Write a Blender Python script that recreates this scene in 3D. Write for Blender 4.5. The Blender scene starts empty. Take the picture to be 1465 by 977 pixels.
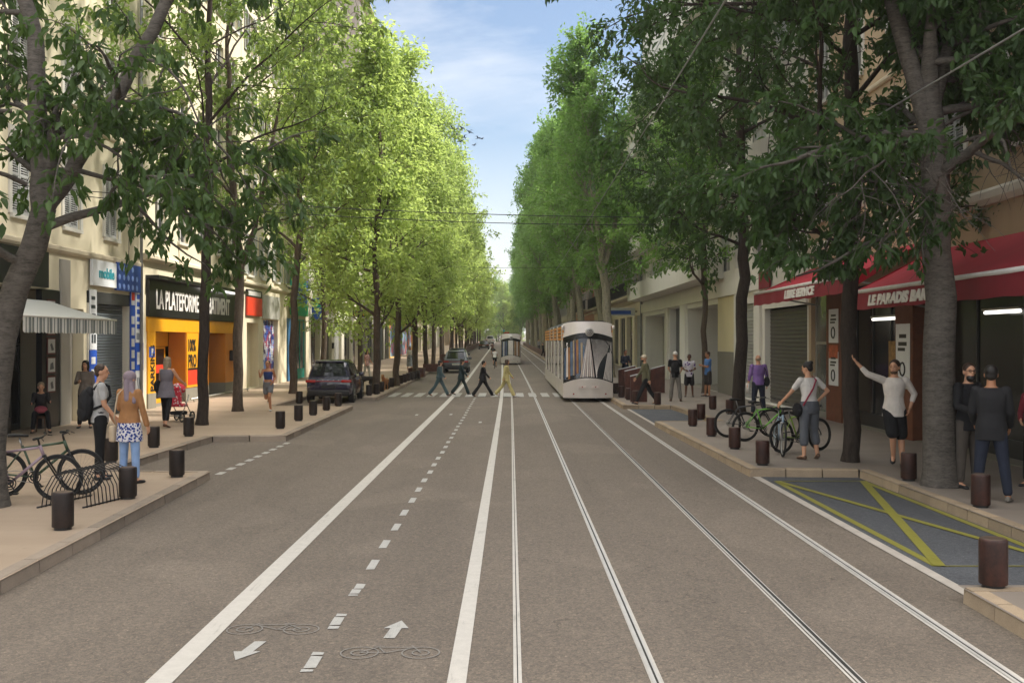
import bpy, bmesh, math, random
import numpy as np
from mathutils import Vector, Matrix, Euler
C = bpy.context.scene.collection
PI = math.pi
CH = 2.4            # camera height above the carriageway
PV = 0.14           # pavement height
R = math.radians

def sp(t, k=6.0):   # soft ramp
    return k*math.log1p(math.exp(min(60, t/k))) if t < 60*k else t
def gz(Y): return 0.008*sp(Y-48) - 0.008*sp(-48)
def bx(Y): return -0.009*sp(Y-48) + 0.009*sp(-48)
def W(X, Y, h=0.0): return Vector((X+bx(Y), Y, h+gz(Y)))
def yaw(Y): return 0.009/(1+math.exp(-max(-50, min(50, (Y-48)/6.0))))

# ------------------------------------------------------------------ mesh builder
class MB:
    def __init__(s):
        s.v = []; s.f = []; s.m = []; s.mi = 0; s.X = None
    def add(s, vs, fs):
        b = len(s.v)
        if s.X is not None: vs = [s.X @ Vector(p) for p in vs]
        s.v.extend([tuple(p) for p in vs])
        for f in fs:
            s.f.append(tuple(i+b for i in f)); s.m.append(s.mi)
    def quad(s, a, b, c, d): s.add([a, b, c, d], [(0, 1, 2, 3)])
    def poly(s, pts): s.add(pts, [tuple(range(len(pts)))])
    def box(s, x0, x1, y0, y1, z0, z1):
        vs = [(x0,y0,z0),(x1,y0,z0),(x1,y1,z0),(x0,y1,z0),(x0,y0,z1),(x1,y0,z1),(x1,y1,z1),(x0,y1,z1)]
        s.add(vs, [(0,3,2,1),(4,5,6,7),(0,1,5,4),(1,2,6,5),(2,3,7,6),(3,0,4,7)])
    def cbox(s, c, d, rz=0.0, rx=0.0, ry=0.0):
        m = Matrix.Translation(c) @ Euler((rx, ry, rz)).to_matrix().to_4x4()
        x, y, z = d[0]/2, d[1]/2, d[2]/2
        vs = [m @ Vector(p) for p in [(-x,-y,-z),(x,-y,-z),(x,y,-z),(-x,y,-z),(-x,-y,z),(x,-y,z),(x,y,z),(-x,y,z)]]
        s.add(vs, [(0,3,2,1),(4,5,6,7),(0,1,5,4),(1,2,6,5),(2,3,7,6),(3,0,4,7)])
    def rbox(s, x0, x1, y0, y1, z0, z1, b=0.02):   # box with chamfered edges
        bm = bmesh.new(); bmesh.ops.create_cube(bm, size=1)
        for v in bm.verts:
            v.co = Vector((x0+(v.co.x+.5)*(x1-x0), y0+(v.co.y+.5)*(y1-y0), z0+(v.co.z+.5)*(z1-z0)))
        bmesh.ops.bevel(bm, geom=bm.edges[:], offset=b, segments=2, affect='EDGES', profile=.5)
        bm.verts.index_update()
        s.add([v.co.copy() for v in bm.verts], [tuple(v.index for v in f.verts) for f in bm.faces]); bm.free()
    def tube(s, pts, rad, n=6, cap=True):
        pts = [Vector(p) for p in pts]
        if not hasattr(rad, '__len__'): rad = [rad]*len(pts)
        vs = []; fs = []; prev = None
        for i, p in enumerate(pts):
            t = (pts[min(i+1, len(pts)-1)]-pts[max(i-1, 0)])
            if t.length < 1e-9: t = Vector((0,0,1))
            t.normalize()
            if prev is None:
                a = Vector((1,0,0)) if abs(t.x) < .9 else Vector((0,1,0))
                u = t.cross(a).normalized()
            else:
                u = prev - t*prev.dot(t)
                u = u.normalized() if u.length > 1e-6 else t.orthogonal().normalized()
            prev = u; w = t.cross(u)
            for k in range(n):
                a = 2*PI*k/n
                vs.append(p + (u*math.cos(a)+w*math.sin(a))*rad[i])
        for i in range(len(pts)-1):
            for k in range(n):
                a = i*n+k; b = i*n+(k+1) % n
                fs.append((a, b, b+n, a+n))
        if cap:
            fs.append(tuple(reversed(range(n)))); L = (len(pts)-1)*n
            fs.append(tuple(range(L, L+n)))
        s.add(vs, fs)
    def lathe(s, prof, n=20, c=(0,0,0)):   # prof: (r,z) bottom to top, closed by caps
        vs = []; fs = []
        for r, z in prof:
            for k in range(n):
                a = 2*PI*k/n; vs.append((c[0]+r*math.cos(a), c[1]+r*math.sin(a), c[2]+z))
        for i in range(len(prof)-1):
            for k in range(n):
                a = i*n+k; b = i*n+(k+1) % n; fs.append((a, b, b+n, a+n))
        fs.append(tuple(reversed(range(n)))); L = (len(prof)-1)*n; fs.append(tuple(range(L, L+n)))
        s.add(vs, fs)
    def torus(s, c, r, t, axis='x', n=28, m=8, a0=0, a1=2*PI):
        vs = []; fs = []; full = abs(a1-a0-2*PI) < 1e-6; N = n if full else n+1
        for i in range(N):
            a = a0+(a1-a0)*i/n
            for j in range(m):
                b = 2*PI*j/m; rr = r+t*math.cos(b); w = t*math.sin(b)
                p = {'x': (w, rr*math.cos(a), rr*math.sin(a)), 'y': (rr*math.cos(a), w, rr*math.sin(a)), 'z': (rr*math.cos(a), rr*math.sin(a), w)}[axis]
                vs.append((c[0]+p[0], c[1]+p[1], c[2]+p[2]))
        for i in range(n):
            for j in range(m):
                i2 = (i+1) % N
                fs.append((i*m+j, i2*m+j, i2*m+(j+1) % m, i*m+(j+1) % m))
        s.add(vs, fs)
    def ell(s, c, r, n=14, m=10, rot=None):
        vs = []; fs = []
        Mx = (rot.to_matrix() if isinstance(rot, Euler) else rot) if rot is not None else Matrix.Identity(3)
        c = Vector(c)
        for i in range(m+1):
            th = PI*i/m
            for k in range(n):
                a = 2*PI*k/n
                vs.append(c + Mx @ Vector((r[0]*math.sin(th)*math.cos(a), r[1]*math.sin(th)*math.sin(a), -r[2]*math.cos(th))))
        for i in range(m):
            for k in range(n):
                a = i*n+k; b = i*n+(k+1) % n
                fs.append((a, b, b+n, a+n))
        s.add(vs, fs)
    def cap(s, p0, r0, p1, r1, n=12, h=4):      # tapered capsule
        p0 = Vector(p0); p1 = Vector(p1); t = (p1-p0); L = t.length
        if L < 1e-6: return s.ell(p0, (r0, r0, r0))
        t /= L; u = t.orthogonal().normalized(); w = t.cross(u)
        rings = []
        for i in range(h+1):
            a = -PI/2 + PI/2*i/h; rings.append((p0 + t*(r0*math.sin(a)), max(r0*math.cos(a), 1e-4)))
        for i in range(h+1):
            a = PI/2*i/h; rings.append((p1 + t*(r1*math.sin(a)), max(r1*math.cos(a), 1e-4)))
        vs = []; fs = []
        for p, r in rings:
            for k in range(n):
                a = 2*PI*k/n; vs.append(p + (u*math.cos(a)+w*math.sin(a))*r)
        for i in range(len(rings)-1):
            for k in range(n):
                a = i*n+k; b = i*n+(k+1) % n; fs.append((a, b, b+n, a+n))
        fs.append(tuple(reversed(range(n)))); Lr = (len(rings)-1)*n; fs.append(tuple(range(Lr, Lr+n)))
        s.add(vs, fs)
    def loft(s, secs, n=18):   # secs: list of (center, ux, uy, rx, ry); closed
        vs = []; fs = []
        for c, ux, uy, rx, ry in secs:
            for k in range(n):
                a = 2*PI*k/n; vs.append(Vector(c)+Vector(ux)*(rx*math.cos(a))+Vector(uy)*(ry*math.sin(a)))
        for i in range(len(secs)-1):
            for k in range(n):
                a = i*n+k; b = i*n+(k+1) % n; fs.append((a, b, b+n, a+n))
        fs.append(tuple(reversed(range(n)))); L = (len(secs)-1)*n; fs.append(tuple(range(L, L+n)))
        s.add(vs, fs)
    def prism(s, prof, p0, p1):   # vertical profile (d,z) swept from p0 to p1; d to the left of travel
        p0 = Vector(p0); p1 = Vector(p1); t = (p1-p0); t.z = 0; t.normalize(); l = Vector((-t.y, t.x, 0))
        n = len(prof)
        vs = [p0+l*d+Vector((0,0,z)) for d, z in prof]+[p1+l*d+Vector((0,0,z)) for d, z in prof]
        fs = [(i, (i+1) % n, (i+1) % n+n, i+n) for i in range(n)]
        fs += [tuple(reversed(range(n))), tuple(range(n, 2*n))]
        s.add(vs, fs)
    def extr(s, pts, axis, a, b):   # polygon pts (2D) extruded along axis from a to b
        n = len(pts)
        def P(p, q): return {'x': (q, p[0], p[1]), 'y': (p[0], q, p[1]), 'z': (p[0], p[1], q)}[axis]
        vs = [P(p, a) for p in pts]+[P(p, b) for p in pts]
        fs = [(i, (i+1) % n, (i+1) % n+n, i+n) for i in range(n)]+[tuple(reversed(range(n))), tuple(range(n, 2*n))]
        s.add(vs, fs)
    def mesh(s, name, mats):
        me = bpy.data.meshes.new(name); me.from_pydata(s.v, [], s.f)
        if not isinstance(mats, (list, tuple)): mats = [mats]
        for m in mats: me.materials.append(m)
        if len(mats) > 1: me.polygons.foreach_set('material_index', s.m)
        return me
    def build(s, name, mats, parent=None, smooth=False, loc=None, rot=None, fix=True):
        me = s.mesh(name, mats)
        if fix:
            bm = bmesh.new(); bm.from_mesh(me); bmesh.ops.recalc_face_normals(bm, faces=bm.faces[:]); bm.to_mesh(me); bm.free()
        if smooth: shade(me, smooth)
        return link(name, me, parent, loc, rot)

def shade(me, ang=True):
    me.polygons.foreach_set('use_smooth', [True]*len(me.polygons))
    if ang is not True:
        try: me.set_sharp_from_angle(angle=math.radians(ang))
        except Exception: pass
def link(name, me, parent=None, loc=None, rot=None):
    o = bpy.data.objects.new(name, me); C.objects.link(o)
    if parent is not None: o.parent = parent
    if loc is not None: o.location = loc
    if rot is not None: o.rotation_euler = rot
    return o
def tag(o, label=None, cat=None, group=None, kind=None):
    if label: o['label'] = label
    if cat: o['category'] = cat
    if group: o['group'] = group
    if kind: o['kind'] = kind
    return o
def thing(name, label, cat, loc=(0,0,0), rz=0.0, group=None, scale=1.0):
    o = bpy.data.objects.new(name, None); C.objects.link(o); o.empty_display_size = .2
    o.location = loc; o.rotation_euler = (0, 0, rz)
    if scale != 1.0: o.scale = (scale,)*3
    return tag(o, label, cat, group)
def kids(o): return [c for c in KID.get(o.name, [])]
KID = {}
def reindex():
    KID.clear()
    for o in bpy.data.objects:
        if o.parent: KID.setdefault(o.parent.name, []).append(o)
def dup(root, loc, rz=0.0, label=None, scale=None, group=None):
    r = root.copy(); C.objects.link(r); r.location = loc; r.rotation_euler = (0, 0, rz)
    if scale is not None: r.scale = (scale,)*3 if not hasattr(scale, '__len__') else scale
    if label: r['label'] = label
    if group: r['group'] = group
    for ch in [c for c in bpy.data.objects if c.parent == root] if root.name not in KID else KID[root.name]:
        c = ch.copy(); C.objects.link(c); c.parent = r
        for g in KID.get(ch.name, []):
            d = g.copy(); C.objects.link(d); d.parent = c
    return r

# ------------------------------------------------------------------ materials
MATS = {}
def lin(h):
    h = h.lstrip('#'); v = [int(h[i:i+2], 16)/255 for i in (0, 2, 4)]
    return tuple(c/12.92 if c <= .04045 else ((c+.055)/1.055)**2.4 for c in v)
class NT:
    def __init__(s, name):
        s.m = bpy.data.materials.new(name); s.m.use_nodes = True
        s.t = s.m.node_tree; s.n = s.t.nodes; s.b = s.n['Principled BSDF']; s.out = s.n['Material Output']
        s.tc = s.n.new('ShaderNodeTexCoord')
    def new(s, k, **kw):
        n = s.n.new('ShaderNode'+k)
        for a, v in kw.items():
            if hasattr(n, a): setattr(n, a, v)
            else: n.inputs[a.replace('_', ' ')].default_value = v
        return n
    def l(s, a, b): s.t.links.new(a, b)
    def coord(s, scale=(1,1,1), src='Object'):
        mp = s.n.new('ShaderNodeMapping'); mp.inputs['Scale'].default_value = scale
        s.l(s.tc.outputs[src], mp.inputs['Vector']); return mp.outputs['Vector']
    def noise(s, scale, detail=4, rough=.55, vec=None, dist=0):
        n = s.new('TexNoise', Scale=scale, Detail=detail, Roughness=rough, Distortion=dist)
        s.l(vec if vec is not None else s.tc.outputs['Object'], n.inputs['Vector']); return n.outputs['Fac']
    def ramp(s, fac, stops, interp='LINEAR'):
        r = s.n.new('ShaderNodeValToRGB'); r.color_ramp.interpolation = interp
        e = r.color_ramp.elements
        while len(e) > 1: e.remove(e[-1])
        for i, (p, c) in enumerate(stops):
            k = e[0] if i == 0 else e.new(p)
            k.position = p; k.color = (*c, 1) if len(c) == 3 else c
        s.l(fac, r.inputs['Fac']); return r.outputs['Color']
    def mix(s, fac, a, b, mode='MIX'):
        n = s.n.new('ShaderNodeMix'); n.data_type = 'RGBA'; n.blend_type = mode
        for v, k in ((fac, 0), (a, 6), (b, 7)):
            if hasattr(v, 'is_output'): s.l(v, n.inputs[k])
            else: n.inputs[k].default_value = v if k == 0 else (*v, 1) if len(v) == 3 else v
        return n.outputs[2]
    def math(s, op, a, b=0.0):
        n = s.n.new('ShaderNodeMath'); n.operation = op
        for i, v in enumerate((a, b)):
            if hasattr(v, 'is_output'): s.l(v, n.inputs[i])
            else: n.inputs[i].default_value = v
        return n.outputs[0]
    def bump(s, h, strength=.3, dist=.01):
        b = s.new('Bump'); b.inputs['Strength'].default_value = strength; b.inputs['Distance'].default_value = dist
        s.l(h, b.inputs['Height']); s.l(b.outputs['Normal'], s.b.inputs['Normal'])
    def base(s, c):
        if hasattr(c, 'is_output'): s.l(c, s.b.inputs['Base Color'])
        else: s.b.inputs['Base Color'].default_value = (*c, 1)
    def set(s, rough=.7, metal=0., spec=.5, **k):
        s.b.inputs['Roughness'].default_value = rough; s.b.inputs['Metallic'].default_value = metal
        s.b.inputs['Specular IOR Level'].default_value = spec
        for a, v in k.items(): s.b.inputs[a].default_value = v
def sc3(c, k): return tuple(min(1, x*k) for x in c)
def M(name, col=None, rough=.7, metal=0., var=.15, scale=3., bump=0., bs=60., spec=.4, **kw):
    if name in MATS: return MATS[name]
    if isinstance(col, str): col = lin(col)
    t = NT(name); f = t.noise(scale, 5, .6)
    t.base(t.ramp(f, [(.3, sc3(col, 1-var)), (.7, sc3(col, 1+var))]))
    t.set(rough, metal, spec, **kw)
    if bump: t.bump(t.noise(bs, 4), bump, .01)
    MATS[name] = t.m; return t.m
def emit(name, col, st):
    if name in MATS: return MATS[name]
    t = NT(name); t.base((.1,.1,.1)); t.b.inputs['Emission Color'].default_value = (*col, 1); t.b.inputs['Emission Strength'].default_value = st
    MATS[name] = t.m; return t.m

def text_mesh(s, size, mat, ext=.01, bold=0.0, sx=1.0, align='LEFT', shear=0.0):
    cu = bpy.data.curves.new('lettering', 'FONT'); cu.body = s; cu.size = size; cu.extrude = ext; cu.offset = bold
    cu.align_x = align; cu.shear = shear; cu.resolution_u = 3; cu.space_character = 1.0
    o = bpy.data.objects.new('lettering_tmp', cu); C.objects.link(o)
    dg = bpy.context.evaluated_depsgraph_get()
    me = bpy.data.meshes.new_from_object(o.evaluated_get(dg)); bpy.data.objects.remove(o); bpy.data.curves.remove(cu)
    me.transform(Matrix.Diagonal((sx, 1, 1, 1))); me.materials.clear(); me.materials.append(mat); me.name = 'lettering'
    return me
FACE_X = (PI/2, 0, PI/2)     # text on a wall that faces local +x
def text(parent, s, size, loc, mat, rot=FACE_X, name='lettering', **k):
    return link(name, text_mesh(s, size, mat, **k), parent, loc, rot)

def polyline_pts(pts, step):
    out = []
    for a, b in zip(pts, pts[1:]):
        a = Vector(a); b = Vector(b); n = max(1, int((b-a).length/step))
        out += [a.lerp(b, i/n) for i in range(n)]
    return out+[Vector(pts[-1])]
# ------------------------------------------------------------------ surface materials
def asphalt(name, c0, c1, speck=1.0, sc=1.0):
    t = NT(name)
    big = t.noise(.22, 4, .6, t.coord((1, .35, 1))); mid = t.noise(1.6, 5, .65, t.coord((1,.5,1)))
    base = t.mix(big, sc3(c0, .9), sc3(c1, 1.08)); base = t.mix(t.math('MULTIPLY', mid, .55), base, sc3(c0, .72)); wh = t.noise(.9, 4, .6, t.coord((1, .045, 1))); base = t.mix(t.ramp(wh, [(.46, (0,0,0)), (.72, (.38,.38,.38))]), base, sc3(c0, .62)); pa = t.noise(.42, 2, .45, t.coord((1, .6, 1)), .4); base = t.mix(t.ramp(pa, [(.56, (0,0,0)), (.60, (.16,.16,.16))]), base, sc3(c1, 1.3))
    v = t.new('TexVoronoi', Scale=95.0*sc); t.l(t.tc.outputs['Object'], v.inputs['Vector'])
    sp_ = t.ramp(v.outputs['Color'], [(.0, (.62,.62,.62)), (.55, (.98,.98,.98)), (.8, (1.15,1.12,1.06)), (1, (1.9,1.8,1.65))])
    base = t.mix(.85*speck, base, sp_, 'MULTIPLY')
    f = t.noise(260*sc, 2, .5); base = t.mix(.5, base, t.ramp(f, [(.3, (.6,.6,.6)), (.7, (1.3,1.3,1.3))]), 'MULTIPLY')
    v2 = t.new('TexVoronoi', Scale=38.0*sc); t.l(t.tc.outputs['Object'], v2.inputs['Vector'])
    base = t.mix(.75, base, t.ramp(v2.outputs['Color'], [(0, (.66,.66,.66)), (.5, (.98,.98,.98)), (.85, (1.2,1.18,1.14)), (1, (1.6,1.55,1.45))]), 'MULTIPLY')
    # fine cracks and tar seams
    cr = t.new('TexVoronoi', Scale=.35, feature='DISTANCE_TO_EDGE')
    wob = t.new('TexNoise', Scale=2.2, Detail=6); t.l(t.tc.outputs['Object'], wob.inputs['Vector'])
    mv = t.n.new('ShaderNodeVectorMath'); mv.operation = 'ADD'; t.l(t.tc.outputs['Object'], mv.inputs[0]); t.l(wob.outputs['Color'], mv.inputs[1])
    t.l(mv.outputs[0], cr.inputs['Vector'])
    crk = t.math('MULTIPLY', t.math('LESS_THAN', cr.outputs['Distance'], .0022), t.math('GREATER_THAN', big, .5))
    base = t.mix(t.math('MULTIPLY', crk, .45), base, sc3(c0, .3))
    t.base(base); t.set(.82, 0, .35)
    t.bump(v.outputs['Distance'], .35, .006)
    return t.m
m_road = asphalt('road_asphalt', lin('#6a6158'), lin('#7e7469'))
m_bay = asphalt('bay_asphalt', lin('#4b4d52'), lin('#5c5f64'), 1.0, .9)
def paving(name, c0, c1):
    t = NT(name)
    st = t.noise(.5, 5, .62, t.coord((.35, 2.2, 1))); b = t.noise(.28, 4, .6)
    c = t.mix(st, c0, c1); c = t.mix(t.math('MULTIPLY', b, .5), c, sc3(c0, .68))
    fine = t.noise(120, 3, .6); c = t.mix(.35, c, t.ramp(fine, [(.3, (.75,.75,.75)), (.7, (1.2,1.2,1.2))]), 'MULTIPLY')
    br = t.new('TexBrick', Scale=1.0); br.offset = .5
    br.inputs['Brick Width'].default_value = 1.2; br.inputs['Row Height'].default_value = .6; br.inputs['Mortar Size'].default_value = .004
    br.inputs['Color1'].default_value = (1,1,1,1); br.inputs['Color2'].default_value = (.93,.93,.93,1); br.inputs['Mortar'].default_value = (.72,.72,.72,1)
    t.l(t.tc.outputs['Object'], br.inputs['Vector'])
    c = t.mix(.55, c, br.outputs['Color'], 'MULTIPLY')
    spot = t.noise(5.5, 3, .5); c = t.mix(t.ramp(spot, [(.68, (0,0,0)), (.74, (.35,.35,.35))]), c, sc3(c0, .5))
    t.base(c); t.set(.6, 0, .4); t.bump(fine, .15, .004); return t.m
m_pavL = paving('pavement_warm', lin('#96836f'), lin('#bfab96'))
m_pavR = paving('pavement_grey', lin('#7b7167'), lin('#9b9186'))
def kerbmat(name, c):
    t = NT(name); a = t.noise(3.5, 5, .65); b = t.noise(90, 3, .6)
    k = t.mix(a, sc3(c, .65), sc3(c, 1.2)); g_ = t.new('NewGeometry'); k = t.mix(.7, k, t.ramp(g_.outputs['Random Per Island'], [(0, (.72,.72,.72)), (1, (1.2,1.18,1.14))]), 'MULTIPLY'); k = t.mix(.5, k, t.ramp(b, [(.3, (.7,.7,.7)), (.7, (1.2,1.2,1.2))]), 'MULTIPLY')
    t.base(k); t.set(.75, 0, .35); t.bump(b, .3, .006); return t.m
m_kerbL = kerbmat('kerb_grey_stone', lin('#978a7c')); m_kerbR = kerbmat('kerb_tan_stone', lin('#a3917a'))
def paint(name, c, wear=.45):
    t = NT(name); a = t.noise(9, 6, .7); b = t.noise(150, 2, .6)
    k = t.ramp(a, [(.25, sc3(c, .84)), (.6, c)])
    cr_ = t.noise(2.2, 5, .75, t.coord((3, .4, 1))); w = t.math('MAXIMUM', t.math('MULTIPLY', t.math('GREATER_THAN', b, .60), wear), t.ramp(cr_, [(.58, (0,0,0)), (.66, (.55,.55,.55))]))
    t.base(t.mix(w, k, sc3(c, .5))); t.set(.6, 0, .4); return t.m
m_line = paint('line_paint', (.52,.49,.44), .3); m_worn = paint('worn_paint', (.42,.41,.38), .75)
m_yel = paint('yellow_paint', lin('#858136'), .5); m_zebra = paint('zebra_paint', (.40,.385,.35), .8)
m_outline = paint('pictogram_paint', lin('#827d77'), .7)
m_rail = M('rail_steel', (.50,.485,.455), .45, .2, .12); m_groove = M('rail_groove', (.03,.028,.025), .7)
m_soil = M('ground_earth', (.16,.14,.12), .9)

# ------------------------------------------------------------------ ground sheets
ROWS = [-14, -8, -4, 0, 2, 4, 6]+[8+1.5*i for i in range(75)]+[122+8*i for i in range(32)]
def sheet(name, x0, x1, dz, mat, rows, kind='structure'):
    mb = MB(); f0 = x0 if callable(x0) else (lambda y: x0); f1 = x1 if callable(x1) else (lambda y: x1)
    for a, b in zip(rows, rows[1:]):
        mb.quad(W(f0(a), a, dz), W(f1(a), a, dz), W(f1(b), b, dz), W(f0(b), b, dz))
    o = mb.build(name, mat, fix=False); return tag(o, kind=kind)
def seq(a, b, st=1.5):
    n = max(1, int(math.ceil((b-a)/st))); return [a+(b-a)*i/n for i in range(n+1)]
sheet('ground', lambda y: -900, lambda y: 900, -.06, m_soil, [-200, -40]+ROWS[1:]+[450, 700, 1200, 2500])
sheet('road', -12.6, 9.8, 0, m_road, ROWS)
# pavements: trapezoids between facade line and kerb line
LK = [(-14, -4.7), (9.7, -4.83), (17.8, -5.22), None, (17.8, -7.15), (24.5, -7.1), None, (24.5, -5.38), (35.7, -5.5), None, (35.7, -8.3), (45.5, -8.3), None, (45.5, -5.4), (60, -5.4), (378, -5.4)]
RK = [(-14, 4.0), (9.5, 4.14), None, (9.5, 6.12), (18.1, 6.12), None, (18.1, 4.22), (29.0, 4.05), None, (29.0, 5.9), (36.0, 5.6), None, (36.0, 3.95), (60, 3.95), (378, 3.95)]
def pave(name, K, xf, mat):
    mb = MB()
    for p, q in zip(K, K[1:]):
        if p is None or q is None: continue
        st = 1.5 if q[0] < 130 else 8
        ys = seq(p[0], q[0], st)
        for a, b in zip(ys, ys[1:]):
            xa = p[1]+(q[1]-p[1])*(a-p[0])/(q[0]-p[0]); xb = p[1]+(q[1]-p[1])*(b-p[0])/(q[0]-p[0])
            mb.quad(W(xf, a, PV), W(xa, a, PV), W(xb, b, PV), W(xf, b, PV))
    o = mb.build(name, mat); tag(o, kind='structure')
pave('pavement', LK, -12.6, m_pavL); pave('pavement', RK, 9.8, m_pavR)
# a crossover strip between the parked car and the carriageway
mb = MB()
for a, b in zip(seq(41, 45.5), seq(41, 45.5)[1:]): mb.quad(W(-5.95, a, PV), W(-5.35, a, PV), W(-5.35, b, PV), W(-5.95, b, PV))
tag(mb.build('pavement', m_pavL), kind='structure')
rng = random.Random(3)
def kerb(name, pts, mat, side, L=.95):
    mb = MB(); w = .17
    for a, b in zip(pts, pts[1:]):
        a = Vector((a[0], a[1], 0)); b = Vector((b[0], b[1], 0)); n = max(1, round((b-a).length/(L if a.y < 90 else 6)))
        for i in range(n):
            p = a.lerp(b, (i+.016)/n); q = a.lerp(b, (i+.984)/n); h = PV+.008+rng.uniform(-.004, .004); j = rng.uniform(-.006, .006)
            prof = [(j, -.06), (j+.012, h-.022), (j+.03, h-.004), (j+.045, h), (w, h), (w, -.06)]
            if side < 0: prof = [(-d, z) for d, z in reversed(prof)]
            mb.prism(prof, W(p.x, p.y), W(q.x, q.y))
    tag(mb.build(name, mat), kind='structure')
kerb('kerb', [(-4.72,-10),(-4.83,9.7),(-5.22,17.8),(-7.15,17.95),(-7.1,24.35),(-5.38,24.5),(-5.5,35.7),(-8.3,35.85),(-8.3,45.4),(-5.95,45.4),(-5.95,41),(-5.35,40.9),(-5.4,60),(-5.4,90),(-5.4,370)], m_kerbL, 1)
kerb('kerb', [(4.02,-10),(4.14,9.4),(6.12,9.5),(6.12,18.0),(4.22,18.1),(4.05,28.9),(5.9,29.1),(5.6,35.9),(3.95,36.05),(3.95,60),(3.95,90),(3.95,370)], m_kerbR, -1, .62)
sheet('loading_bay', 4.40, 6.1, .004, m_bay, seq(9.5, 18.1)); sheet('loading_bay', 4.2, 5.85, .004, m_bay, seq(29.1, 36))
sheet('edge_strip', 4.27, 4.40, .008, M('edge_strip', (.42,.38,.33), .7), seq(9.6, 18.1)); sheet('edge_strip', 4.08, 4.18, .008, MATS['edge_strip'], seq(29, 36))

# ------------------------------------------------------------------ painted markings and rails
def stripe(name, x0, x1, y0, y1, mat, dz=.006): sheet(name, x0, x1, dz, mat, seq(y0, y1) if y1 < 120 else seq(y0, 110)+seq(112, y1, 8))
stripe('lane_line', -2.57, -2.38, -6, 372, m_line)
stripe('lane_line', -.45, -.315, -6, 372, m_line)
stripe('lane_line', .018, .078, -6, 372, m_line)
def rail(x, white=True, gw=.008):
    if white: stripe('rail_bed_line', x-.045, x+.045, -6, 372, m_line, .005)
    sheet('tram_rail', x-.036, x-gw, .010, m_rail, seq(-6, 110)+seq(114, 372, 8))
    sheet('tram_rail', x+gw, x+.026, .010, m_rail, seq(-6, 110)+seq(114, 372, 8))
    sheet('rail_groove', x-gw, x+gw, .0085, m_groove, seq(-6, 110)+seq(114, 372, 8))
rail(1.03); rail(2.47, False, .016); rail(3.58)
sheet('rail_groove', .044, .052, .009, m_groove, seq(-6, 110)+seq(114, 372, 8))
stripe('rail_bed_line', 3.515, 3.535, -6, 372, m_line, .006); stripe('rail_bed_line', 3.61, 3.64, -6, 372, m_line, .006)
stripe('rail_bed_line', 2.405, 2.425, -6, 372, m_line, .006)
mb = MB(); y = 6.3; rr = random.Random(5)
while y < 43.5:
    L = .5; x0 = -1.53; x1 = -1.44; parts = 1 if y > 10.5 else 3; sk = .0
    cuts = sorted([0]+[rr.uniform(.15, .85) for _ in range(parts-1)]+[1])
    for c0, c1 in zip(cuts, cuts[1:]):
        j = rr.uniform(-.008, .008)
        mb.quad(W(x0+j, y+c0*L+.012, .006), W(x1+j, y+c0*L+.025, .006), W(x1+j, y+c1*L-.02, .006), W(x0+j, y+c1*L-.005, .006))
    y += 1.11
tag(mb.build('cycle_lane_dashes', m_worn), kind='structure')
mb = MB()          # dashes closing the empty parking bay
for i in range(9):
    a = 18.4+i*.68; mb.quad(W(-5.33, a, .006), W(-5.20, a, .006), W(-5.20, a+.36, .006), W(-5.33, a+.36, .006))
for (xx, yy) in ((-3.1, 33), (-2.0, 33.2), (-.95, 30)): mb.quad(W(xx, yy, .006), W(xx+.09, yy, .006), W(xx+.09, yy+.5, .006), W(xx, yy+.5, .006))
tag(mb.build('parking_bay_dashes', m_worn), kind='structure')
mb = MB(); x = -5.25
while x < 3.9:
    mb.quad(W(x, 43.6, .014), W(x+.33, 43.6, .014), W(x+.33, 46.6, .014), W(x, 46.6, .014)); x += .55
tag(mb.build('zebra_crossing', m_zebra), kind='structure')
def band(mb, p, q, w, dz=.008):
    p = Vector((*p, 0)); q = Vector((*q, 0)); t = (q-p).normalized(); n = Vector((-t.y, t.x, 0))*w/2
    mb.quad(p+n+Vector((0,0,dz)), p-n+Vector((0,0,dz)), q-n+Vector((0,0,dz)), q+n+Vector((0,0,dz)))
mb = MB()
x0, x1, y0, y1 = 4.54, 6.02, 10.9, 17.5
for k, (p, q, w) in enumerate([((x0, y0), (x0, y1), .10), ((x1, y0), (x1, y1), .10), ((x0, y0), (x1, y0), .03), ((x0, y1), (x1, y1), .05), ((x0, y1), (x1, y0), .11), ((x0+.02, y0), (x1, y1), .13)]):
    band(mb, p, q, w, .008+.0015*k)
tag(mb.build('bay_hatching', m_yel), kind='structure')
def arrow(x, y, d, L, w, sk):
    mb = MB(); h = .45*L
    pts = [(-w*.22, 0), (w*.22, 0), (w*.22, L-h), (w*.5, L-h), (0, L), (-w*.5, L-h), (-w*.22, L-h)]
    P = [Vector((x+px+sk*py, y+d*py, .006)) for px, py in pts]
    mb.poly(P if d > 0 else P[::-1]); return tag(mb.build('lane_arrow', m_worn), kind='structure')
arrow(-.985, 8.27, 1, .52, .21, .09); arrow(-2.0, 8.18, -1, .48, .21, -.15)
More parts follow.
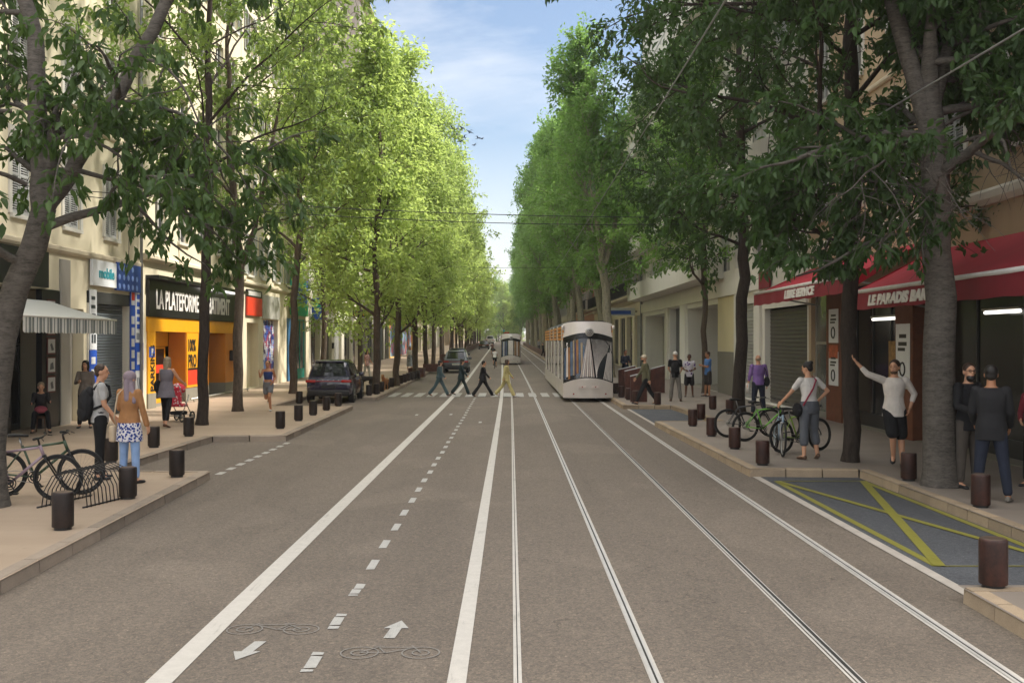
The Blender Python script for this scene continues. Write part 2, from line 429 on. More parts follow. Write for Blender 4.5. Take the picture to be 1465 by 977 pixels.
def pictogram(cx, cy, w, flip):
    mb = MB(); r = w*.19; k = .62; z = .007
    def ring(x, y, r):
        n = 24
        for i in range(n):
            a = 2*PI*i/n; b = 2*PI*(i+1)/n
            def P(t, q): return Vector((cx+flip*(x+q*math.cos(t)), cy+(y+q*math.sin(t))*k*1.6, z))
            mb.quad(P(a, r-.006), P(a, r+.006), P(b, r+.006), P(b, r-.006))
    def ln(a, b, t=.012):
        mb2 = (cx+flip*a[0], cy+a[1]*k*1.6), (cx+flip*b[0], cy+b[1]*k*1.6); band(mb, mb2[0], mb2[1], t, z+.001)
    ring(-w*.31, 0, r); ring(w*.31, 0, r); ring(-w*.31, 0, r*.45); ring(w*.31, 0, r*.45)
    ln((-w*.31, 0), (-w*.05, -.01)); ln((-w*.05, -.01), (w*.22, r*.9)); ln((-w*.05, -.01), (-w*.14, r*1.0)); ln((-w*.14, r*.95), (w*.2, r*.95)); ln((w*.31, 0), (w*.2, r*1.25)); ln((-w*.31, 0), (-w*.14, r)); ln((-w*.2, r*1.15), (-w*.08, r*1.15))
    return tag(mb.build('cycle_pictogram', m_outline), kind='structure')
pictogram(-.93, 7.88, .76, 1); pictogram(-1.98, 8.52, .76, -1)
mb = MB()   # manhole covers far down the street
for (X, Y) in ((-4.3, 104), (4.6, 108)):
    c = W(X, Y, .012); mb.lathe([(.32, 0), (.32, .004)], 16, c)
tag(mb.build('manhole_cover', m_groove), kind='structure')
# ------------------------------------------------------------------ trees
def leafmat(name, dark, light, tr, transw=.45):
    t = NT(name)
    at = t.new('Attribute', attribute_name='rnd'); at.attribute_type = 'GEOMETRY'
    big = t.noise(.55, 3, .6)
    f = t.math('ADD', t.math('MULTIPLY', at.outputs['Fac'], .65), t.math('MULTIPLY', big, .35))
    c = t.ramp(f, [(.12, dark), (.88, light)])
    t.base(c); t.set(.5, 0, .35)
    tl = t.new('BsdfTranslucent'); t.l(t.mix(.6, c, tr, 'MIX'), tl.inputs['Color'])
    mx = t.new('MixShader'); mx.inputs[0].default_value = transw
    t.l(t.b.outputs[0], mx.inputs[1]); t.l(tl.outputs[0], mx.inputs[2]); t.l(mx.outputs[0], t.out.inputs['Surface'])
    return t.m
m_leafL = leafmat('leaf_spring_green', lin('#64823c'), lin('#b4c870'), lin('#cadc78'), .58)  # left row lighter than the right: sunlight partly put into leaf colour
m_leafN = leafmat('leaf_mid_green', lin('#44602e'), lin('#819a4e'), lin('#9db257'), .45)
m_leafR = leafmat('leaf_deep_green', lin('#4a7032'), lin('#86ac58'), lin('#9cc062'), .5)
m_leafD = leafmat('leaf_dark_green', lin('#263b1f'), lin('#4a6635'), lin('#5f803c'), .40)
m_leafT = leafmat('leaf_shade_green', lin('#2a3f21'), lin('#526e33'), lin('#66823a'), .38)  # near left tree's shade partly put into its darker leaf colour
def barkmat(name, c, k=1.0, ring=True):
    t = NT(name); a = t.noise(3, 6, .7, t.coord((1.2, 1.2, 5.0) if ring else (4, 4, .7))); b = t.noise(14, 5, .7, t.coord((1, 1, 3.2) if ring else (2, 2, .6)))
    f = t.math('ADD', t.math('MULTIPLY', a, .5), t.math('MULTIPLY', b, .5))
    t.base(t.ramp(f, [(.36, sc3(c, .38)), (.5, c), (.66, sc3(c, 1.5))])); t.set(.85, 0, .25); t.bump(f, .9, .03); return t.m
m_barkA = barkmat('bark_grey_ringed', lin('#57524c')); m_barkB = barkmat('bark_dark', lin('#352d27'), ring=False)
m_barkC = barkmat('bark_plane_pale', lin('#8f8975'), ring=False); m_barkD = barkmat('bark_brown', lin('#51463b'), ring=False)

class Tree:
    def __init__(s, seed): s.r = random.Random(seed); s.nr = np.random.RandomState(seed); s.mb = MB(); s.tw = []
    zmin = -9
    def branch(s, p, d, L, r0, r1, n, wob, trop, sides):
        pts = [p.copy()]; rad = [r0]; d = d.normalized()
        for i in range(n):
            d = (d + Vector((s.r.gauss(0, wob), s.r.gauss(0, wob), s.r.gauss(0, wob)+trop))).normalized()
            p = p + d*(L/n); pts.append(p.copy()); rad.append(r0+(r1-r0)*(i+1)/n)
        if sides < 7 and min(q.z for q in pts) < s.zmin: return None, None, None
        s.mb.tube(pts, rad, sides, cap=False)
        return pts, rad, d
    def limb(s, p, d, L, r, lv, o):
        r_ = s.r
        if lv == 1: pts, rad, dd = s.branch(p, d, L, r, r*.35, 7, .10, o.get('t1', .05), 7)
        elif lv == 2: pts, rad, dd = s.branch(p, d, L, r, max(.006, r*.3), 5, .16, o.get('t2', 0), 5)
        else:
            pts, rad, dd = s.branch(p, d, L, r, .003, 4, .2, o.get('t3', -.06), 3)
            if pts: s.tw.append(pts)
            return
        if pts is None: return
        nn = o['n2'] if lv == 1 else o['n3']; t0 = .22 if lv == 1 else .15
        for k in range(nn):
            t = t0+(1-t0)*(k+r_.random()*.8)/nn; q = min(len(pts)-1.001, t*(len(pts)-1)); i = int(q)
            c = pts[i].lerp(pts[i+1], q-i); ax = (pts[i+1]-pts[i]).normalized()
            a = r_.uniform(0, 2*PI); u = ax.orthogonal().normalized(); w = ax.cross(u)
            sd = u*math.cos(a)+w*math.sin(a); sp_ = r_.uniform(.75, 1.25)
            nd = (ax*r_.uniform(.35, .8)+sd*sp_+Vector((0, 0, o.get('lift', .1)))).normalized()
            f = (1-.45*t)
            if lv == 1: s.limb(c, nd, L*r_.uniform(.38, .6)*f+.25, max(.012, rad[i]*.55), 2, o)
            else: s.limb(c, nd, r_.uniform(.5, 1.0)*o['tw'], .007, 3, o)
        # tip
        if lv == 1: s.limb(pts[-1], dd, L*.3, rad[-1], 2, o)
        else: s.limb(pts[-1], dd, o['tw']*.9, .007, 3, o)
    def leaves(s, per, size, wid, droop, mat, name, spread=.10, parent=None, jit=.35, keep=None):
        nr = s.nr; A = []; D = []; G = []
        for pts in s.tw:
            P = np.array([tuple(p) for p in pts]); n = max(2, int(per*nr.uniform(.7, 1.3)))
            t = (np.sqrt(nr.rand(n)))*(len(P)-1.001); i = t.astype(int); f = (t-i)[:, None]
            A.append(P[i]*(1-f)+P[i+1]*f); D.append(P[i+1]-P[i]); G.append(np.full(n, nr.rand()))
        A = np.concatenate(A); D = np.concatenate(D); G = np.concatenate(G); N = len(A)
        A = A+nr.normal(0, spread, (N, 3))
        if keep is not None:
            k = keep(A); A = A[k]; D = D[k]; G = G[k]; N = len(A)
        D /= np.linalg.norm(D, axis=1, keepdims=True)+1e-9
        d = D*.55+nr.normal(0, .6, (N, 3)); d[:, 2] -= droop; d /= np.linalg.norm(d, axis=1, keepdims=True)
        nn = nr.normal(0, .55, (N, 3)); nn[:, 2] += .9
        sd = np.cross(d, nn); sd /= np.linalg.norm(sd, axis=1, keepdims=True)+1e-9
        nn = np.cross(sd, d)
        L = (size*nr.uniform(.65, 1.3, N))[:, None]; w = L*wid
        V = np.empty((N, 6, 3))
        V[:, 0] = A; V[:, 5] = A+d*L-nn*L*.12
        V[:, 1] = A+d*L*.32+sd*w*.5+nn*w*.22; V[:, 2] = A+d*L*.32-sd*w*.5+nn*w*.22
        V[:, 3] = A+d*L*.68+sd*w*.36+nn*w*.10; V[:, 4] = A+d*L*.68-sd*w*.36+nn*w*.10
        me = bpy.data.meshes.new(name); me.vertices.add(N*6); me.vertices.foreach_set('co', V.reshape(-1).astype(np.float32))
        base = (np.arange(N)*6)[:, None]
        F = np.concatenate([base+np.array([[0, 1, 3, 5]]), base+np.array([[0, 5, 4, 2]])], axis=1).reshape(-1)
        me.loops.add(N*8); me.loops.foreach_set('vertex_index', F.astype(np.int32))
        me.polygons.add(N*2); me.polygons.foreach_set('loop_start', (np.arange(N*2)*4).astype(np.int32))
        at = me.attributes.new('rnd', 'FLOAT', 'FACE')
        v = np.clip(.5*G+.5*nr.rand(N), 0, 1); at.data.foreach_set('value', np.repeat(v, 2).astype(np.float32))
        me.materials.append(mat); me.update(calc_edges=True); me.validate()
        return link(name, me, parent)

def grow(root, seed, path, radii, o, leaf, bark, lmat, limbs=None, sides=12, keep=None):
    """path: trunk polyline (local), o: branching options, leaf: dict"""
    T = Tree(seed); r_ = T.r; T.zmin = o.get('zmin', -9)
    P = []; Rr = []
    for i in range(len(path)-1):       # subdivide with wobble
        a, b = Vector(path[i]), Vector(path[i+1]); n = max(2, int((b-a).length/.6))
        for k in range(n):
            f = k/n; j = 0 if (i == 0 and k == 0) else .025
            P.append(a.lerp(b, f)+Vector((r_.gauss(0, j), r_.gauss(0, j), 0))); Rr.append((radii[i]+(radii[i+1]-radii[i])*f)*r_.uniform(.96, 1.04))
    P.append(Vector(path[-1])); Rr.append(radii[-1])
    P.insert(1, P[0].lerp(P[1], .3)); Rr.insert(1, Rr[0]*1.04); Rr[0] *= 1.25      # root flare
    T.mb.tube(P, Rr, sides, cap=False)
    if limbs:
        for (pts, rad) in limbs:
            Q = []; q = []
            for i in range(len(pts)-1):
                a, b = Vector(pts[i]), Vector(pts[i+1]); n = 4
                for k in range(n): Q.append(a.lerp(b, k/n)+Vector((r_.gauss(0, .02),)*3)); q.append(rad[i]+(rad[i+1]-rad[i])*k/n)
            Q.append(Vector(pts[-1])); q.append(rad[-1]); T.mb.tube(Q, q, 10, cap=False)
            L = sum((Q[i+1]-Q[i]).length for i in range(len(Q)-1))
            for k in range(o.get('nlimb', 5)):
                t = .25+.75*(k+r_.random())/o.get('nlimb', 5); i = min(len(Q)-2, int(t*(len(Q)-1))); ax = (Q[i+1]-Q[i]).normalized()
                a = r_.uniform(0, 2*PI); u = ax.orthogonal().normalized(); w = ax.cross(u)
                T.limb(Q[i], ax*.5+(u*math.cos(a)+w*math.sin(a)), o['R']*r_.uniform(.45, .8), max(.02, q[i]*.45), 1, o)
    tot = [0]
    for i in range(len(P)-1): tot.append(tot[-1]+(P[i+1]-P[i]).length)
    H = tot[-1]; n1 = o['n1']; az = r_.uniform(0, 6.28)
    for k in range(n1):
        t = o['lo']+(1-o['lo'])*(k+.5*r_.random())/n1; s_ = t*H; i = max(j for j in range(len(tot)) if tot[j] <= s_+1e-6); i = min(i, len(P)-2)
        c = P[i].lerp(P[i+1], (s_-tot[i])/(tot[i+1]-tot[i]+1e-9)); az += 2.4+r_.uniform(-.4, .4)
        prof = o['prof'](min(1, max(0, (t-o['lo'])/(1-o['lo'])))); el = o.get('el', .5)*(.5+t)+r_.uniform(-.15, .2)
        d = Vector((math.cos(az)*math.cos(el), math.sin(az)*math.cos(el), math.sin(el)))
        if 'bias' in o: d = (d+Vector(o['bias'])).normalized()
        T.limb(c, d, o['R']*prof*r_.uniform(.8, 1.12), max(.022, Rr[i]*r_.uniform(.32, .5)), 1, o)
    T.limb(P[-1], Vector((0, 0, 1)), o['R']*.5, Rr[-1], 1, o)
    for e in o.get('extra', []):      # hanging boughs: (start, dir, length, radius)
        T.limb(Vector(e[0]), Vector(e[1]), e[2], e[3], 1, dict(o, **(e[4] if len(e) > 4 else {})))
    tr = T.mb.build('trunk', bark, root, smooth=True, fix=False)
    cr = T.leaves(leaf['per'], leaf['size'], leaf['wid'], leaf['droop'], lmat, 'crown', leaf.get('spread', .1), root, keep=keep)
    return T
prof_col = lambda t: .62+.55*math.sin(PI*min(1, t*1.1))*.8-.35*max(0, t-.75)*2
prof_cone = lambda t: 1.12-.80*t+.12*math.sin(PI*t)
prof_dome = lambda t: .8+.4*math.sin(PI*t)-.5*max(0, t-.6)
prof_bottom = lambda t: .85 if t < .7 else .85-(t-.7)

GL = 'street trees along the left pavement'; GR = 'street trees along the right pavement'
# --- near left: leaning forked tree with long drooping sprays
t = thing('street_tree', 'thick leaning grey ringed trunk forking by the parked bicycles at the left edge', 'tree', W(-7.12, 14.0, PV), group=GL)
leafbig = dict(per=16, size=.165, wid=.42, droop=.75, spread=.05)
grow(t, 11, [(0,0,0),(.05,0,1.6),(.3,0,3.0),(.72,.05,4.1)], [.205,.185,.17,.155],
     dict(R=2.4, n1=2, n2=5, n3=4, lo=.80, tw=.55, prof=prof_dome, el=.4, t1=.0, t2=-.08, t3=-.2, nlimb=4,
          extra=[((.9,.0,4.6),(1,.5,.25),2.3,.04,{'t1':-.16}),((.8,.1,5.0),(.9,-.5,.3),2.2,.035,{'t1':-.2}),((.5,0,4.4),(-.6,-.5,.6),2.0,.035,{'t1':-.2}),((1.5,.3,5.6),(1,.1,.2),2.2,.035,{'t1':-.22}),((.3,.0,5.4),(-.8,-.4,.1),1.8,.03,{'t1':-.15}),((1.6,.5,6.2),(.8,-.4,.1),2.0,.03,{'t1':-.25})]),
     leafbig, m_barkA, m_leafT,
     limbs=[([(.72,.05,4.1),(.62,.1,5.0),(.5,.2,6.4),(.2,.3,8.0),(.0,.4,9.6)], [.15,.13,.11,.08,.05]), ([(.7,.05,4.0),(1.15,.15,4.75),(1.75,.3,5.9),(2.35,.5,7.3),(2.9,.8,9.2)], [.115,.105,.095,.08,.05])])
# --- second left, dark slim trunk
t = thing('street_tree', 'slim dark trunked tree beside the woman with the pushchair', 'tree', W(-8.33, 27.6, PV), group=GL)
grow(t, 23, [(0,0,0),(.06,0,2.5),(.12,.1,4.6),(.22,0,7),(.1,.2,10),(.3,0,13.5)], [.15,.14,.13,.115,.085,.04],
     dict(R=3.8, n1=12, n2=5, n3=5, lo=.40, tw=.8, prof=prof_dome, el=.5, t1=.03, t2=.0, t3=-.06), dict(per=17, size=.19, wid=.44, droop=.5, spread=.08), m_barkB, m_leafN)
t = thing('street_tree', 'grey forked tree in front of the orange shop front end pillar', 'tree', W(-8.8, 33.0, PV), group=GL)
grow(t, 31, [(0,0,0),(.02,0,3),(.05,.1,5.0),(-.25,0,8),(-.4,.2,11.5),(-.2,0,14.5)], [.17,.155,.14,.11,.07,.035],
     dict(R=3.5, n1=11, n2=5, n3=5, lo=.42, tw=.85, prof=prof_dome, el=.55, t1=.04, t2=.0, t3=-.08, nlimb=5), dict(per=18, size=.20, wid=.46, droop=.4, spread=.1), m_barkD, m_leafN,
     limbs=[([(.05,.1,4.6),(.5,.1,5.8),(.9,0,7.6),(1.3,.2,10)], [.1,.09,.07,.04])])
t = thing('street_tree', 'brown trunked tree left of the parked dark blue car', 'tree', W(-9.3, 43.8, PV), group=GL)
grow(t, 41, [(0,0,0),(.05,0,4),(.3,.1,7.5),(.2,0,11),(.4,.2,15.5)], [.17,.15,.13,.09,.035],
     dict(R=3.4, n1=14, n2=5, n3=5, lo=.34, tw=.9, prof=prof_cone, el=.65, t1=.06, t2=.02, t3=-.05, bias=(.15,0,0)), dict(per=18, size=.21, wid=.5, droop=.3, spread=.12), m_barkD, m_leafL)
# --- three prototypes of the left avenue
def protoL(seed, label, loc, H, R_):
    t = thing('street_tree', label, 'tree', loc, group=GL)
    grow(t, seed, [(0,0,0),(.1,0,H*.22),(-.05,.15,H*.42),(.2,0,H*.65),(.1,.1,H*.93)], [.16,.145,.12,.09,.03],
         dict(R=R_, n1=19, n2=6, n3=5, lo=.17, tw=.95, prof=prof_cone, el=.62, t1=.07, t2=.03, t3=-.05, bias=(-.18,0,0)), dict(per=18, size=.22, wid=.5, droop=.25, spread=.15), m_barkD, m_leafL)
    return t
pl = [protoL(51, 'slim kerbside tree beside the dark posts, just past the parked car', W(-5.75, 43.7, PV), 15.0, 2.3),
      protoL(52, 'slim tree at the kerb beside the small dark posts, second past the parked car', W(-5.6, 50.5, PV), 16.0, 2.4),
      protoL(53, 'brown leaning tree behind the parked car beside the cream corner house', W(-10.2, 56, PV), 16, 3.4)]
LT = [(-5.5, 60, 0, 2.0, 1.08, 'slim tree level with the near end of the long dark planter on the left'), (-5.7, 71, 1, 4.0, 1.05, 'tree standing against the mural shop front, near the woman in a white top'),
      (-9.6, 66, 2, 1.2, 1.0, 'tree close to the left facades behind the hotel sign')]
far = [(-5.8+.4*math.sin(i*2.9), 80+i*8.5+1.2*math.sin(i*2.1), i % 3, i*1.7, 1.02+.09*((i*7) % 3)) for i in range(20)]
farR = []
# --- right row
t = thing('street_tree', 'thick pale grey ringed trunk in front of the red bar awning', 'tree', W(6.72, 16.0, PV), group=GR)
grow(t, 61, [(0,0,0),(-.02,0,2.2),(-.05,.05,4.4),(-.15,.1,6.0)], [.25,.235,.215,.19],
     dict(zmin=3.0, R=2.8, n1=5, n2=6, n3=6, lo=.74, tw=.6, prof=prof_dome, el=.3, t1=-.03, t2=-.06, t3=-.18, nlimb=8,
          extra=[((-.1,0,3.9),(-1,-.1,.1),2.4,.04,{'t1':-.08}),((-.1,0,4.2),(-.5,-1,.35),1.8,.035,{'t1':-.05,'t3':-.05}),((0,0,5.2),(1,-.5,.6),2.0,.035,{'t1':-.05,'t3':-.05}),((-.1,0,4.7),(-1,.5,.1),2.6,.04,{'t1':-.05}),((0,.1,5.6),(.9,-.2,.5),2.2,.035,{'t1':-.06,'t3':-.05}),((-.1,.1,5.2),(-1,-.6,0),2.4,.035,{'t1':-.1}),((0,.1,5.8),(.8,.5,.5),2.0,.03,{'t1':-.06,'t3':-.05})]),
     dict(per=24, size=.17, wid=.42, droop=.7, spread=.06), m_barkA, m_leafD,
     keep=lambda A: ((A[:, 2] > 3.3) & (A[:, 0] < .05) & (A[:, 1] > -1.0)) | ((A[:, 2] > 4.9) & (A[:, 0] < .3)) | (A[:, 2] > 5.3),
     limbs=[([(-.15,.1,5.7),(-.55,.1,7.0),(-1.0,.2,8.8),(-1.3,.2,11)], [.15,.13,.10,.05]), ([(-.15,.1,5.8),(.25,.15,7.2),(.5,.2,9.0),(.8,.2,11.5)], [.14,.12,.09,.045])])
t = thing('street_tree', 'slender dark trunk the man in white leans his hand on', 'tree', W(6.36, 19.2, PV), group=GR)
grow(t, 71, [(0,0,0),(.0,0,3),(.03,.1,5.5),(.06,.1,8.5),(.0,0,12)], [.155,.145,.14,.13,.05],
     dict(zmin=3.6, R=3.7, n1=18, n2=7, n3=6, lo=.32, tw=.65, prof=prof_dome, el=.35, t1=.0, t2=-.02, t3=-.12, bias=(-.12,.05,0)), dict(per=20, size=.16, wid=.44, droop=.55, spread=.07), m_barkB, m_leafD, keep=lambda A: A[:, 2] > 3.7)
t = thing('street_tree', 'dark trunked tree behind the row of bicycles', 'tree', W(7.2, 32.4, PV), group=GR)
grow(t, 81, [(0,0,0),(.1,0,1.5),(.12,.1,3),(.2,.1,5.5),(.1,.1,9),(-.1,0,14)], [.21,.195,.19,.165,.13,.05],
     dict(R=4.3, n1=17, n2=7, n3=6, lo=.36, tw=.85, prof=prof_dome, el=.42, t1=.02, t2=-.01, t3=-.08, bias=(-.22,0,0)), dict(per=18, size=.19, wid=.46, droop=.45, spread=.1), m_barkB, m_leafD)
t = thing('street_tree', 'thin trunk in front of the large dark shop opening', 'tree', W(8.35, 44.0, PV), group=GR)
grow(t, 91, [(0,0,0),(0,0,4),(-.1,0,8),(0,.1,13)], [.13,.12,.10,.04],
     dict(R=3.4, n1=14, n2=5, n3=5, lo=.34, tw=.9, prof=prof_cone, el=.5, t1=.04, t2=.0, t3=-.06, bias=(-.25,0,0)), dict(per=22, size=.21, wid=.48, droop=.35, spread=.12), m_barkD, m_leafR)
def protoR(seed, label, loc, H, R_, lean=0.0):
    t = thing('street_tree', label, 'tree', loc, group=GR)
    l = lean
    grow(t, seed, [(0,0,0),(-.1-l*.3,0,H*.24),(-.3-l*.6,.15,H*.40),(-.9-l,.1,H*.66),(-1.0-l,.1,H*.94)], [.30,.25,.22,.15,.04],
         dict(R=R_, n1=18, n2=6, n3=5, lo=.28, tw=1.05, prof=prof_col, el=.8, t1=.10, t2=.05, t3=-.03, nlimb=5, bias=(-.03,0,0)), dict(per=20, size=.23, wid=.55, droop=.25, spread=.15), m_barkC, m_leafR,
         limbs=[([(-.25-l*.5,.1,H*.33),(.4,.1,H*.45),(.7,0,H*.6),(.8,.1,H*.8)], [.17,.14,.10,.04])])
    return t
pr = [protoR(101, 'tall pale plane tree with a forked trunk just behind the near tram', W(6.0, 61, PV), 19.5, 3.5, .3), protoR(102, 'pale plane trunk leaning over the tracks by the dark tram shelter', W(5.9, 78, PV), 18.5, 3.6, .8),
      protoR(103, 'plane tree behind the tram roof, second past the forked plane', W(6.6, 70, PV), 18, 3.6, .5)]
farR = [(5.7+.5*math.sin(i*2.3), 86+i*8+1.3*math.sin(i*1.7), (i*2+1) % 3, i*1.7 % 2.2-1.1, .98+.07*((i*5) % 3)) for i in range(20)]
reindex()
for (X, Y, k, rz, s_, lab) in LT: dup(pl[k], W(X, Y, PV), rz, lab, s_)
for (X, Y, k, rz, s_) in far: dup(pl[k], W(X, Y, PV), rz, 'bright green tree in the far left row of the avenue', (s_*1.04, s_*.96, s_*(1.0+.06*((int(Y)*5) % 4))))
for (X, Y, k, rz, s_) in farR: dup(pr[k], W(X, Y, PV), rz, 'green plane tree in the far right row of the avenue', (s_*.97, s_*1.05, s_*(.88+.07*((int(Y)*3) % 4))))

for i, (X, Y) in enumerate(((-5.5,372),(-2.0,385),(.2,370),(3.4,378),(6,372),(-8,378),(-12,390),(10,385),(-1.5,400),(2.2,402),(5,398))): dup((pl+pr)[(i*4) % 6], W(X, Y-42, -5.5), i*1.3, 'tree of the distant clump closing the end of the avenue', 1.25+.1*(i % 3), group='trees closing the far end of the avenue')

# ------------------------------------------------------------------ buildings
def wallmat(name, c, dirt=.25):
    if name in MATS: return MATS[name]
    if isinstance(c, str): c = lin(c)
    t = NT(name); a = t.noise(.45, 5, .65); s_ = t.noise(1.0, 5, .7, t.coord((2.5, 2.5, .22))); f = t.noise(40, 3, .6)
    k = t.mix(a, sc3(c, .86), sc3(c, 1.1)); k = t.mix(t.math('MULTIPLY', t.ramp(s_, [(.5, (0,0,0)), (.75, (1,1,1))]), dirt), k, sc3(c, .55))
    t.base(k); t.set(.85, 0, .25); t.bump(f, .12, .01); MATS[name] = t.m; return t.m
m_cream = wallmat('render_cream', '#d6cdb2'); m_cream2 = wallmat('render_pale_cream', '#d6cbb2'); m_white = wallmat('render_white', '#d9d6cc', .2)
m_beige = wallmat('render_beige', '#b09c80'); m_offw = wallmat('render_off_white', '#cfcabb'); m_grey = wallmat('render_grey', '#9a968c'); m_ochre = wallmat('render_ochre', '#c9a25e')
m_pink = wallmat('render_rose', '#b98f80'); m_stone = wallmat('stone_trim', '#bfb49c'); m_bluegrey = wallmat('render_blue_grey', '#8f939a'); m_lowgrey = wallmat('plinth_grey', '#827d70')
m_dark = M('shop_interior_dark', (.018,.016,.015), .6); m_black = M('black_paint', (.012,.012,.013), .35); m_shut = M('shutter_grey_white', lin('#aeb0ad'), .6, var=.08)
m_shutB = M('roller_blue_grey', lin('#5e666c'), .45, .3, var=.1); m_shutD = M('roller_dark_grey', lin('#5b564f'), .4, .5, var=.12); m_shutL = M('roller_light_grey', lin('#a5a5a1'), .45, .4, var=.08)
m_alu = M('aluminium_frame', lin('#a9a89f'), .35, .6); m_frame = M('window_frame_white', lin('#c9c6bd'), .5, var=.05); m_brown = M('brown_wood', lin('#5a4030'), .6)
m_orange = M('orange_shop_panel', lin('#c47a22'), .5, var=.08, scale=1.2); m_yellowp = M('yellow_shop_band', lin('#e09d1c'), .45, var=.05); m_blackp = M('shop_fascia_black', (.013,.012,.012), .4)
m_whitel = M('lettering_white', (.72,.70,.66), .5, var=.04); m_blackl = M('lettering_black', (.012,.012,.012), .5); m_yell = M('lettering_yellow', lin('#e0b030'), .5)
m_blue = M('sign_blue', lin('#2b55b5'), .45, var=.08); m_signw = M('sign_white', lin('#d5d8da'), .45, var=.04); m_red = M('sign_red', lin('#c83a22'), .5); m_green = M('sign_green', lin('#1f9e5c'), .45); m_teal = M('sign_teal', lin('#22a79a'), .45)
m_lime = M('sign_lime', lin('#7ab648'), .5); m_iron = M('balcony_iron', (.03,.03,.032), .5); m_roof = M('roof_tiles', lin('#9c6a4c'), .85, var=.25, scale=6); m_pipe = M('drain_pipe_zinc', lin('#8b8d8c'), .5, .4)
m_brickO = M('orange_brick_pillar', lin('#633923'), .7, var=.2, scale=8)
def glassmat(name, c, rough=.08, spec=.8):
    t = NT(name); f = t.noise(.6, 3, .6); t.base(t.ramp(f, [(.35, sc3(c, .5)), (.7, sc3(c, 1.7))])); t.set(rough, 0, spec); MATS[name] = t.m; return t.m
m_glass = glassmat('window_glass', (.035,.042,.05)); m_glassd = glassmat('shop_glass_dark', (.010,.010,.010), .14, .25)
def mural(name, cols, sc_):
    t = NT(name); v = t.new('TexVoronoi', Scale=sc_); n = t.new('TexNoise', Scale=sc_*.8, Detail=3)
    t.l(t.tc.outputs['Object'], n.inputs['Vector']); mv = t.n.new('ShaderNodeVectorMath'); mv.operation = 'ADD'
    t.l(t.tc.outputs['Object'], mv.inputs[0]); t.l(n.outputs['Color'], mv.inputs[1]); t.l(mv.outputs[0], v.inputs['Vector'])
    sx = t.n.new('ShaderNodeSeparateColor'); t.l(v.outputs['Color'], sx.inputs[0])
    t.base(t.ramp(sx.outputs[0], [(i/len(cols), lin(c)) for i, c in enumerate(cols)], 'CONSTANT')); t.set(.6); return t.m
m_mural = mural('graffiti_mural', ['#3c5a78','#6f8fa6','#7a3f4e','#b86a3a','#39424e','#8b9aa0','#2e6a74','#a85a58','#50606c'], 1.3)
m_graf = mural('graffiti_door', ['#2f4ea0','#d9dbe4','#b04468','#3a2f58','#6f8fd0','#c8c8d2','#8a2f40'], 3.0)
m_display = mural('shop_display', ['#161412','#2a211a','#14161a','#4a3a28','#1b1d20','#5c5140','#1a1413'], 4.0)

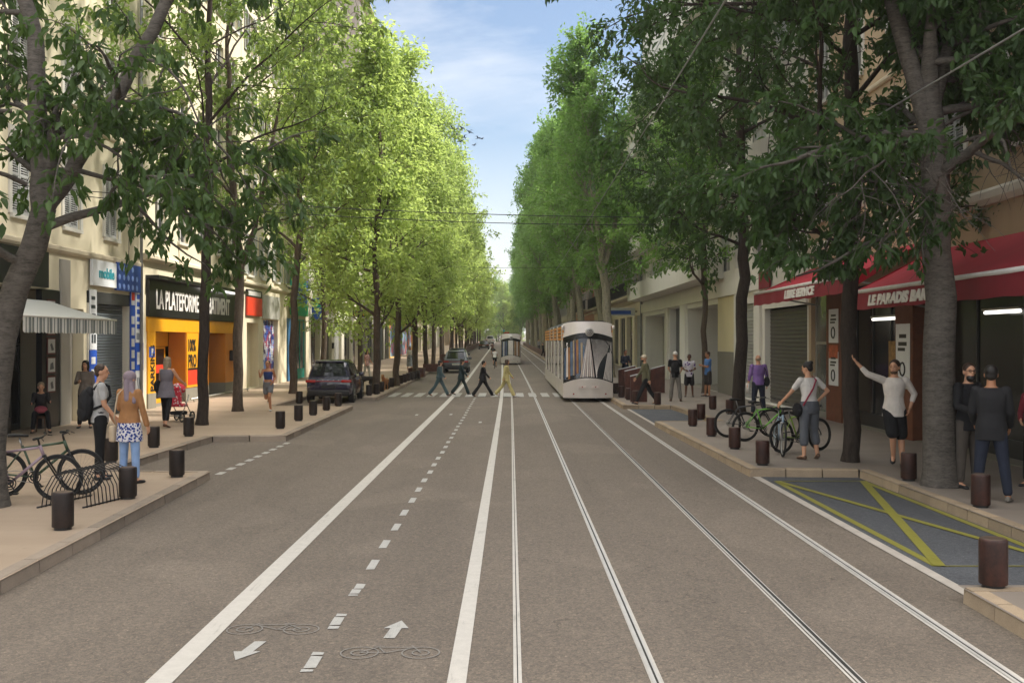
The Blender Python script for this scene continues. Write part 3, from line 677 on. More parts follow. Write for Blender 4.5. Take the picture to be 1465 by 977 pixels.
class Bld:
    """facade plane at local x=0 facing +x; u runs along +y locally"""
    def __init__(s, name, label, side, Z0, Z1, H, mat, X=None, depth=11, cat='building'):
        s.side = side; s.Z0 = Z0; s.Z1 = Z1; s.H = H; s.mat = mat; s.w = Z1-Z0
        s.X = X if X is not None else (-12.1 if side < 0 else 9.15); s.Zc = (Z0+Z1)/2; s.depth = depth
        c = W(s.X, s.Zc, 0)
        s.root = thing(name, label, cat, c, yaw(s.Zc)+(0 if side < 0 else PI)); s.ops = []; s.cnt = {}
    def u(s, Z): return (Z-s.Zc)*(1 if s.side < 0 else -1)
    def span(s, a, b):
        p, q = s.u(a), s.u(b); return (min(p, q), max(p, q))
    def opening(s, Za, Zb, z0, z1, d=.22): u0, u1 = s.span(Za, Zb); s.ops.append((u0, u1, z0, z1, d)); return u0, u1
    def wall(s, zmin=-.6, name='wall'):
        mb = MB(); u0, u1 = -s.w/2, s.w/2
        us = sorted(set([u0, u1]+[round(x, 4) for o in s.ops for x in o[:2]])); zs = sorted(set([zmin, s.H]+[round(z, 4) for o in s.ops for z in o[2:4]]))
        us = [x for x in us if u0-1e-6 <= x <= u1+1e-6]
        for a, b in zip(us, us[1:]):
            cz = None
            for c, d in zip(zs, zs[1:]):
                mu, mz = (a+b)/2, (c+d)/2
                if any(o[0] < mu < o[1] and o[2] < mz < o[3] for o in s.ops): continue
                mb.quad((0,a,c), (0,b,c), (0,b,d), (0,a,d))
        for a, b, c, d, e in s.ops:
            mb.quad((0,a,c), (-e,a,c), (-e,a,d), (0,a,d)); mb.quad((0,b,c), (0,b,d), (-e,b,d), (-e,b,c))
            mb.quad((0,a,d), (-e,a,d), (-e,b,d), (0,b,d)); mb.quad((0,a,c), (0,b,c), (-e,b,c), (-e,a,c))
        D = s.depth
        mb.quad((0,u0,zmin), (-D,u0,zmin), (-D,u0,s.H), (0,u0,s.H)); mb.quad((0,u1,zmin), (0,u1,s.H), (-D,u1,s.H), (-D,u1,zmin)); mb.quad((-D,u0,zmin), (-D,u1,zmin), (-D,u1,s.H), (-D,u0,s.H))
        mb.build(name, s.mat, s.root, fix=False)
        rb = MB(); e = .0; rb.extr([(.0, s.H), (-D/2, s.H+1.4), (-D, s.H)], 'y', u0, u1)
        rb.build('roof', m_roof, s.root)
    def part(s, name, mb, mat, smooth=False, label=None):
        o = mb.build(name, mat, s.root, smooth=smooth)
        if label: o['label'] = label
        return o
    def boxp(s, name, x0, x1, Za, Zb, z0, z1, mat, bev=0):
        u0, u1 = s.span(Za, Zb); mb = MB()
        mb.rbox(x0, x1, u0, u1, z0, z1, bev) if bev else mb.box(x0, x1, u0, u1, z0, z1)
        return s.part(name, mb, mat)
    def course(s, z, h=.18, p=.10, mat=None, name='string_course'):
        mb = MB(); mb.extr([(-.02, z), (p*.6, z), (p, z+h*.35), (p, z+h*.8), (p*.7, z+h), (-.02, z+h)], 'y', -s.w/2+.002, s.w/2-.002); return s.part(name, mb, mat or m_stone)
    def cornice(s, z, mat=None):
        mb = MB(); mb.extr([(-.02, z), (.12, z), (.16, z+.15), (.38, z+.3), (.55, z+.38), (.55, z+.5), (-.02, z+.5)], 'y', -s.w/2+.004, s.w/2-.004); return s.part('cornice', mb, mat or m_stone)
    def put(s, name, key, maker, Z, z, x=0):
        """place copy of a cached part (with sub-parts) at facade position"""
        if key in CACHE:
            o = CACHE[key]; c = o.copy(); C.objects.link(c)
            for g in CSUB[key]: d = g.copy(); C.objects.link(d); d.parent = c
        else:
            c, subs = maker(); CACHE[key] = c; CSUB[key] = subs
        c.parent = s.root; c.location = (x, s.u(Z), z); return c
CACHE = {}; CSUB = {}
def mk_window(w, h, fm, gm, shutters=None, sill=True, bars=True, surround=None):
    def f():
        mb = MB(); t = .06; d = -.17
        mb.box(d, d+.07, -w/2, -w/2+t, 0, h); mb.box(d, d+.07, w/2-t, w/2, 0, h); mb.box(d+.002, d+.068, -w/2+t, w/2-t, 0, t); mb.box(d+.002, d+.068, -w/2+t, w/2-t, h-t, h)
        if bars:
            mb.box(d, d+.075, -.04, .04, t, h-t); mb.box(d+.01, d+.055, -w/2+t, -.04, h*.68, h*.68+.04); mb.box(d+.01, d+.055, .04, w/2-t, h*.68, h*.68+.04)
        if sill: mb.box(-.17, .09, -w/2-.06, w/2+.06, -.10, -.002)
        if surround:
            for a, b, c, e in ((-w/2-.14, -w/2-.001, .003, h+.14), (w/2+.001, w/2+.14, .003, h+.14), (-w/2, w/2, h+.001, h+.14)): mb.box(.001, .045, a, b, c, e)
        o = mb.build('window', fm); subs = []
        pb = MB(); pb.box(d-.03, d-.005, -w/2+.01, w/2-.01, .01, h-.01); subs.append(pb.build('pane', gm, o))
        if shutters == 'closed':
            for sg in (-1, 1): subs.append(louvre(w/2-.03, h-.04, o, sg*(w/4), -.06))
        elif shutters == 'open':
            for sg in (-1, 1): subs.append(louvre(w/2, h, o, sg*(w*.75+.02), .05))
        elif shutters == 'roll':
            qb = MB()
            for k in range(int(h*.45/.05)): qb.box(d+.08, d+.1, -w/2+.01, w/2-.01, h-.05*(k+1)+.006, h-.05*k)
            subs.append(qb.build('roller_blind', m_shut, o))
        return o, subs
    return f
LV = {}
def louvre(w, h, par, y, x):
    k = (round(w, 3), round(h, 3))
    if k not in LV:
        mb = MB(); t = .05
        mb.box(-.02, .02, -w/2, -w/2+t, 0, h); mb.box(-.02, .02, w/2-t, w/2, 0, h)
        for z in (0, h*.5-.03, h-.07): mb.box(-.018, .018, -w/2+t, w/2-t, z, z+.07)
        n = int(h/.065)
        for i in range(n):
            z = .07+i*(h-.14)/n; mb.cbox((0, 0, z+.025), (.045, w-2*t, .01), ry=.75)
        LV[k] = mb.mesh('shutter', m_shut)
    return link('shutter', LV[k], par, (x, y, .02))
def roller(B, Za, Zb, z0, z1, x, mat, pitch=.09, name='roller_shutter'):
    u0, u1 = B.span(Za, Zb); mb = MB(); n = int((z1-z0)/pitch); pts = []
    for i in range(n):
        z = z0+i*(z1-z0)/n; q = (z1-z0)/n
        pts += [(x-.018, z), (x+.004, z+q*.2), (x+.01, z+q*.5), (x+.004, z+q*.8)]
    pts.append((x-.018, z1)); pts += [(x-.06, z1), (x-.06, z0)]
    mb.extr(pts, 'y', u0, u1); return B.part(name, mb, mat)
def door(B, Za, Zb, z0, z1, x, fm, gm, mid=True):
    u0, u1 = B.span(Za, Zb); mb = MB(); t = .07
    mb.box(x-.06, x, u0, u0+t, z0, z1); mb.box(x-.06, x, u1-t, u1, z0, z1); mb.box(x-.058, x-.002, u0+t, u1-t, z1-t, z1); mb.box(x-.058, x-.002, u0+t, u1-t, z0, z0+.16)
    if mid: mb.box(x-.058, x-.002, u0+t, u1-t, z0+2.15, z0+2.23)
    d = B.part('door', mb, fm); pb = MB(); pb.box(x-.04, x-.02, u0+.02, u1-.02, z0+.02, z1-.02); pb.build('pane', gm, d)
    hb = MB(); hb.tube([(x+.05, u0+t*.5, z0+.9), (x+.05, u0+t*.5, z0+1.3)], .015, 6); hb.box(x, x+.05, u0+t*.4, u0+t*.6, z0+.95, z0+.97); hb.box(x, x+.05, u0+t*.4, u0+t*.6, z0+1.23, z0+1.25); hb.build('handle', m_alu, d); return d
def shopfront(B, Za, Zb, z0, z1, x, fm, gm, bays=2, sillh=.5):
    u0, u1 = B.span(Za, Zb); mb = MB(); t = .06; w = (u1-u0)/bays
    for i in range(bays+1):
        c = u0+i*w; mb.box(x-.05, x+.02, max(u0, c-t/2), min(u1, c+t/2), z0, z1)
    mb.box(x-.045, x+.015, u0, u1, z1-.08, z1); mb.box(x-.045, x+.02, u0, u1, z0, z0+sillh)
    d = B.part('shop_window', mb, fm); pb = MB(); pb.box(x-.03, x-.01, u0+.01, u1-.01, z0+sillh, z1-.08); pb.build('pane', gm, d); return d
def fillback(B, Za, Zb, z0, z1, x, mat, name='interior_wall'):
    u0, u1 = B.span(Za, Zb); mb = MB(); mb.box(x-.05, x, u0, u1, z0, z1); return B.part(name, mb, mat)
def windows_row(B, Zs, z, w, h, key, **k):
    for Z in Zs:
        B.opening(Z-w/2, Z+w/2, z, z+h, .2)
        B.put('window', key, mk_window(w, h, k.get('fm', m_frame), k.get('gm', m_glass), k.get('shutters'), k.get('sill', True), k.get('bars', True), k.get('surround')), Z, z)
def balcony(B, Za, Zb, z, p=1.0, solid=None, h=1.0, name='balcony'):
    u0, u1 = B.span(Za, Zb); mb = MB(); mb.box(.002, p, u0, u1, z-.16, z); o = B.part(name, mb, m_stone if solid is None else solid)
    rb = MB()
    if solid is not None:
        rb.box(p-.1, p, u0+.001, u1-.001, z+.002, z+h*.72)
        for q in (u0+.001, u1-.101): rb.box(.003, p-.1, q, q+.1, z+.002, z+h*.72)
        rb.build('parapet', solid, o); hb = MB(); hb.tube([(p-.05, u0, z+h), (p-.05, u1, z+h)], .025, 6)
        n = max(2, int((u1-u0)/1.2))
        for i in range(n+1): hb.tube([(p-.05, u0+.03+(u1-u0-.06)*i/n, z+h*.7), (p-.05, u0+.03+(u1-u0-.06)*i/n, z+h)], .018, 5)
        hb.build('railing', m_alu, o)
    else:
        rb.box(p-.06, p-.02, u0, u1, z+h-.04, z+h); rb.box(p-.05, p-.03, u0, u1, z+.06, z+.09); n = int((u1-u0)/.14)
        for i in range(n+1): y = u0+.01+(u1-u0-.02)*i/max(1, n); rb.box(p-.045, p-.03, y-.008, y+.008, z, z+h-.04)
        for q in (u0, u1-.02):
            rb.box(.0, p-.04, q, q+.02, z+h-.04, z+h)
            for i in range(5): rb.box(.1+i*p*.18, .115+i*p*.18, q, q+.02, z, z+h-.04)
        rb.build('railing', m_iron, o)
    return o
def fpt(side, Z, z, out=0.0, X=None):
    X = X if X is not None else (-12.1 if side < 0 else 9.15)
    return W(X+(out if side < 0 else -out), Z, z)
def fyaw(side, Z): return yaw(Z)+(0 if side < 0 else PI)
def sgn(name, label, cat, side, Z, z, out=.02, group=None, X=None): return thing(name, label, cat, fpt(side, Z, z, out, X), fyaw(side, Z), group)
def panel(root, name, y0, y1, z0, z1, mat, t=.03, x=0):
    mb = MB(); mb.rbox(x, x+t, y0, y1, z0, z1, min(.008, t*.3)); return mb.build(name, mat, root)

P = PV
# ============ LEFT SIDE ============
# shutters house with a dark shop
B = Bld('apartment_building', 'cream house with closed grey shutters above the striped white awning', -1, 13, 33.4, 19.5, m_cream)
B.opening(22.2, 27.4, P, 3.75, 1.2); B.opening(29.2, 33.1, P, 3.85, .35); B.opening(27.75, 29.0, P, 3.3, .35)
for z, h in ((5.5, 2.0), (9.0, 2.0), (12.5, 1.9), (16.0, 1.6)): windows_row(B, [16.6, 19.5, 22.4, 25.3, 28.2, 31.0], z, 1.05, h, 'wA%g' % h, shutters='closed', surround=True)
B.wall(); B.course(4.75, .2, .12); B.course(8.45, .14, .07); B.cornice(19.0)
fillback(B, 22.2, 27.4, P, 3.75, -1.18, m_display); shopfront(B, 22.25, 25.0, P+.002, 3.7, -.12, m_black, m_glassd, 2, .4); door(B, 25.0, 26.3, P+.002, 3.7, -.5, m_black, m_glassd)
B.boxp('shop_pillar', -.12, .03, 26.35, 27.4, P+.003, 3.74, m_black); fillback(B, 27.75, 29.0, P, 3.3, -.32, m_grey, 'doorway_panel')
roller(B, 29.9, 32.4, P+.01, 3.5, -.2, m_shutB, .085); B.boxp('shutter_box', -.3, .02, 29.25, 33.05, 3.5, 3.84, M('dark_steel', (.03,.03,.03), .5)); B.boxp('pillar', -.3, .015, 29.25, 29.88, P+.002, 3.5, m_offw); B.boxp('pillar', -.3, .015, 32.42, 33.05, P+.002, 3.5, m_offw)
B.boxp('pillar', .002, .06, 27.42, 28.0, P, 4.6, m_grey); mb = MB(); mb.tube([(.1, B.u(33.25), 0), (.1, B.u(33.25), 18.9)], .055, 8); B.part('drain_pipe', mb, m_pipe, True)
B.boxp('fascia', .003, .10, 22.0, 26.6, 3.78, 4.7, m_black)
# frames of photographs on the shop pillar
s = sgn('photo_strip', 'column of five small white photo cards on the dark shop pillar', 'poster', -1, 26.85, 1.05, .035)
for k in range(5):
    fr = panel(s, 'card', -.24, .24, k*.5, k*.5+.44, m_red if False else M('card_frame_maroon', lin('#5a2a2a'), .5), .02); pb = MB(); pb.box(.021, .026, -.20, .20, k*.5+.04, k*.5+.40); q = pb.build('picture', M('card_paper', lin('#b9bab8'), .5, var=.1, scale=5), fr)
    pb = MB(); rr = random.Random(k); pb.extr([(rr.uniform(-.12,.0), k*.5+.1), (rr.uniform(.02,.14), k*.5+.12), (rr.uniform(.0,.1), k*.5+.3), (rr.uniform(-.1,.0), k*.5+.26)], 'x', .0262, .029); pb.build('motif', M('card_motif', lin('#55585c'), .5), fr)
# striped awning
aw = thing('striped_awning', 'white and grey striped canvas awning with scalloped valance over the dark shop', 'awning', fpt(-1, 24.2, 3.45, .02), 0)
mb = MB(); y0, y1 = -2.55, 2.55; n = 60; pr_ = 1.75
def stripes_mat(name, c0, c1, pitch, axis=1):
    t = NT(name); sx = t.n.new('ShaderNodeSeparateXYZ'); t.l(t.tc.outputs['Object'], sx.inputs[0])
    f = t.math('GREATER_THAN', t.math('FRACT', t.math('DIVIDE', sx.outputs[axis], pitch)), .5); t.base(t.mix(f, c0, c1)); t.set(.8, 0, .2)
    tl = t.new('BsdfTranslucent'); t.l(t.mix(f, c0, c1), tl.inputs['Color']); mx = t.new('MixShader'); mx.inputs[0].default_value = .3; t.l(t.b.outputs[0], mx.inputs[1]); t.l(tl.outputs[0], mx.inputs[2]); t.l(mx.outputs[0], t.out.inputs['Surface']); return t.m
m_stripe = stripes_mat('awning_stripes', lin('#e4e4de'), lin('#c6cac7'), .17); m_stripe2 = stripes_mat('valance_stripes', lin('#e4e4de'), lin('#8b928f'), .17)
def canopy(mb, pr_, y0, y1, zt, zf, n, sag=.03, th=.012):
    rows = 8
    def pt(i, j, off): f = j/rows; return (pr_*f, y0+(y1-y0)*i/n, zt+(zf-zt)*f-sag*math.sin(PI*f)+off)
    for off in (0, -th):
        for i in range(n):
            for j in range(rows):
                q = [pt(i, j, off), pt(i, j+1, off), pt(i+1, j+1, off), pt(i+1, j, off)]; mb.quad(*(q if off == 0 else q[::-1]))
canopy(mb, pr_, y0, y1, 0, -.50, 20); mb.build('canopy', m_stripe, aw, True, fix=False)
mb = MB(); N = 240
def vz(i): return -.84-.035*abs(math.sin(PI*(i/N)*30))
for i in range(N):
    a = y0+(y1-y0)*i/N; b = y0+(y1-y0)*(i+1)/N; xa = pr_+.02+.012*math.sin(i*.5); xb = pr_+.02+.012*math.sin((i+1)*.5)
    mb.quad((xa, a, -.52), (xa, a, vz(i)), (xb, b, vz(i+1)), (xb, b, -.52)); mb.quad((xa-.008, a, -.52), (xb-.008, b, -.52), (xb-.008, b, vz(i+1)), (xa-.008, a, vz(i)))
mb.build('valance', m_stripe2, aw, True, fix=False)
mb = MB(); mb.tube([(pr_+.01, y0-.02, -.51), (pr_+.01, y1+.02, -.51)], .028, 8); mb.build('front_bar', m_frame, aw, True)
for yy in (y0+.3, y1-.3): mb = MB(); mb.tube([(.02, yy, -.75), (.85, yy+.15, -.72), (pr_-.02, yy, -.53)], .02, 6); mb.build('arm', m_alu, aw)
# poster columns and blue sign around the grey shutter
s = sgn('poster_column', 'narrow white and blue poster column beside the doorway of the waiting woman', 'sign', -1, 29.55, P+.25, .03)
panel(s, 'board', -.24, .24, 0, 1.75, m_blue); panel(s, 'board', -.24, .24, 1.76, 3.5, m_signw)
mb = MB()
for (y0_, y1_, z0_, z1_) in ((-.16,.1,3.2,3.3),(-.18,.12,2.95,3.05),(-.12,.14,2.55,2.8),(-.15,-.03,1.95,2.2),(.02,.15,1.95,2.2)): mb.box(.031, .036, y0_, y1_, z0_, z1_)
mb.build('print', M('print_dark', lin('#3c4448'), .5), s); mb = MB(); mb.box(.031, .037, -.18, .15, 2.35, 2.48); mb.build('print', m_lime, s); mb = MB(); mb.box(.031,.036,-.17,.12,1.35,1.55); mb.box(.031,.036,-.17,.05,1.05,1.2); mb.build('print', m_signw, s)
s = sgn('poster_column', 'double blue and white poster column on the left edge of the orange shop front', 'sign', -1, 33.05, P+.1, .03)
panel(s, 'board', -.62, -.22, 0, 3.9, m_blue); panel(s, 'board', -.18, .52, 0, 1.2, m_signw); panel(s, 'board', -.18, .52, 1.21, 2.1, m_blue); panel(s, 'board', -.18, .52, 2.11, 3.9, m_signw)
mb = MB()
for k in range(5): mb.box(.031, .036, -.08, .42, 2.55+k*.24, 2.70+k*.24)
mb.build('print', m_blue, s); mb = MB()
for k in range(6): mb.box(.031, .036, -.55, -.3, .9+k*.36, 1.15+k*.36)
mb.box(.031,.036,-.06,.40,1.4,1.8); mb.box(.031,.036,-.56,-.28,3.3,3.8); mb.build('print', m_signw, s)
mb = MB(); mb.box(.037,.041,-.54,-.3,3.45,3.7); mb.build('print', m_red, s); mb = MB()
for k in range(4): mb.box(.031,.036,-.1+k*.14,-.02+k*.14,2.2,2.42)
for k in range(3): mb.cbox((.034, .05+k*.13, .6), (.005, .05, .8), rx=.25)
mb.build('print', M('print_grey', lin('#566270'), .5), s)
s = sgn('shop_sign', 'blue and white mobile phone shop sign above the grey roller shutter', 'sign', -1, 31.2, 4.0, .05)
panel(s, 'panel', -1.9, -.1, 0, .75, m_signw, .08); panel(s, 'panel', -.09, 1.9, -.05, .80, M('sign_deep_blue', lin('#2a488c'), .5), .09)
text(s, 'mobile', .42, (.085, -1.45, .25), M('lettering_teal', lin('#2f8f9a'), .5), bold=.012); mb = MB()
for k in range(14): mb.ell((.095, .1+(k % 5)*.36, .08+(k//5)*.28), (.012, .09, .09), 10, 6)
mb.build('dots', M('dots_pale_blue', lin('#7f9bd8'), .5), s)

# ---- orange builders merchant
B = Bld('apartment_building', 'cream building above the orange and black shop front', -1, 33.42, 46.0, 19.0, m_cream)
B.opening(34.0, 45.4, P, 4.55, 1.9)
for z, h in ((6.0, 1.9), (9.4, 1.9), (12.8, 1.9), (16.0, 1.5)): windows_row(B, [35.4, 37.8, 40.2, 42.6, 44.8], z, 1.15, h, 'wB%g' % h, shutters=None if z == 6.0 else 'open' if z > 12 else 'roll')
B.wall(); B.course(5.05, .22, .25, m_cream2, 'ledge'); B.cornice(18.5)
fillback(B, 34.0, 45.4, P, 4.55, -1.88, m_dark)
B.boxp('floor_plate', -1.88, -.002, 34.0, 45.4, -.3, P+.012, m_lowgrey); B.boxp('ceiling', -1.88, -.005, 34.0, 45.4, 3.2, 4.5, M('ceiling_grey', lin('#8a8272'), .8))
B.boxp('fascia_band', -.3, .06, 33.95, 45.5, 2.72, 3.2, m_yellowp); B.boxp('fascia', -.2, .12, 33.95, 45.5, 3.22, 4.45, m_blackp)
B.boxp('canopy', .0, .45, 33.9, 45.6, 4.47, 4.58, m_blackp); mb = MB(); u0, u1 = B.span(39.6, 44.6); mb.box(.2, .3, u0, u1, 4.40, 4.465); B.part('light_tube', mb, emit('tube_light', (1,.95,.85), 1.2))
text(B.root, 'LA PLATEFORME DU BATIMENT', .92, (.125, B.u(34.55), 3.5), m_whitel, sx=.70, bold=.022)
B.boxp('shop_panel', -.5, .05, 34.0, 34.75, P+.5, 2.72, m_yellowp); B.boxp('plinth', -.52, .06, 34.0, 34.76, P, P+.498, m_lowgrey)
door(B, 35.6, 37.7, P+.02, 2.18, -.62, m_yellowp, m_glassd); B.boxp('transom', -.75, -.6, 34.8, 37.95, 2.2, 2.71, m_yellowp); B.boxp('shop_panel', -.74, -.62, 34.8, 35.58, P+.02, 2.19, m_yellowp)
mb = MB(); u0, u1 = B.span(35.75, 37.5); mb.box(-.615, -.60, u0, u1, P+1.1, P+1.4); B.part('door_sticker', mb, m_red)
B.boxp('shop_panel', -.6, .04, 38.0, 40.9, P+.5, 2.715, m_orange); B.boxp('plinth', -.62, .05, 37.98, 40.92, P, P+.498, m_lowgrey)
B.boxp('shop_panel', .042, .07, 38.05, 39.4, P+.52, 2.7, m_yellowp)
text(B.root, '100%', .62, (.072, B.u(38.12), 2.02), m_blackl, sx=.72, bold=.02); text(B.root, 'PRO', .66, (.072, B.u(38.18), 1.42), m_blackl, sx=.8, bold=.02)
mb = MB(); u0, u1 = B.span(38.15, 39.3); mb.box(.071, .08, u0, u1, .75, 1.3); B.part('notice', mb, m_red); mb = MB(); mb.box(.071, .082, u0, u1, 1.31, 1.62-.24); B.part('notice', mb, m_blackp)
B.boxp('door', -1.1, -1.0, 41.0, 43.25, P+.015, 2.7, M('door_grey_green', lin('#6e7568'), .6))
B.boxp('shop_panel', -.95, .04, 43.3, 45.4, P+.5, 2.715, m_orange); B.boxp('plinth', -.97, .05, 43.28, 45.42, P, P+.498, m_lowgrey)
mb = MB(); u0, u1 = B.span(43.9, 44.5); mb.rbox(.045, .2, u0, u1, 1.55, 2.0, .03); B.part('letter_box', mb, m_black)
B.boxp('shop_panel', .042, .06, 44.72, 45.38, P+.52, 2.7, m_yellowp)
text(B.root, 'OUVERT À TOUS', .34, (.062, B.u(45.15), P+.65), m_blackl, rot=(PI/2, -PI/2, PI/2), sx=.62, bold=.012)
text(B.root, 'PARKING', .52, (.052, B.u(34.6), P+.55), m_blackl, rot=(PI/2, -PI/2, PI/2), sx=.72, bold=.015)
mb = MB(); u0, u1 = B.span(34.1, 34.65); mb.box(.051, .06, u0, u1, 1.85, 2.2); B.part('notice', mb, m_blue); text(B.root, 'P', .32, (.063, B.u(34.28), 1.92), m_whitel, bold=.01)
mb = MB(); mb.tube([(.35, B.u(38), P), (.35, B.u(38), P+.12)], .03, 6); mb.tube([(.35, B.u(37.6), P+.12), (.35, B.u(46), P+.12)], .03, 6); mb.tube([(.35, B.u(45.8), P), (.35, B.u(45.8), P+.12)], .03, 6); B.part('wheel_guard', mb, m_alu, True)
# ---- pale house with graffiti doors and green pharmacy style front
B = Bld('apartment_building', 'pale cream house with the red and green shop signs', -1, 46.02, 62.0, 21.5, m_cream2)
B.opening(47.0, 49.2, P, 3.2, .4); B.opening(50.2, 53.4, P, 3.4, .3); B.opening(55.6, 61.0, P, 3.6, .35)
for z, h in ((5.4, 1.9), (8.8, 1.9), (12.2, 1.9), (15.6, 1.9), (18.6, 1.5)): windows_row(B, [47.6, 50.4, 53.2, 56, 58.8, 61], z, 1.1, h, 'wC%g' % h, shutters='open' if z < 12 else 'closed')
B.wall(); B.course(4.9, .2, .14); B.cornice(21.0)
fillback(B, 47, 49.2, P, 3.2, -.38, m_cream, 'door'); roller(B, 50.2, 53.4, P+.01, 3.4, -.2, m_graf); fillback(B, 55.6, 61.0, P, 3.6, -.34, m_dark)
shopfront(B, 57.2, 60.9, P+.002, 3.6, -.1, m_teal, m_glass, 3, .6); B.boxp('shop_panel', -.3, .03, 55.65, 57.1, P+.002, 3.58, M('shop_blue', lin('#3f6f9a'), .5)); B.boxp('fascia', .003, .08, 49.9, 53.6, 3.45, 4.6, M('fascia_grey', lin('#a9a79e'), .6))
mb = MB(); u0, u1 = B.span(58, 58.5); mb.box(-.09, -.05, u0, u1, .9, 3.3); B.part('neon_strip', mb, m_lime)
s = sgn('shop_sign', 'orange red shop fascia sign with pale lettering beside the orange shop', 'sign', -1, 48.0, 3.55, .04); panel(s, 'panel', -1.3, 1.5, 0, .85, m_red, .08); mb = MB()
for k in range(11): mb.box(.082, .09, -1.15+k*.22, -1.0+k*.22, .93, 1.13)
panel(s, 'panel', -1.3, 1.5, .86, 1.2, m_blackp, .078); mb.build('lettering', m_whitel, s)
s = sgn('shop_sign', 'green and blue layered shop sign above the teal shop window', 'sign', -1, 58.6, 3.75, .06); panel(s, 'panel', -2.4, 2.3, 0, .75, m_green, .1); panel(s, 'panel', -2.0, 1.7, .76, 1.6, M('sign_slate_blue', lin('#3a5f95'), .5), .09); panel(s, 'panel', -2.4, 1.7, 1.61, 2.1, m_teal, .1); panel(s, 'panel', 1.72, 2.4, .76, 2.1, m_blue, .08)
mb = MB()
for k in range(6): mb.box(.091, .1, -1.7+k*.5, -1.4+k*.5, .95, 1.4)
mb.build('lettering', M('dots_pale_blue2', lin('#8fb5d8'), .5), s)
s = sgn('projecting_sign', 'blue bracket sign jutting out past the green shop sign', 'sign', -1, 62.3, 3.6, .02); mb = MB(); mb.rbox(.1, 1.0, -.06, .06, 0, 1.3, .02); mb.build('panel', m_blue, s); mb = MB(); mb.tube([(-.05,0,1.1),(.12,0,1.1)], .03, 6); mb.build('bracket', m_black, s); mb = MB(); mb.box(.2,.9,-.065,.065,.75,1.2); mb.build('print', m_teal, s)
# ---- hotel corner and onward
def generic(label, side, Z0, Z1, H, mat, floors, pitch, ww, key, sh, gh=3.6, shop='dark', bal=None, X=None, course=True, surround=True):
    B = Bld('apartment_building', label, side, Z0, Z1, H, mat, X)
    n = max(1, int((Z1-Z0-1)/pitch)); m0 = (Z1-Z0-(n-1)*pitch)/2; Zs = [Z0+m0+i*pitch for i in range(n)]
    for z, h in floors: windows_row(B, Zs, z, ww, h, key+'%g' % h, shutters=sh, surround=surround, bars=True)
    r_ = random.Random(int(Z0)); mats_ = [m_shutD, m_shutL, m_shutB]
    m = max(1, int((Z1-Z0)/4.2)); st = (Z1-Z0)/m
    for i in range(m):
        a = Z0+i*st+.6; b = Z0+(i+1)*st-.6; k = r_.randrange(3); B.opening(a, b, P, gh, .35)
        if k == 0: roller(B, a+.01, b-.01, P+.01, gh-.01, -.2, mats_[r_.randrange(3)])
        elif k == 1: shopfront(B, a+.01, b-.01, P+.002, gh-.01, -.15, m_black, m_glass, 2, .5)
        else: fillback(B, a, b, P, gh, -.34, m_dark); door(B, (a+b)/2-.6, (a+b)/2+.6, P+.01, gh-.02, -.15, m_brown, m_glass)
    B.wall()
    if course: B.course(gh+.9, .2, .14)
    B.cornice(H-.5)
    if bal:
        for z in bal: balcony(B, Z0+m0-.9, Z1-m0+.9, z, .8)
    return B
B = generic('off white corner house with a small black and yellow hotel sign', -1, 62.02, 84, 20.5, m_offw, [(5.3, 2.0), (8.7, 2.0), (12.1, 1.9), (15.4, 1.9)], 2.7, 1.1, 'wD', 'open', 3.7, bal=[8.7])
s = sgn('hotel_sign', 'small black sign with yellow HOTEL lettering jutting from the off white house', 'sign', -1, 79.0, 4.0, .1); mb = MB(); mb.rbox(.1, 1.35, -.1, .1, 0, .55, .02); mb.build('panel', m_blackp, s); mb = MB(); mb.tube([(-.12,0,.4),(.12,0,.4)], .04, 6); mb.build('bracket', m_black, s)
text(s, 'HOTEL', .36, (.16, -.103, .14), m_yell, rot=(PI/2, 0, 0), bold=.02, sx=1.15)
mb = MB(); mb.rbox(.01, .12, -.2, .2, 0, .4, .02); o = mb.build('meter_box', m_black, None, loc=fpt(-1, 70.5, 1.7, 0), rot=(0,0,fyaw(-1, 70))); tag(o, 'small black meter box on the off white wall beyond the parked car', 'meter box')
generic('tall grey beige apartment block rising behind the left treetops', -1, 84.02, 106, 30.5, m_grey, [(5+3.1*i, 1.7) for i in range(8)], 3.0, 1.4, 'wE', 'roll', 3.8, bal=[8.1+3.1*i for i in range(7)], surround=False)
B = Bld('apartment_building', 'ochre house with a dark blue graffiti mural along its ground floor', -1, 106.02, 136, 18, m_ochre)
for z in (5.6, 9, 12.4): windows_row(B, [109+3*i for i in range(9)], z, 1.1, 1.9, 'wF', shutters='open')
B.opening(107, 135, P, 4.3, .3); B.wall(); fillback(B, 107, 135, P, 4.3, -.28, m_mural, 'mural'); B.course(4.8, .2, .14); B.cornice(17.5)
generic('cream house next to the ochre mural house', -1, 136.02, 166, 19, m_cream2, [(5.4, 1.9), (8.8, 1.9), (12.2, 1.9), (15.4, 1.6)], 3.0, 1.1, 'wG', 'closed')
generic('pale stone house far along the left row', -1, 166.02, 205, 20, m_offw, [(5.4, 1.9), (8.8, 1.9), (12.2, 1.9), (15.4, 1.6)], 3.2, 1.1, 'wH', 'open')
generic('beige house at the far left end of the street', -1, 205.02, 260, 19, m_beige, [(5.4, 1.9), (8.8, 1.9), (12.2, 1.9)], 3.6, 1.2, 'wI', 'open')
generic('last cream house closing the left row', -1, 260.02, 330, 18, m_cream, [(5.4, 1.9), (8.8, 1.9), (12.2, 1.9)], 4.0, 1.2, 'wJ', 'closed')

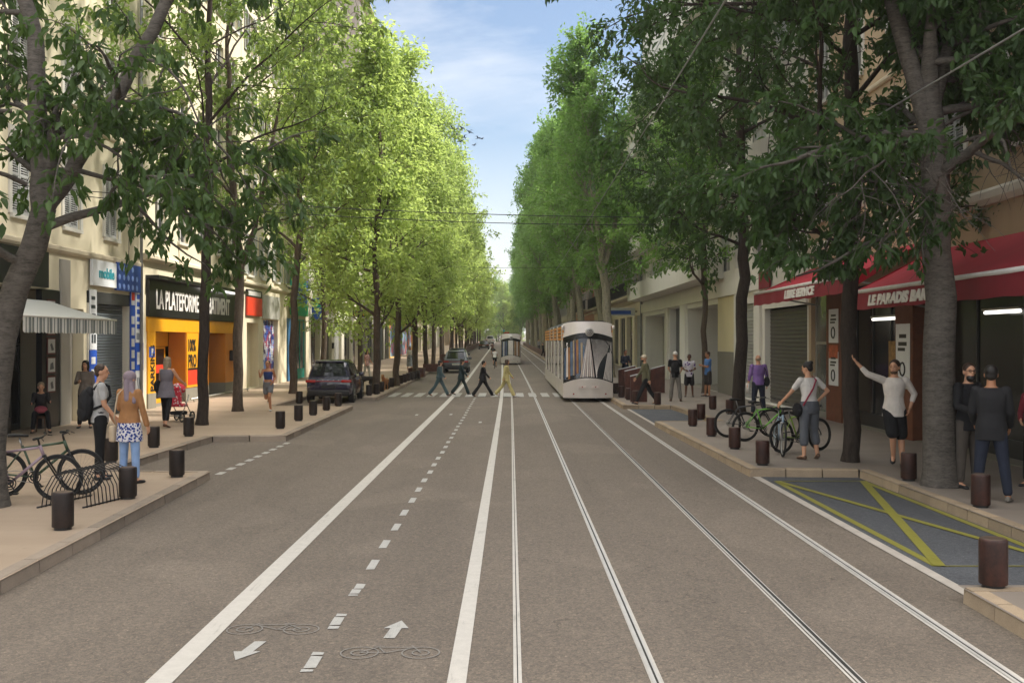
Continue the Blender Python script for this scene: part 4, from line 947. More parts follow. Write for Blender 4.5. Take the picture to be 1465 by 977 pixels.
# ============ RIGHT SIDE ============
B = Bld('apartment_building', 'beige building with the red bar awnings along its ground floor', 1, 9.0, 31.48, 30.5, m_beige)  # unseen upper storeys made taller to shade the near left trees
B.opening(10.4, 28.15, P, 3.85, 3.6); B.opening(29.6, 31.2, P, 3.9, .3)
for z, h in ((6.0, 2.0), (9.4, 2.0), (12.8, 2.0), (16.2, 1.9), (19.6, 1.7), (23.0, 1.7), (26.4, 1.7)): windows_row(B, [12.2, 15.2, 18.2, 21.2, 24.2, 27.2, 30.0], z, 1.15, h, 'wR%g' % h, shutters='open' if z > 9 else 'closed', surround=True)
B.wall(); B.course(5.0, .3, .12, m_offw); B.course(8.7, .14, .08); B.cornice(30.0)
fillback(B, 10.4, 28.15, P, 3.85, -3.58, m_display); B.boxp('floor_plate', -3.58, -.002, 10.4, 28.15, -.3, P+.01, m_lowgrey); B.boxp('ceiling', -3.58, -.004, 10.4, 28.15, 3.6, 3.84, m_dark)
door(B, 29.62, 31.18, P+.01, 3.85, -.12, m_alu, glassmat('door_glass_grey', (.10,.11,.10)))
B.boxp('pillar', .002, .05, 28.2, 29.55, P, 3.84, m_brickO); B.boxp('pillar', -.45, .05, 23.2, 24.25, P, 3.84, m_brickO)
shopfront(B, 24.3, 28.1, P+.012, 3.5, -.35, m_black, m_glassd, 3, .35); shopfront(B, 17.3, 23.1, P+.012, 3.5, -.5, m_black, m_glassd, 3, .35); B.boxp('pillar', -.5, .03, 16.6, 17.3, P, 3.84, m_black)
for k, (a, b, z) in enumerate(((24.4, 26.6, 2.96), (18.9, 20.3, 2.96))):
    u0, u1 = B.span(a, b); mb = MB(); mb.tube([(-.25, u0, z), (-.25, u1, z)], .035, 8); B.part('light_tube', mb, emit('tube_light_on', (1,.97,.88), 1.2), True)
    mb = MB(); mb.box(-.30, -.20, u0-.05, u1+.05, z+.04, z+.08); B.part('lamp_holder', mb, m_alu)
B.boxp('bar_counter', -2.2, -1.6, 17.5, 21.8, P+.012, 1.15, m_brown, .02)
B.boxp('wall_sign', -.22, -.18, 24.7, 25.3, 1.0, 2.4, M('bar_poster', lin('#8a6a3a'), .5, var=.5, scale=9))
mb = MB(); mb.box(.003, .02, B.span(29.6, 31.3)[0], B.span(29.6, 31.3)[1], 3.92, 4.8); B.part('fascia', mb, m_offw)
GP = 'posters on the bar pillars'
for (Z, zz, lab) in ((28.85, 2.35, 'upper poster on the far orange pillar, black print on white'), (28.85, 1.15, 'lower poster on the far orange pillar, black print on white'), (23.75, 1.3, 'large white poster on the near orange pillar behind the man in white')):
    s = sgn('wall_poster', lab, 'poster', 1, Z, zz, .055, GP); hh = .95 if Z > 25 else 1.5; panel(s, 'sheet', -.42, .42, 0, hh, m_signw, .012)
    mb = MB(); mb.torus((.016, 0, hh*.3), .15, .022, 'x', 20, 6); mb.box(.013, .018, -.25, .25, hh*.66, hh*.72); mb.box(.013, .018, -.2, .22, hh*.78, hh*.84); mb.box(.013, .018, -.28, .15, hh*.58, hh*.63); mb.build('print', m_blackl, s)
for (Z, zz) in ((28.85, 1.95), ):
    s = sgn('wall_poster', 'small orange red picture between the posters of the far pillar', 'poster', 1, Z, zz-.02, .058, GP); panel(s, 'sheet', -.4, .4, -.02, .36, M('poster_orange', lin('#a4502c'), .5, var=.4, scale=7), .012)
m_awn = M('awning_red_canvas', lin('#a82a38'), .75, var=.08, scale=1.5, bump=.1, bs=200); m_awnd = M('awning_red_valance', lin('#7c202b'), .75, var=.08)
def redawning(label, Z0, Z1, out, zf, zt, val, txt, tsize, tz, tx):
    Zc = (Z0+Z1)/2; s = thing('red_awning', label, 'awning', fpt(1, Zc, 0, .0), PI); w = (Z1-Z0)/2
    mb = MB(); rows = 8; n = 24
    def q(i, j, off): f = j/rows; return (.02+out*f, -w+2*w*i/n, zt+(zf-zt)*f-.05*math.sin(PI*f)-.015*math.sin(i*1.9)*math.sin(PI*f)+off)
    for off in (0, -.015):
        for i in range(n):
            for j in range(rows):
                a = [q(i, j, off), q(i, j+1, off), q(i+1, j+1, off), q(i+1, j, off)]; mb.quad(*(a if off == 0 else a[::-1]))
    for e in (0, n): mb.poly([q(e, 0, -.012)]+[q(e, j, -.006) for j in range(rows+1)]+[(out, q(e, 0, 0)[1], zf-.03), (.02, q(e, 0, 0)[1], zf-.03)] if False else [(.02, q(e,0,0)[1], zt-.01), (out, q(e,0,0)[1], zf-.01), (out, q(e,0,0)[1], zf-val*.9), ])
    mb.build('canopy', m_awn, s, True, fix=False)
    mb = MB(); N = 60
    for k, dx in enumerate((.045, .035)):
        for i in range(N):
            a = -w+2*w*i/N; b = -w+2*w*(i+1)/N; xa = out+dx+.008*math.sin(i*.8); xb = out+dx+.008*math.sin(i*.8+.8); zb = zf-.02-val
            p = [(xa, a, zf-.02), (xa, a, zb+.01*math.sin(i*.9)), (xb, b, zb+.01*math.sin(i*.9+.9)), (xb, b, zf-.02)]; mb.quad(*(p if k == 0 else p[::-1]))
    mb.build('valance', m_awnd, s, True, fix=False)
    mb = MB(); mb.tube([(out+.03, -w-.02, zf), (out+.03, w+.02, zf)], .045, 8); mb.build('front_bar', M('awning_bar_white', lin('#cfcdc8'), .4), s, True)
    for yy in (-w+.4, w-.4): mb = MB(); mb.tube([(.02, yy, zf-.35), (out*.55, yy+.2, zf-.2), (out, yy, zf-.03)], .025, 6); mb.build('arm', m_alu, s)
    text(s, txt, tsize, (out+.06, tx, zf-.02-val+tz), m_whitel, bold=.016, shear=.25, sx=1.5)
redawning('long red canvas awning lettered LE PARADIS BAR over the dark bar front', 11.0, 22.3, 1.75, 3.44, 4.35, .36, 'LE PARADIS BAR', .27, .08, -4.4)
redawning('further red awning lettered LIBRE SERVICE past the slender dark trunk', 22.4, 31.0, 1.75, 3.82, 4.6, .34, 'LIBRE SERVICE', .28, .08, -.8)
# ---- white modern building with balconies
B = Bld('apartment_building', 'white modern building with long white balconies and roller shutters', 1, 31.5, 70, 23.0, m_white)
B.opening(31.8, 37.0, P, 3.5, .3); B.opening(38.4, 41.0, P, 3.8, .3); B.opening(45.2, 52.6, P, 4.0, 4.0); B.opening(54.6, 58.4, P, 4.2, .4); B.opening(59.8, 68.6, P, 4.0, 1.2)
for i in range(5):
    for j in range(6): pass
for z in (5.3, 8.4, 11.5, 14.6, 17.4): windows_row(B, [34.8+3.0*i for i in range(11)], z, 1.9, 2.0, 'wW', shutters='roll', sill=False)
B.wall(); B.boxp('fascia', .003, .14, 31.55, 69.8, 4.25, 4.85, m_white)
for z in (5.2, 8.3, 11.4, 14.5, 17.3): balcony(B, 44, 69.5, z, 1.1, m_white, 1.15); 
for z in (8.3, 11.4, 14.5, 17.3): balcony(B, 34, 42.6, z, .9, m_white, 1.15)
roller(B, 31.82, 36.98, P+.01, 3.48, -.2, m_shutD, .13); B.boxp('shutter_box', -.28, .06, 31.7, 37.1, 3.5, 3.9, m_white)
roller(B, 38.42, 40.98, P+.01, 3.78, -.12, m_shutL, .13); B.boxp('pillar', .002, .10, 37.4, 38.3, P-.1, 4.24, m_white); B.boxp('pillar', .002, .05, 41.6, 45.0, P-.1, 1.9, m_lowgrey); B.boxp('pillar', .002, .04, 41.6, 45.0, 1.91, 4.24, wallmat('render_yellowish', '#cfc39c'))
B.boxp('pillar', .002, .12, 41.02, 41.5, P-.1, 4.24, m_white); B.boxp('pillar', .002, .12, 52.8, 54.4, P-.1, 4.24, m_white); B.boxp('pillar', .002, .10, 58.6, 59.7, P-.1, 4.24, m_offw)
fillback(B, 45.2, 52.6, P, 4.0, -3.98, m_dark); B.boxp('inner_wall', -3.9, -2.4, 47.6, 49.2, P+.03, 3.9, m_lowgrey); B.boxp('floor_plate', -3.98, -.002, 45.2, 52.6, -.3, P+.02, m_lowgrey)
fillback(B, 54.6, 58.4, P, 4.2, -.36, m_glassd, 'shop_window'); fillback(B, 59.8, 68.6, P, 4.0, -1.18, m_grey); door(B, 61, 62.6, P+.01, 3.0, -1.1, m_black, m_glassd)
mb = MB(); mb.tube([(.12, B.u(69.85), 0), (.12, B.u(69.85), 19.5)], .07, 8); B.part('drain_pipe', mb, m_pipe, True)
s = sgn('wall_sign', 'plain dark red square sign on the white wall above the dark roller shutter', 'sign', 1, 36.2, 4.25, .15); panel(s, 'panel', -.75, .75, 0, .62, m_awnd, .06)
mb = MB()
for k in range(6): mb.box(.0, .02, -.5, .5, k*.16, k*.16+.08)
mb.box(-.02, -.001, -.55, .55, -.04, .96); o = mb.build('vent_grille', m_alu, None, loc=fpt(1, 68.6, 5.3, 1.13), rot=(0,0,fyaw(1,68.6))); tag(o, 'pale slatted vent grille on the far end of the white balcony', 'vent')
B = generic('classical stone house with tall narrow windows and a deep cornice behind the near tram', 1, 70.02, 106, 18.3, m_cream2, [(5.4, 2.4), (9.4, 2.3), (13.2, 2.0)], 2.3, 1.0, 'wS', 'open', 3.9, bal=[5.3, 9.3])
s = sgn('shop_sign', 'white and blue round ended sign jutting out beside the near tram roof', 'sign', 1, 72.5, 4.0, .05); mb = MB(); mb.rbox(.1, 2.6, -.12, .12, 0, .55, .06); mb.build('panel', m_signw, s); mb = MB(); mb.tube([(-.06,0,.3),(.12,0,.3)], .04, 6); mb.build('bracket', m_black, s)
mb = MB(); mb.box(.4, 2.0, -.128, .128, .1, .36); mb.build('print', m_blue, s)
generic('rose brick house beyond the classical stone house', 1, 106.02, 132, 17, m_pink, [(5.3, 2.0), (8.8, 2.0), (12.2, 1.9)], 2.8, 1.1, 'wT', 'open', 3.8, bal=[5.2])
generic('off white house far along the right row', 1, 132.02, 175, 18.5, m_offw, [(5.4, 1.9), (8.8, 1.9), (12.2, 1.9)], 3.2, 1.1, 'wH', 'open')
generic('cream house near the far right end of the street', 1, 175.02, 240, 19, m_cream, [(5.4, 1.9), (8.8, 1.9), (12.2, 1.9)], 3.6, 1.1, 'wH', 'closed')
generic('last grey house closing the right row', 1, 240.02, 330, 18, m_grey, [(5.4, 1.9), (8.8, 1.9)], 4.0, 1.2, 'wI', 'open')
# ------------------------------------------------------------------ street furniture
def pix(x, y, h=0.0, Z=None):
    """ground point seen at photo pixel (x, y) on a level h"""
    if Z is None:
        lo, hi = 3.0, 500.0
        for _ in range(60):
            m = (lo+hi)/2
            if (CH-h-gz(m))/m*1465 > y-488: lo = m
            else: hi = m
        Z = lo
    return (x-731)/1465*Z-bx(Z), Z
m_boll = barkmat('bollard_black_metal', lin('#2a2320'), ring=False); m_bollR = None
def rustmat(name, c0, c1, c2):
    t = NT(name); a = t.noise(4, 6, .7, t.coord((1,1,.5))); b = t.noise(30, 4, .6); f = t.math('ADD', t.math('MULTIPLY', a, .75), t.math('MULTIPLY', b, .25))
    t.base(t.ramp(f, [(.35, c0), (.5, c1), (.68, c2)])); t.set(.5, .35, .5); t.bump(b, .15, .004); MATS[name] = t.m; return t.m
m_boll = rustmat('bollard_dark_metal', lin('#1d1816'), lin('#2a221f'), lin('#3a2d28')); m_bollR = rustmat('bollard_rust_metal', lin('#281c19'), lin('#3f2822'), lin('#57342b'))
m_corten = rustmat('corten_steel', lin('#3a2420'), lin('#55332a'), lin('#6e4536'))
def bollard(mat, loc, label, h=.45, r=.125):
    s = thing('bollard', label, 'bollard', loc); mb = MB()
    mb.lathe([(r*.8, 0), (r*.8, .035)], 24); mb.build('foot', m_black, s, 40)
    mb = MB(); mb.lathe([(r*.97, .036), (r, .045), (r, h-.03), (r*.98, h-.012), (r*.93, h-.002), (r*.9, h)], 28); mb.build('body', mat, s, 40)
    mb = MB(); mb.lathe([(r*.86, h+.001), (r*.84, h+.004)], 24); mb.build('cap', m_rail if False else M('bollard_cap_worn', lin('#6a5a50'), .4, .5), s, 40); return s
GBL = 'short round bollards on the left pavement'; GBR = 'short rusty round bollards on the right pavement'
LB = [(90,757,'nearest dark bollard, in front of the parked bicycles'),(183,713,'dark bollard just in front of the woman in the headscarf'),(253,682,'dark bollard at the end of the kerb tip past the couple'),(220,640,'dark bollard on the inner kerb right of the couple'),(159,661,'dark bollard half hidden behind the legs of the couple'),(270,624,'dark bollard below the slim dark tree'),(401,613,'foremost dark bollard at the corner of the empty bay'),(427,602,'second dark bollard from the bay corner'),(448,594,'third dark bollard from the bay corner, left of the car'),(467,587,'dark bollard before the left rear of the car'),(484,581,'dark bollard before the right rear of the parked car'),(428,577.5,'dark bollard standing back beside the car, near a tree foot')]
LB2 = [(528,566),(538.5,564),(546,560.5),(554,556.5),(560.5,553.7),(567.2,551),(573.5,549),(579,547),(584,545.3),(588.6,543.7),(593,542.3),(597.5,541),(602,539.6)]
b0 = None
for (x, y, lab) in LB:
    X, Z = pix(x, y, PV); l = W(X, Z, PV)
    if b0 is None: b0 = bollard(m_boll, l, lab); b0['group'] = GBL; reindex()
    else: dup(b0, l, x*.7, lab)
for i, (x, y) in enumerate(LB2):
    X, Z = pix(x, y, PV); dup(b0, W(X, Z, PV), i*.9, 'dark bollard in the close row beyond the parked car' if 0 < i < 12 else ('first dark bollard of the close row right of the car' if i == 0 else 'last dark bollard of the close row, near the woman in white'), group='close row of dark bollards beyond the car')
RB = [(1421,840,'large rusty bollard on the near pavement corner by the hatched bay'),(1403,725,'rusty bollard at the feet of the man in the dark jacket'),(1300,687,'rusty bollard behind the hatched bay, beside the man in white'),(1091,665,'rusty bollard in front of the bicycle wheels at the pavement corner'),(1051,642,'rusty bollard touching the rear wheel of the green bicycle'),(1018,624,'rusty bollard third from the pavement tip left of the bicycles'),(991,609.5,'rusty bollard nearest the pavement tip between the two bays'),(1003,600,'rusty bollard just behind the one at the pavement tip'),(1019.6,585.5,'rusty bollard below the man in the blue shirt'),(1044,592.5,'rusty bollard beside the dark tree behind the bicycles'),(940.7,579.5,'rusty bollard at the kerb corner in front of the man in the cap')]
b1 = None
for (x, y, lab) in RB:
    X, Z = pix(x, y, PV); l = W(X, Z, PV)
    if b1 is None: b1 = bollard(m_bollR, l, lab); b1['group'] = GBR; reindex()
    else: dup(b1, l, x*.9, lab)
# upright rusty slabs with sloping tops by the tram stop
GS = 'slope topped rusty slabs by the tram stop'
for k, (x, y, w, h, lab) in enumerate(((897, 566, .70, 1.22, 'farthest left rusty steel slab with a sloping white edged top'), (906.5, 570, .68, 1.22, 'middle rusty steel slab with a sloping white edged top'), (914, 575, .62, 1.10, 'nearest rusty slab, partly behind the man in the cap'), (941, 562, .62, 1.18, 'rusty slab standing right of the man in the cap'))):
    X, Z = pix(x, y, PV); s = thing('stele', lab, 'steel slab', W(X, Z, PV), 0, GS); mb = MB(); mb.extr([(-w/2, .0), (w/2, .0), (w/2, h), (-w/2, h-.16)], 'y', 0, .09); mb.build('slab', m_corten, s)
    mb = MB(); mb.extr([(-w/2-.005, h-.158), (w/2+.005, h+.002), (w/2+.005, h+.03), (-w/2-.005, h-.13)], 'y', -.006, .096); mb.build('edge_cap', m_signw, s)
for k, (x, y, lab) in enumerate(((889, 568.5, 'slim rusty post in front of the farthest sloping slab'), (899.5, 572, 'slim rusty post in front of the middle sloping slab'), (909, 576.5, 'slim rusty post in front of the nearest sloping slab'), (881, 563, 'low rusty block beside the tram, left of the slabs'))):
    X, Z = pix(x, y, PV); dup(b1, W(X, Z, PV), 1.0, lab, (1.0, 1.0, 1.0))
def block(name, lab, x0, x1, y, h, d, grp=None, mat=None, Z=None):
    X0, Zc = pix(x0, y, PV); X1, _ = pix(x1, y, PV, Zc); s = thing(name, lab, 'planter', W((X0+X1)/2, Zc, PV), 0, grp); w = (X1-X0)/2
    mb = MB(); t = .04
    mb.box(-w, w, 0, t, 0, h); mb.box(-w, w, d-t, d, 0, h); mb.box(-w, -w+t, t, d-t, 0, h); mb.box(w-t, w, t, d-t, 0, h); mb.box(-w+t, w-t, t, d-t, 0, .02)
    mb.build('trough', mat or m_corten, s); mb = MB(); mb.box(-w+t+.002, w-t-.002, t+.002, d-t-.002, .03, h-.06); mb.build('soil', M('planting_soil', (.03,.022,.016), .95, var=.4, scale=20), s); return s
GP2 = 'rusty steel troughs on the left pavement'
block('planter', 'low rusty trough behind the close row of bollards', 584, 606, 540, .55, 1.2, GP2); block('planter', 'rusty trough nearest the grey car and the woman in white', 605, 611, 531, .5, 2.0, GP2); block('planter', 'rusty trough left of the grey car, kerbside', 611, 630, 531.5, .5, 1.5, GP2)
block('planter', 'tall dark rusty box just left of the grey car', 630, 639, 524, .95, 1.5, GP2)
def longtrough(lab, X, Z0, Z1, h, w):
    s = thing('planter', lab, 'planter', W(X, Z0, PV)); mb = MB(); c = W(X, Z0, PV)
    for a, b in zip(seq(Z0, Z1, 10), seq(Z0, Z1, 10)[1:]):
        p = W(X, a, PV)-c; q = W(X, b, PV)-c
        vs = [(p.x-w, p.y, p.z), (p.x+w, p.y, p.z), (q.x+w, q.y, q.z), (q.x-w, q.y, q.z)]; vs += [(v[0], v[1], v[2]+h) for v in vs]
        mb.add(vs, [(0,3,2,1),(4,5,6,7),(0,1,5,4),(1,2,6,5),(2,3,7,6),(3,0,4,7)])
    mb.build('trough', m_corten, s)
longtrough('long low dark rusty trough edging the far left pavement', -5.15, 96, 230, .65, .12); longtrough('long low rusty trough edging the far right pavement', 4.3, 112, 220, .65, .12)
longtrough('short low rusty trough beside the near tram tail', 4.2, 82, 92, .6, .12)
# tram stop shelter far right
s = thing('tram_shelter', 'dark tram stop shelter with a thin flat roof far behind the near tram', 'shelter', W(5.6, 98, PV)); mb = MB(); mb.rbox(-1.7, .8, -1.5, 6, 2.45, 2.55, .03); mb.build('roof', m_signw, s)
for yy in (-1, 2.5, 5.5): mb = MB(); mb.box(.4, .5, yy, yy+.1, 0, 2.448); mb.build('post', m_black, s)
mb = MB(); mb.box(.42, .48, -.88, 5.48, .3, 2.2); mb.build('back_panel', m_glassd, s); mb = MB(); mb.box(-.5, .38, -1.3, -1.24, .05, 2.4); mb.build('side_panel', m_corten, s)
# traffic signal far ahead
s = thing('traffic_signal', 'red and green signal heads on a post far above the distant tram', 'traffic light', W(.2, 130, 0)); mb = MB(); mb.tube([(0,0,0),(0,0,2.35)], .05, 8); mb.build('post', m_black, s)
mb = MB(); mb.rbox(-.32, .32, -.15, .15, 2.35, 2.9, .05); mb.build('red_head', M('signal_red', lin('#b8442c'), .5), s); mb = MB(); mb.rbox(-.45, -.2, -.15, .15, 2.92, 3.15, .05); mb.build('green_head', m_teal, s)
# overhead wires
m_wire = M('wire_black', (.01,.01,.01), .5); m_wireg = M('wire_grey', lin('#8a8a86'), .5, .5)
def wire(label, a, b, sag, r, mat, name='overhead_wire', cat='wire'):
    a = Vector(a); b = Vector(b); pts = [a.lerp(b, i/40)-Vector((0,0,sag*4*(i/40)*(1-i/40))) for i in range(41)]
    mb = MB(); mb.tube(pts, r, 5); o = mb.build(name, mat, None, True); tag(o, label, cat)
wire('upper black span wire across the street', W(-12.05, 25.0, 6.2), W(9.1, 30.5, 6.12), .30, .011, m_wire); wire('lower black span wire across the street', W(-12.05, 25.0, 6.1), W(9.1, 30.5, 6.0), .42, .011, m_wire)
wire('grey tram wire running along the street through the right foliage', (6.0, 4, 6.0), W(5.5, 61, 6.2), .1, .014, m_wireg); wire('grey contact wire climbing steeply over the right hand tram track', (2.55, 4, 6.5), W(2.9, 66, 6.6), .1, .012, m_wireg)
wire('thin far span wire across the street above the near tram', W(-12, 66, 7.4), W(9.1, 68, 7.3), .3, .012, m_wire)
# birds
mb = MB(); mb.ell((0,0,0), (.05,.16,.045), 8, 6); mb.ell((0,.15,.01), (.03,.06,.03), 8, 6); mb.extr([(-.03,-.14),(.03,-.14),(.05,-.28),(-.05,-.28)], 'z', -.006, .006)
for sg in (-1, 1):
    mb.add([(sg*.03,.08,.01),(sg*.03,-.07,.01),(sg*.22,-.03,.12),(sg*.24,.09,.13),(sg*.46,-.10,.05),(sg*.03,.08,.022),(sg*.03,-.07,.022),(sg*.22,-.03,.132),(sg*.24,.09,.142),(sg*.46,-.10,.058)], [(0,1,2,3),(3,2,4),(5,8,7,6),(8,9,7),(0,3,8,5),(3,4,9,8),(4,2,7,9),(2,1,6,7)])
bm_ = mb.mesh('bird', M('bird_feathers_dark', lin('#3c4450'), .8))
rb = random.Random(8)
for i, (x, y) in enumerate(((626,184),(633,185),(639,184),(649,188),(650,190),(632,193),(642,197),(637,203),(657,208),(662,198),(667,199))):
    Z = 62; X = (x+22-731)/1465*Z; o = link('bird', bm_, None, (X, Z, CH+(488-y)/1465*Z), (rb.uniform(-.5,.5), rb.uniform(-.5,.5), rb.uniform(0,6))); o.scale = (.62,)*3
    tag(o, 'small dark bird flying against the sky right of the left treetops', 'bird', 'flock of birds over the left treetops')

# ------------------------------------------------------------------ bicycles
m_tyre = M('tyre_rubber', (.012,.012,.012), .75); m_spoke = M('spoke_steel', lin('#9a9a98'), .3, .9); m_rim = M('rim_black', (.02,.02,.02), .35, .5); m_rims = M('rim_silver', lin('#a8a8a6'), .3, .9); m_seat = M('saddle_black', (.015,.015,.015), .6)
def wheel(par, c, rim, r=.335, name='wheel'):
    mb = MB(); mb.torus((0,0,0), r-.02, .021, 'x', 40, 8); w = mb.build('wheel', m_tyre, par, True, loc=c)
    mb = MB(); mb.torus((0,0,0), r-.05, .014, 'x', 40, 6); mb.build('rim', rim, w, True)
    mb = MB(); mb.tube([(-.045,0,0),(.045,0,0)], .022, 8)
    for i in range(24):
        a = 2*PI*i/24; mb.tube([((-1)**i*.03, .02*math.cos(a+.9), .02*math.sin(a+.9)), (0, (r-.055)*math.cos(a), (r-.055)*math.sin(a))], .0016, 4)
    mb.build('spokes', m_spoke, w); return w
def bicycle(label, loc, rz, fmat, lean=0.0, group=None, rim=None, steer=0.0, fork=None):
    s = thing('bicycle', label, 'bicycle', loc, rz, group); s.rotation_euler = (0, lean, rz); rim = rim or m_rim
    R_, F_ = Vector((0,-.46,.335)), Vector((0,.60,.335)); bb = Vector((0,-.03,.28)); st = Vector((0,-.20,.74)); ht = Vector((0,.36,.80)); hb = Vector((0,.41,.66))
    mb = MB()
    mb.tube([bb, hb], .021, 8); mb.tube([st-Vector((0,0,.04)), ht-Vector((0,0,.03))], .018, 8); mb.tube([bb, st], .017, 8); mb.tube([ht, hb], .024, 8)
    for sg in (-1, 1):
        mb.tube([R_+Vector((sg*.055,0,0)), bb+Vector((sg*.03,0,0))], .010, 6); mb.tube([R_+Vector((sg*.055,0,0)), st+Vector((sg*.02,0,-.05))], .009, 6)
    mb.build('frame', fmat, s, True)
    mb = MB()
    for sg in (-1, 1): mb.tube([F_+Vector((sg*.055,0,0)), Vector((sg*.055,.45,.60)), Vector((sg*.04,.415,.66))], .013, 6)
    mb.tube([(-.055,.42,.65),(.055,.42,.65)], .02, 6); mb.build('fork', fork or m_black, s, True)
    wheel(s, R_, rim); wf = wheel(s, F_, rim)
    mb = MB(); mb.tube([ht, ht+Vector((0,-.02,.09)), ht+Vector((0,.05,.12))], .016, 6); c = ht+Vector((0,.05,.12))
    mb.tube([c+Vector((-.31,-.05,.01)), c+Vector((-.12,0,.01)), c+Vector((.12,0,.01)), c+Vector((.31,-.05,.01))], .012, 6); h = mb.build('handlebar', m_black, s, True)
    mb = MB()
    for sg in (-1, 1): mb.tube([c+Vector((sg*.21,-.02,.012)), c+Vector((sg*.32,-.055,.012))], .018, 8); mb.tube([c+Vector((sg*.18,.02,.0)), c+Vector((sg*.26,.06,-.02))], .006, 5)
    mb.build('grips', m_seat, h, True)
    mb = MB(); mb.tube([st-Vector((0,0,.05)), st+Vector((0,-.045,.12))], .014, 6); mb.build('seat_post', m_spoke, s, True)
    mb = MB(); q = st+Vector((0,-.05,.14)); mb.loft([(q+Vector((0,-.14,.01)), (1,0,0), (0,0,1), .07, .03), (q+Vector((0,-.08,.012)), (1,0,0), (0,0,1), .075, .03), (q+Vector((0,.02,.008)), (1,0,0), (0,0,1), .035, .025), (q+Vector((0,.13,.0)), (1,0,0), (0,0,1), .018, .018)], 10); mb.build('saddle', m_seat, s, True)
    mb = MB(); mb.torus((.045, bb.y, bb.z), .085, .008, 'x', 24, 5); mb.torus((.045, bb.y, bb.z), .05, .012, 'x', 18, 5); mb.tube([(.05, bb.y, bb.z), (.075, bb.y+.10, bb.z-.13)], .011, 6); mb.tube([(-.05, bb.y, bb.z), (-.075, bb.y-.10, bb.z+.13)], .011, 6); mb.tube([(-.07, bb.y, bb.z), (.07, bb.y, bb.z)], .018, 8)
    cr = mb.build('crank', m_black, s, True)
    for sg in (1, -1): mb = MB(); mb.rbox(sg*.085-.0 if sg > 0 else -.165, .165 if sg > 0 else -.085, bb.y+sg*.10-.035, bb.y+sg*.10+.035, bb.z-sg*.13-.012, bb.z-sg*.13+.012, .006); mb.build('pedal', m_black, cr)
    mb = MB(); mb.tube([(.045, bb.y+.0, bb.z+.088), (.045, R_.y, R_.z+.045)], .005, 4); mb.tube([(.045, bb.y, bb.z-.088), (.045, R_.y, R_.z-.06)], .005, 4); mb.torus((.045, R_.y, R_.z), .045, .008, 'x', 16, 5); mb.build('chain', m_spoke, s)
    return s
def paintm(name, c, r=.3): return M(name, c, r, 0, var=.04, spec=.6)
m_bkP = paintm('frame_pale_lilac', lin('#94808b')); m_bkG = paintm('frame_green', lin('#30482f')); m_bkN = paintm('frame_neon_green', lin('#74b840')); m_bkB = paintm('frame_black', (.02,.02,.022)); m_bkS = paintm('frame_blue_grey', lin('#8fa3b4')); m_bkY = paintm('frame_lime', lin('#93b44a'))
GB = 'bicycles on the left pavement'
bicycle('pale lilac bicycle with black wheels, nearest at the left edge by the thick trunk', W(-6.98, 14.35, PV), R(-78), m_bkP, .06, None, steer=.2)
bicycle('dark green bicycle standing right behind the pale lilac bicycle', W(-6.92, 14.95, PV), R(-74), m_bkG, -.05)
s = thing('bicycle_rack', 'fan of thin dark steel hoops forming a bicycle rack beside the bicycles', 'bicycle rack', W(-5.95, 14.35, PV), 0)
for k in range(13):
    mb = MB(); y = -.45+k*.085; a = .95-k*.05; pts = [(-.42+.02*k, y, .0), (-.40+.02*k, y+.02, .22), (-.30+.02*k, y+.05, .42), (-.12+.02*k, y+.07, .50), (.06+.02*k, y+.05, .42), (.17+.02*k, y+.02, .22), (.2+.02*k, y, 0)]
    mb.tube(pts, .0075, 6); mb.build('hoop', m_black, s, True)
for xx in (-.30, .32): mb = MB(); mb.tube([(xx-.16, -.5, .012), (xx+.12, .62, .012)], .012, 6); mb.build('base_bar', m_black, s, True)
bicycle('neon green and white mountain bicycle behind the rusty bollards', W(5.72, 23.2, PV), R(-76), m_bkN, .07, None, m_rim)
bicycle('black bicycle leaning behind the neon green bicycle at the tree foot', W(5.55, 24.1, PV), R(-82), m_bkB, -.05)
bicycle('blue grey city bicycle with silver rims seen end on before the woman', W(5.38, 20.6, PV), R(173), m_bkS, -.05, None, m_rims, fork=m_rims)
bicycle('lime trimmed black bicycle the woman in the white top is holding', W(5.88, 20.9, PV), R(-60), m_bkY, -.06, None, m_rim)
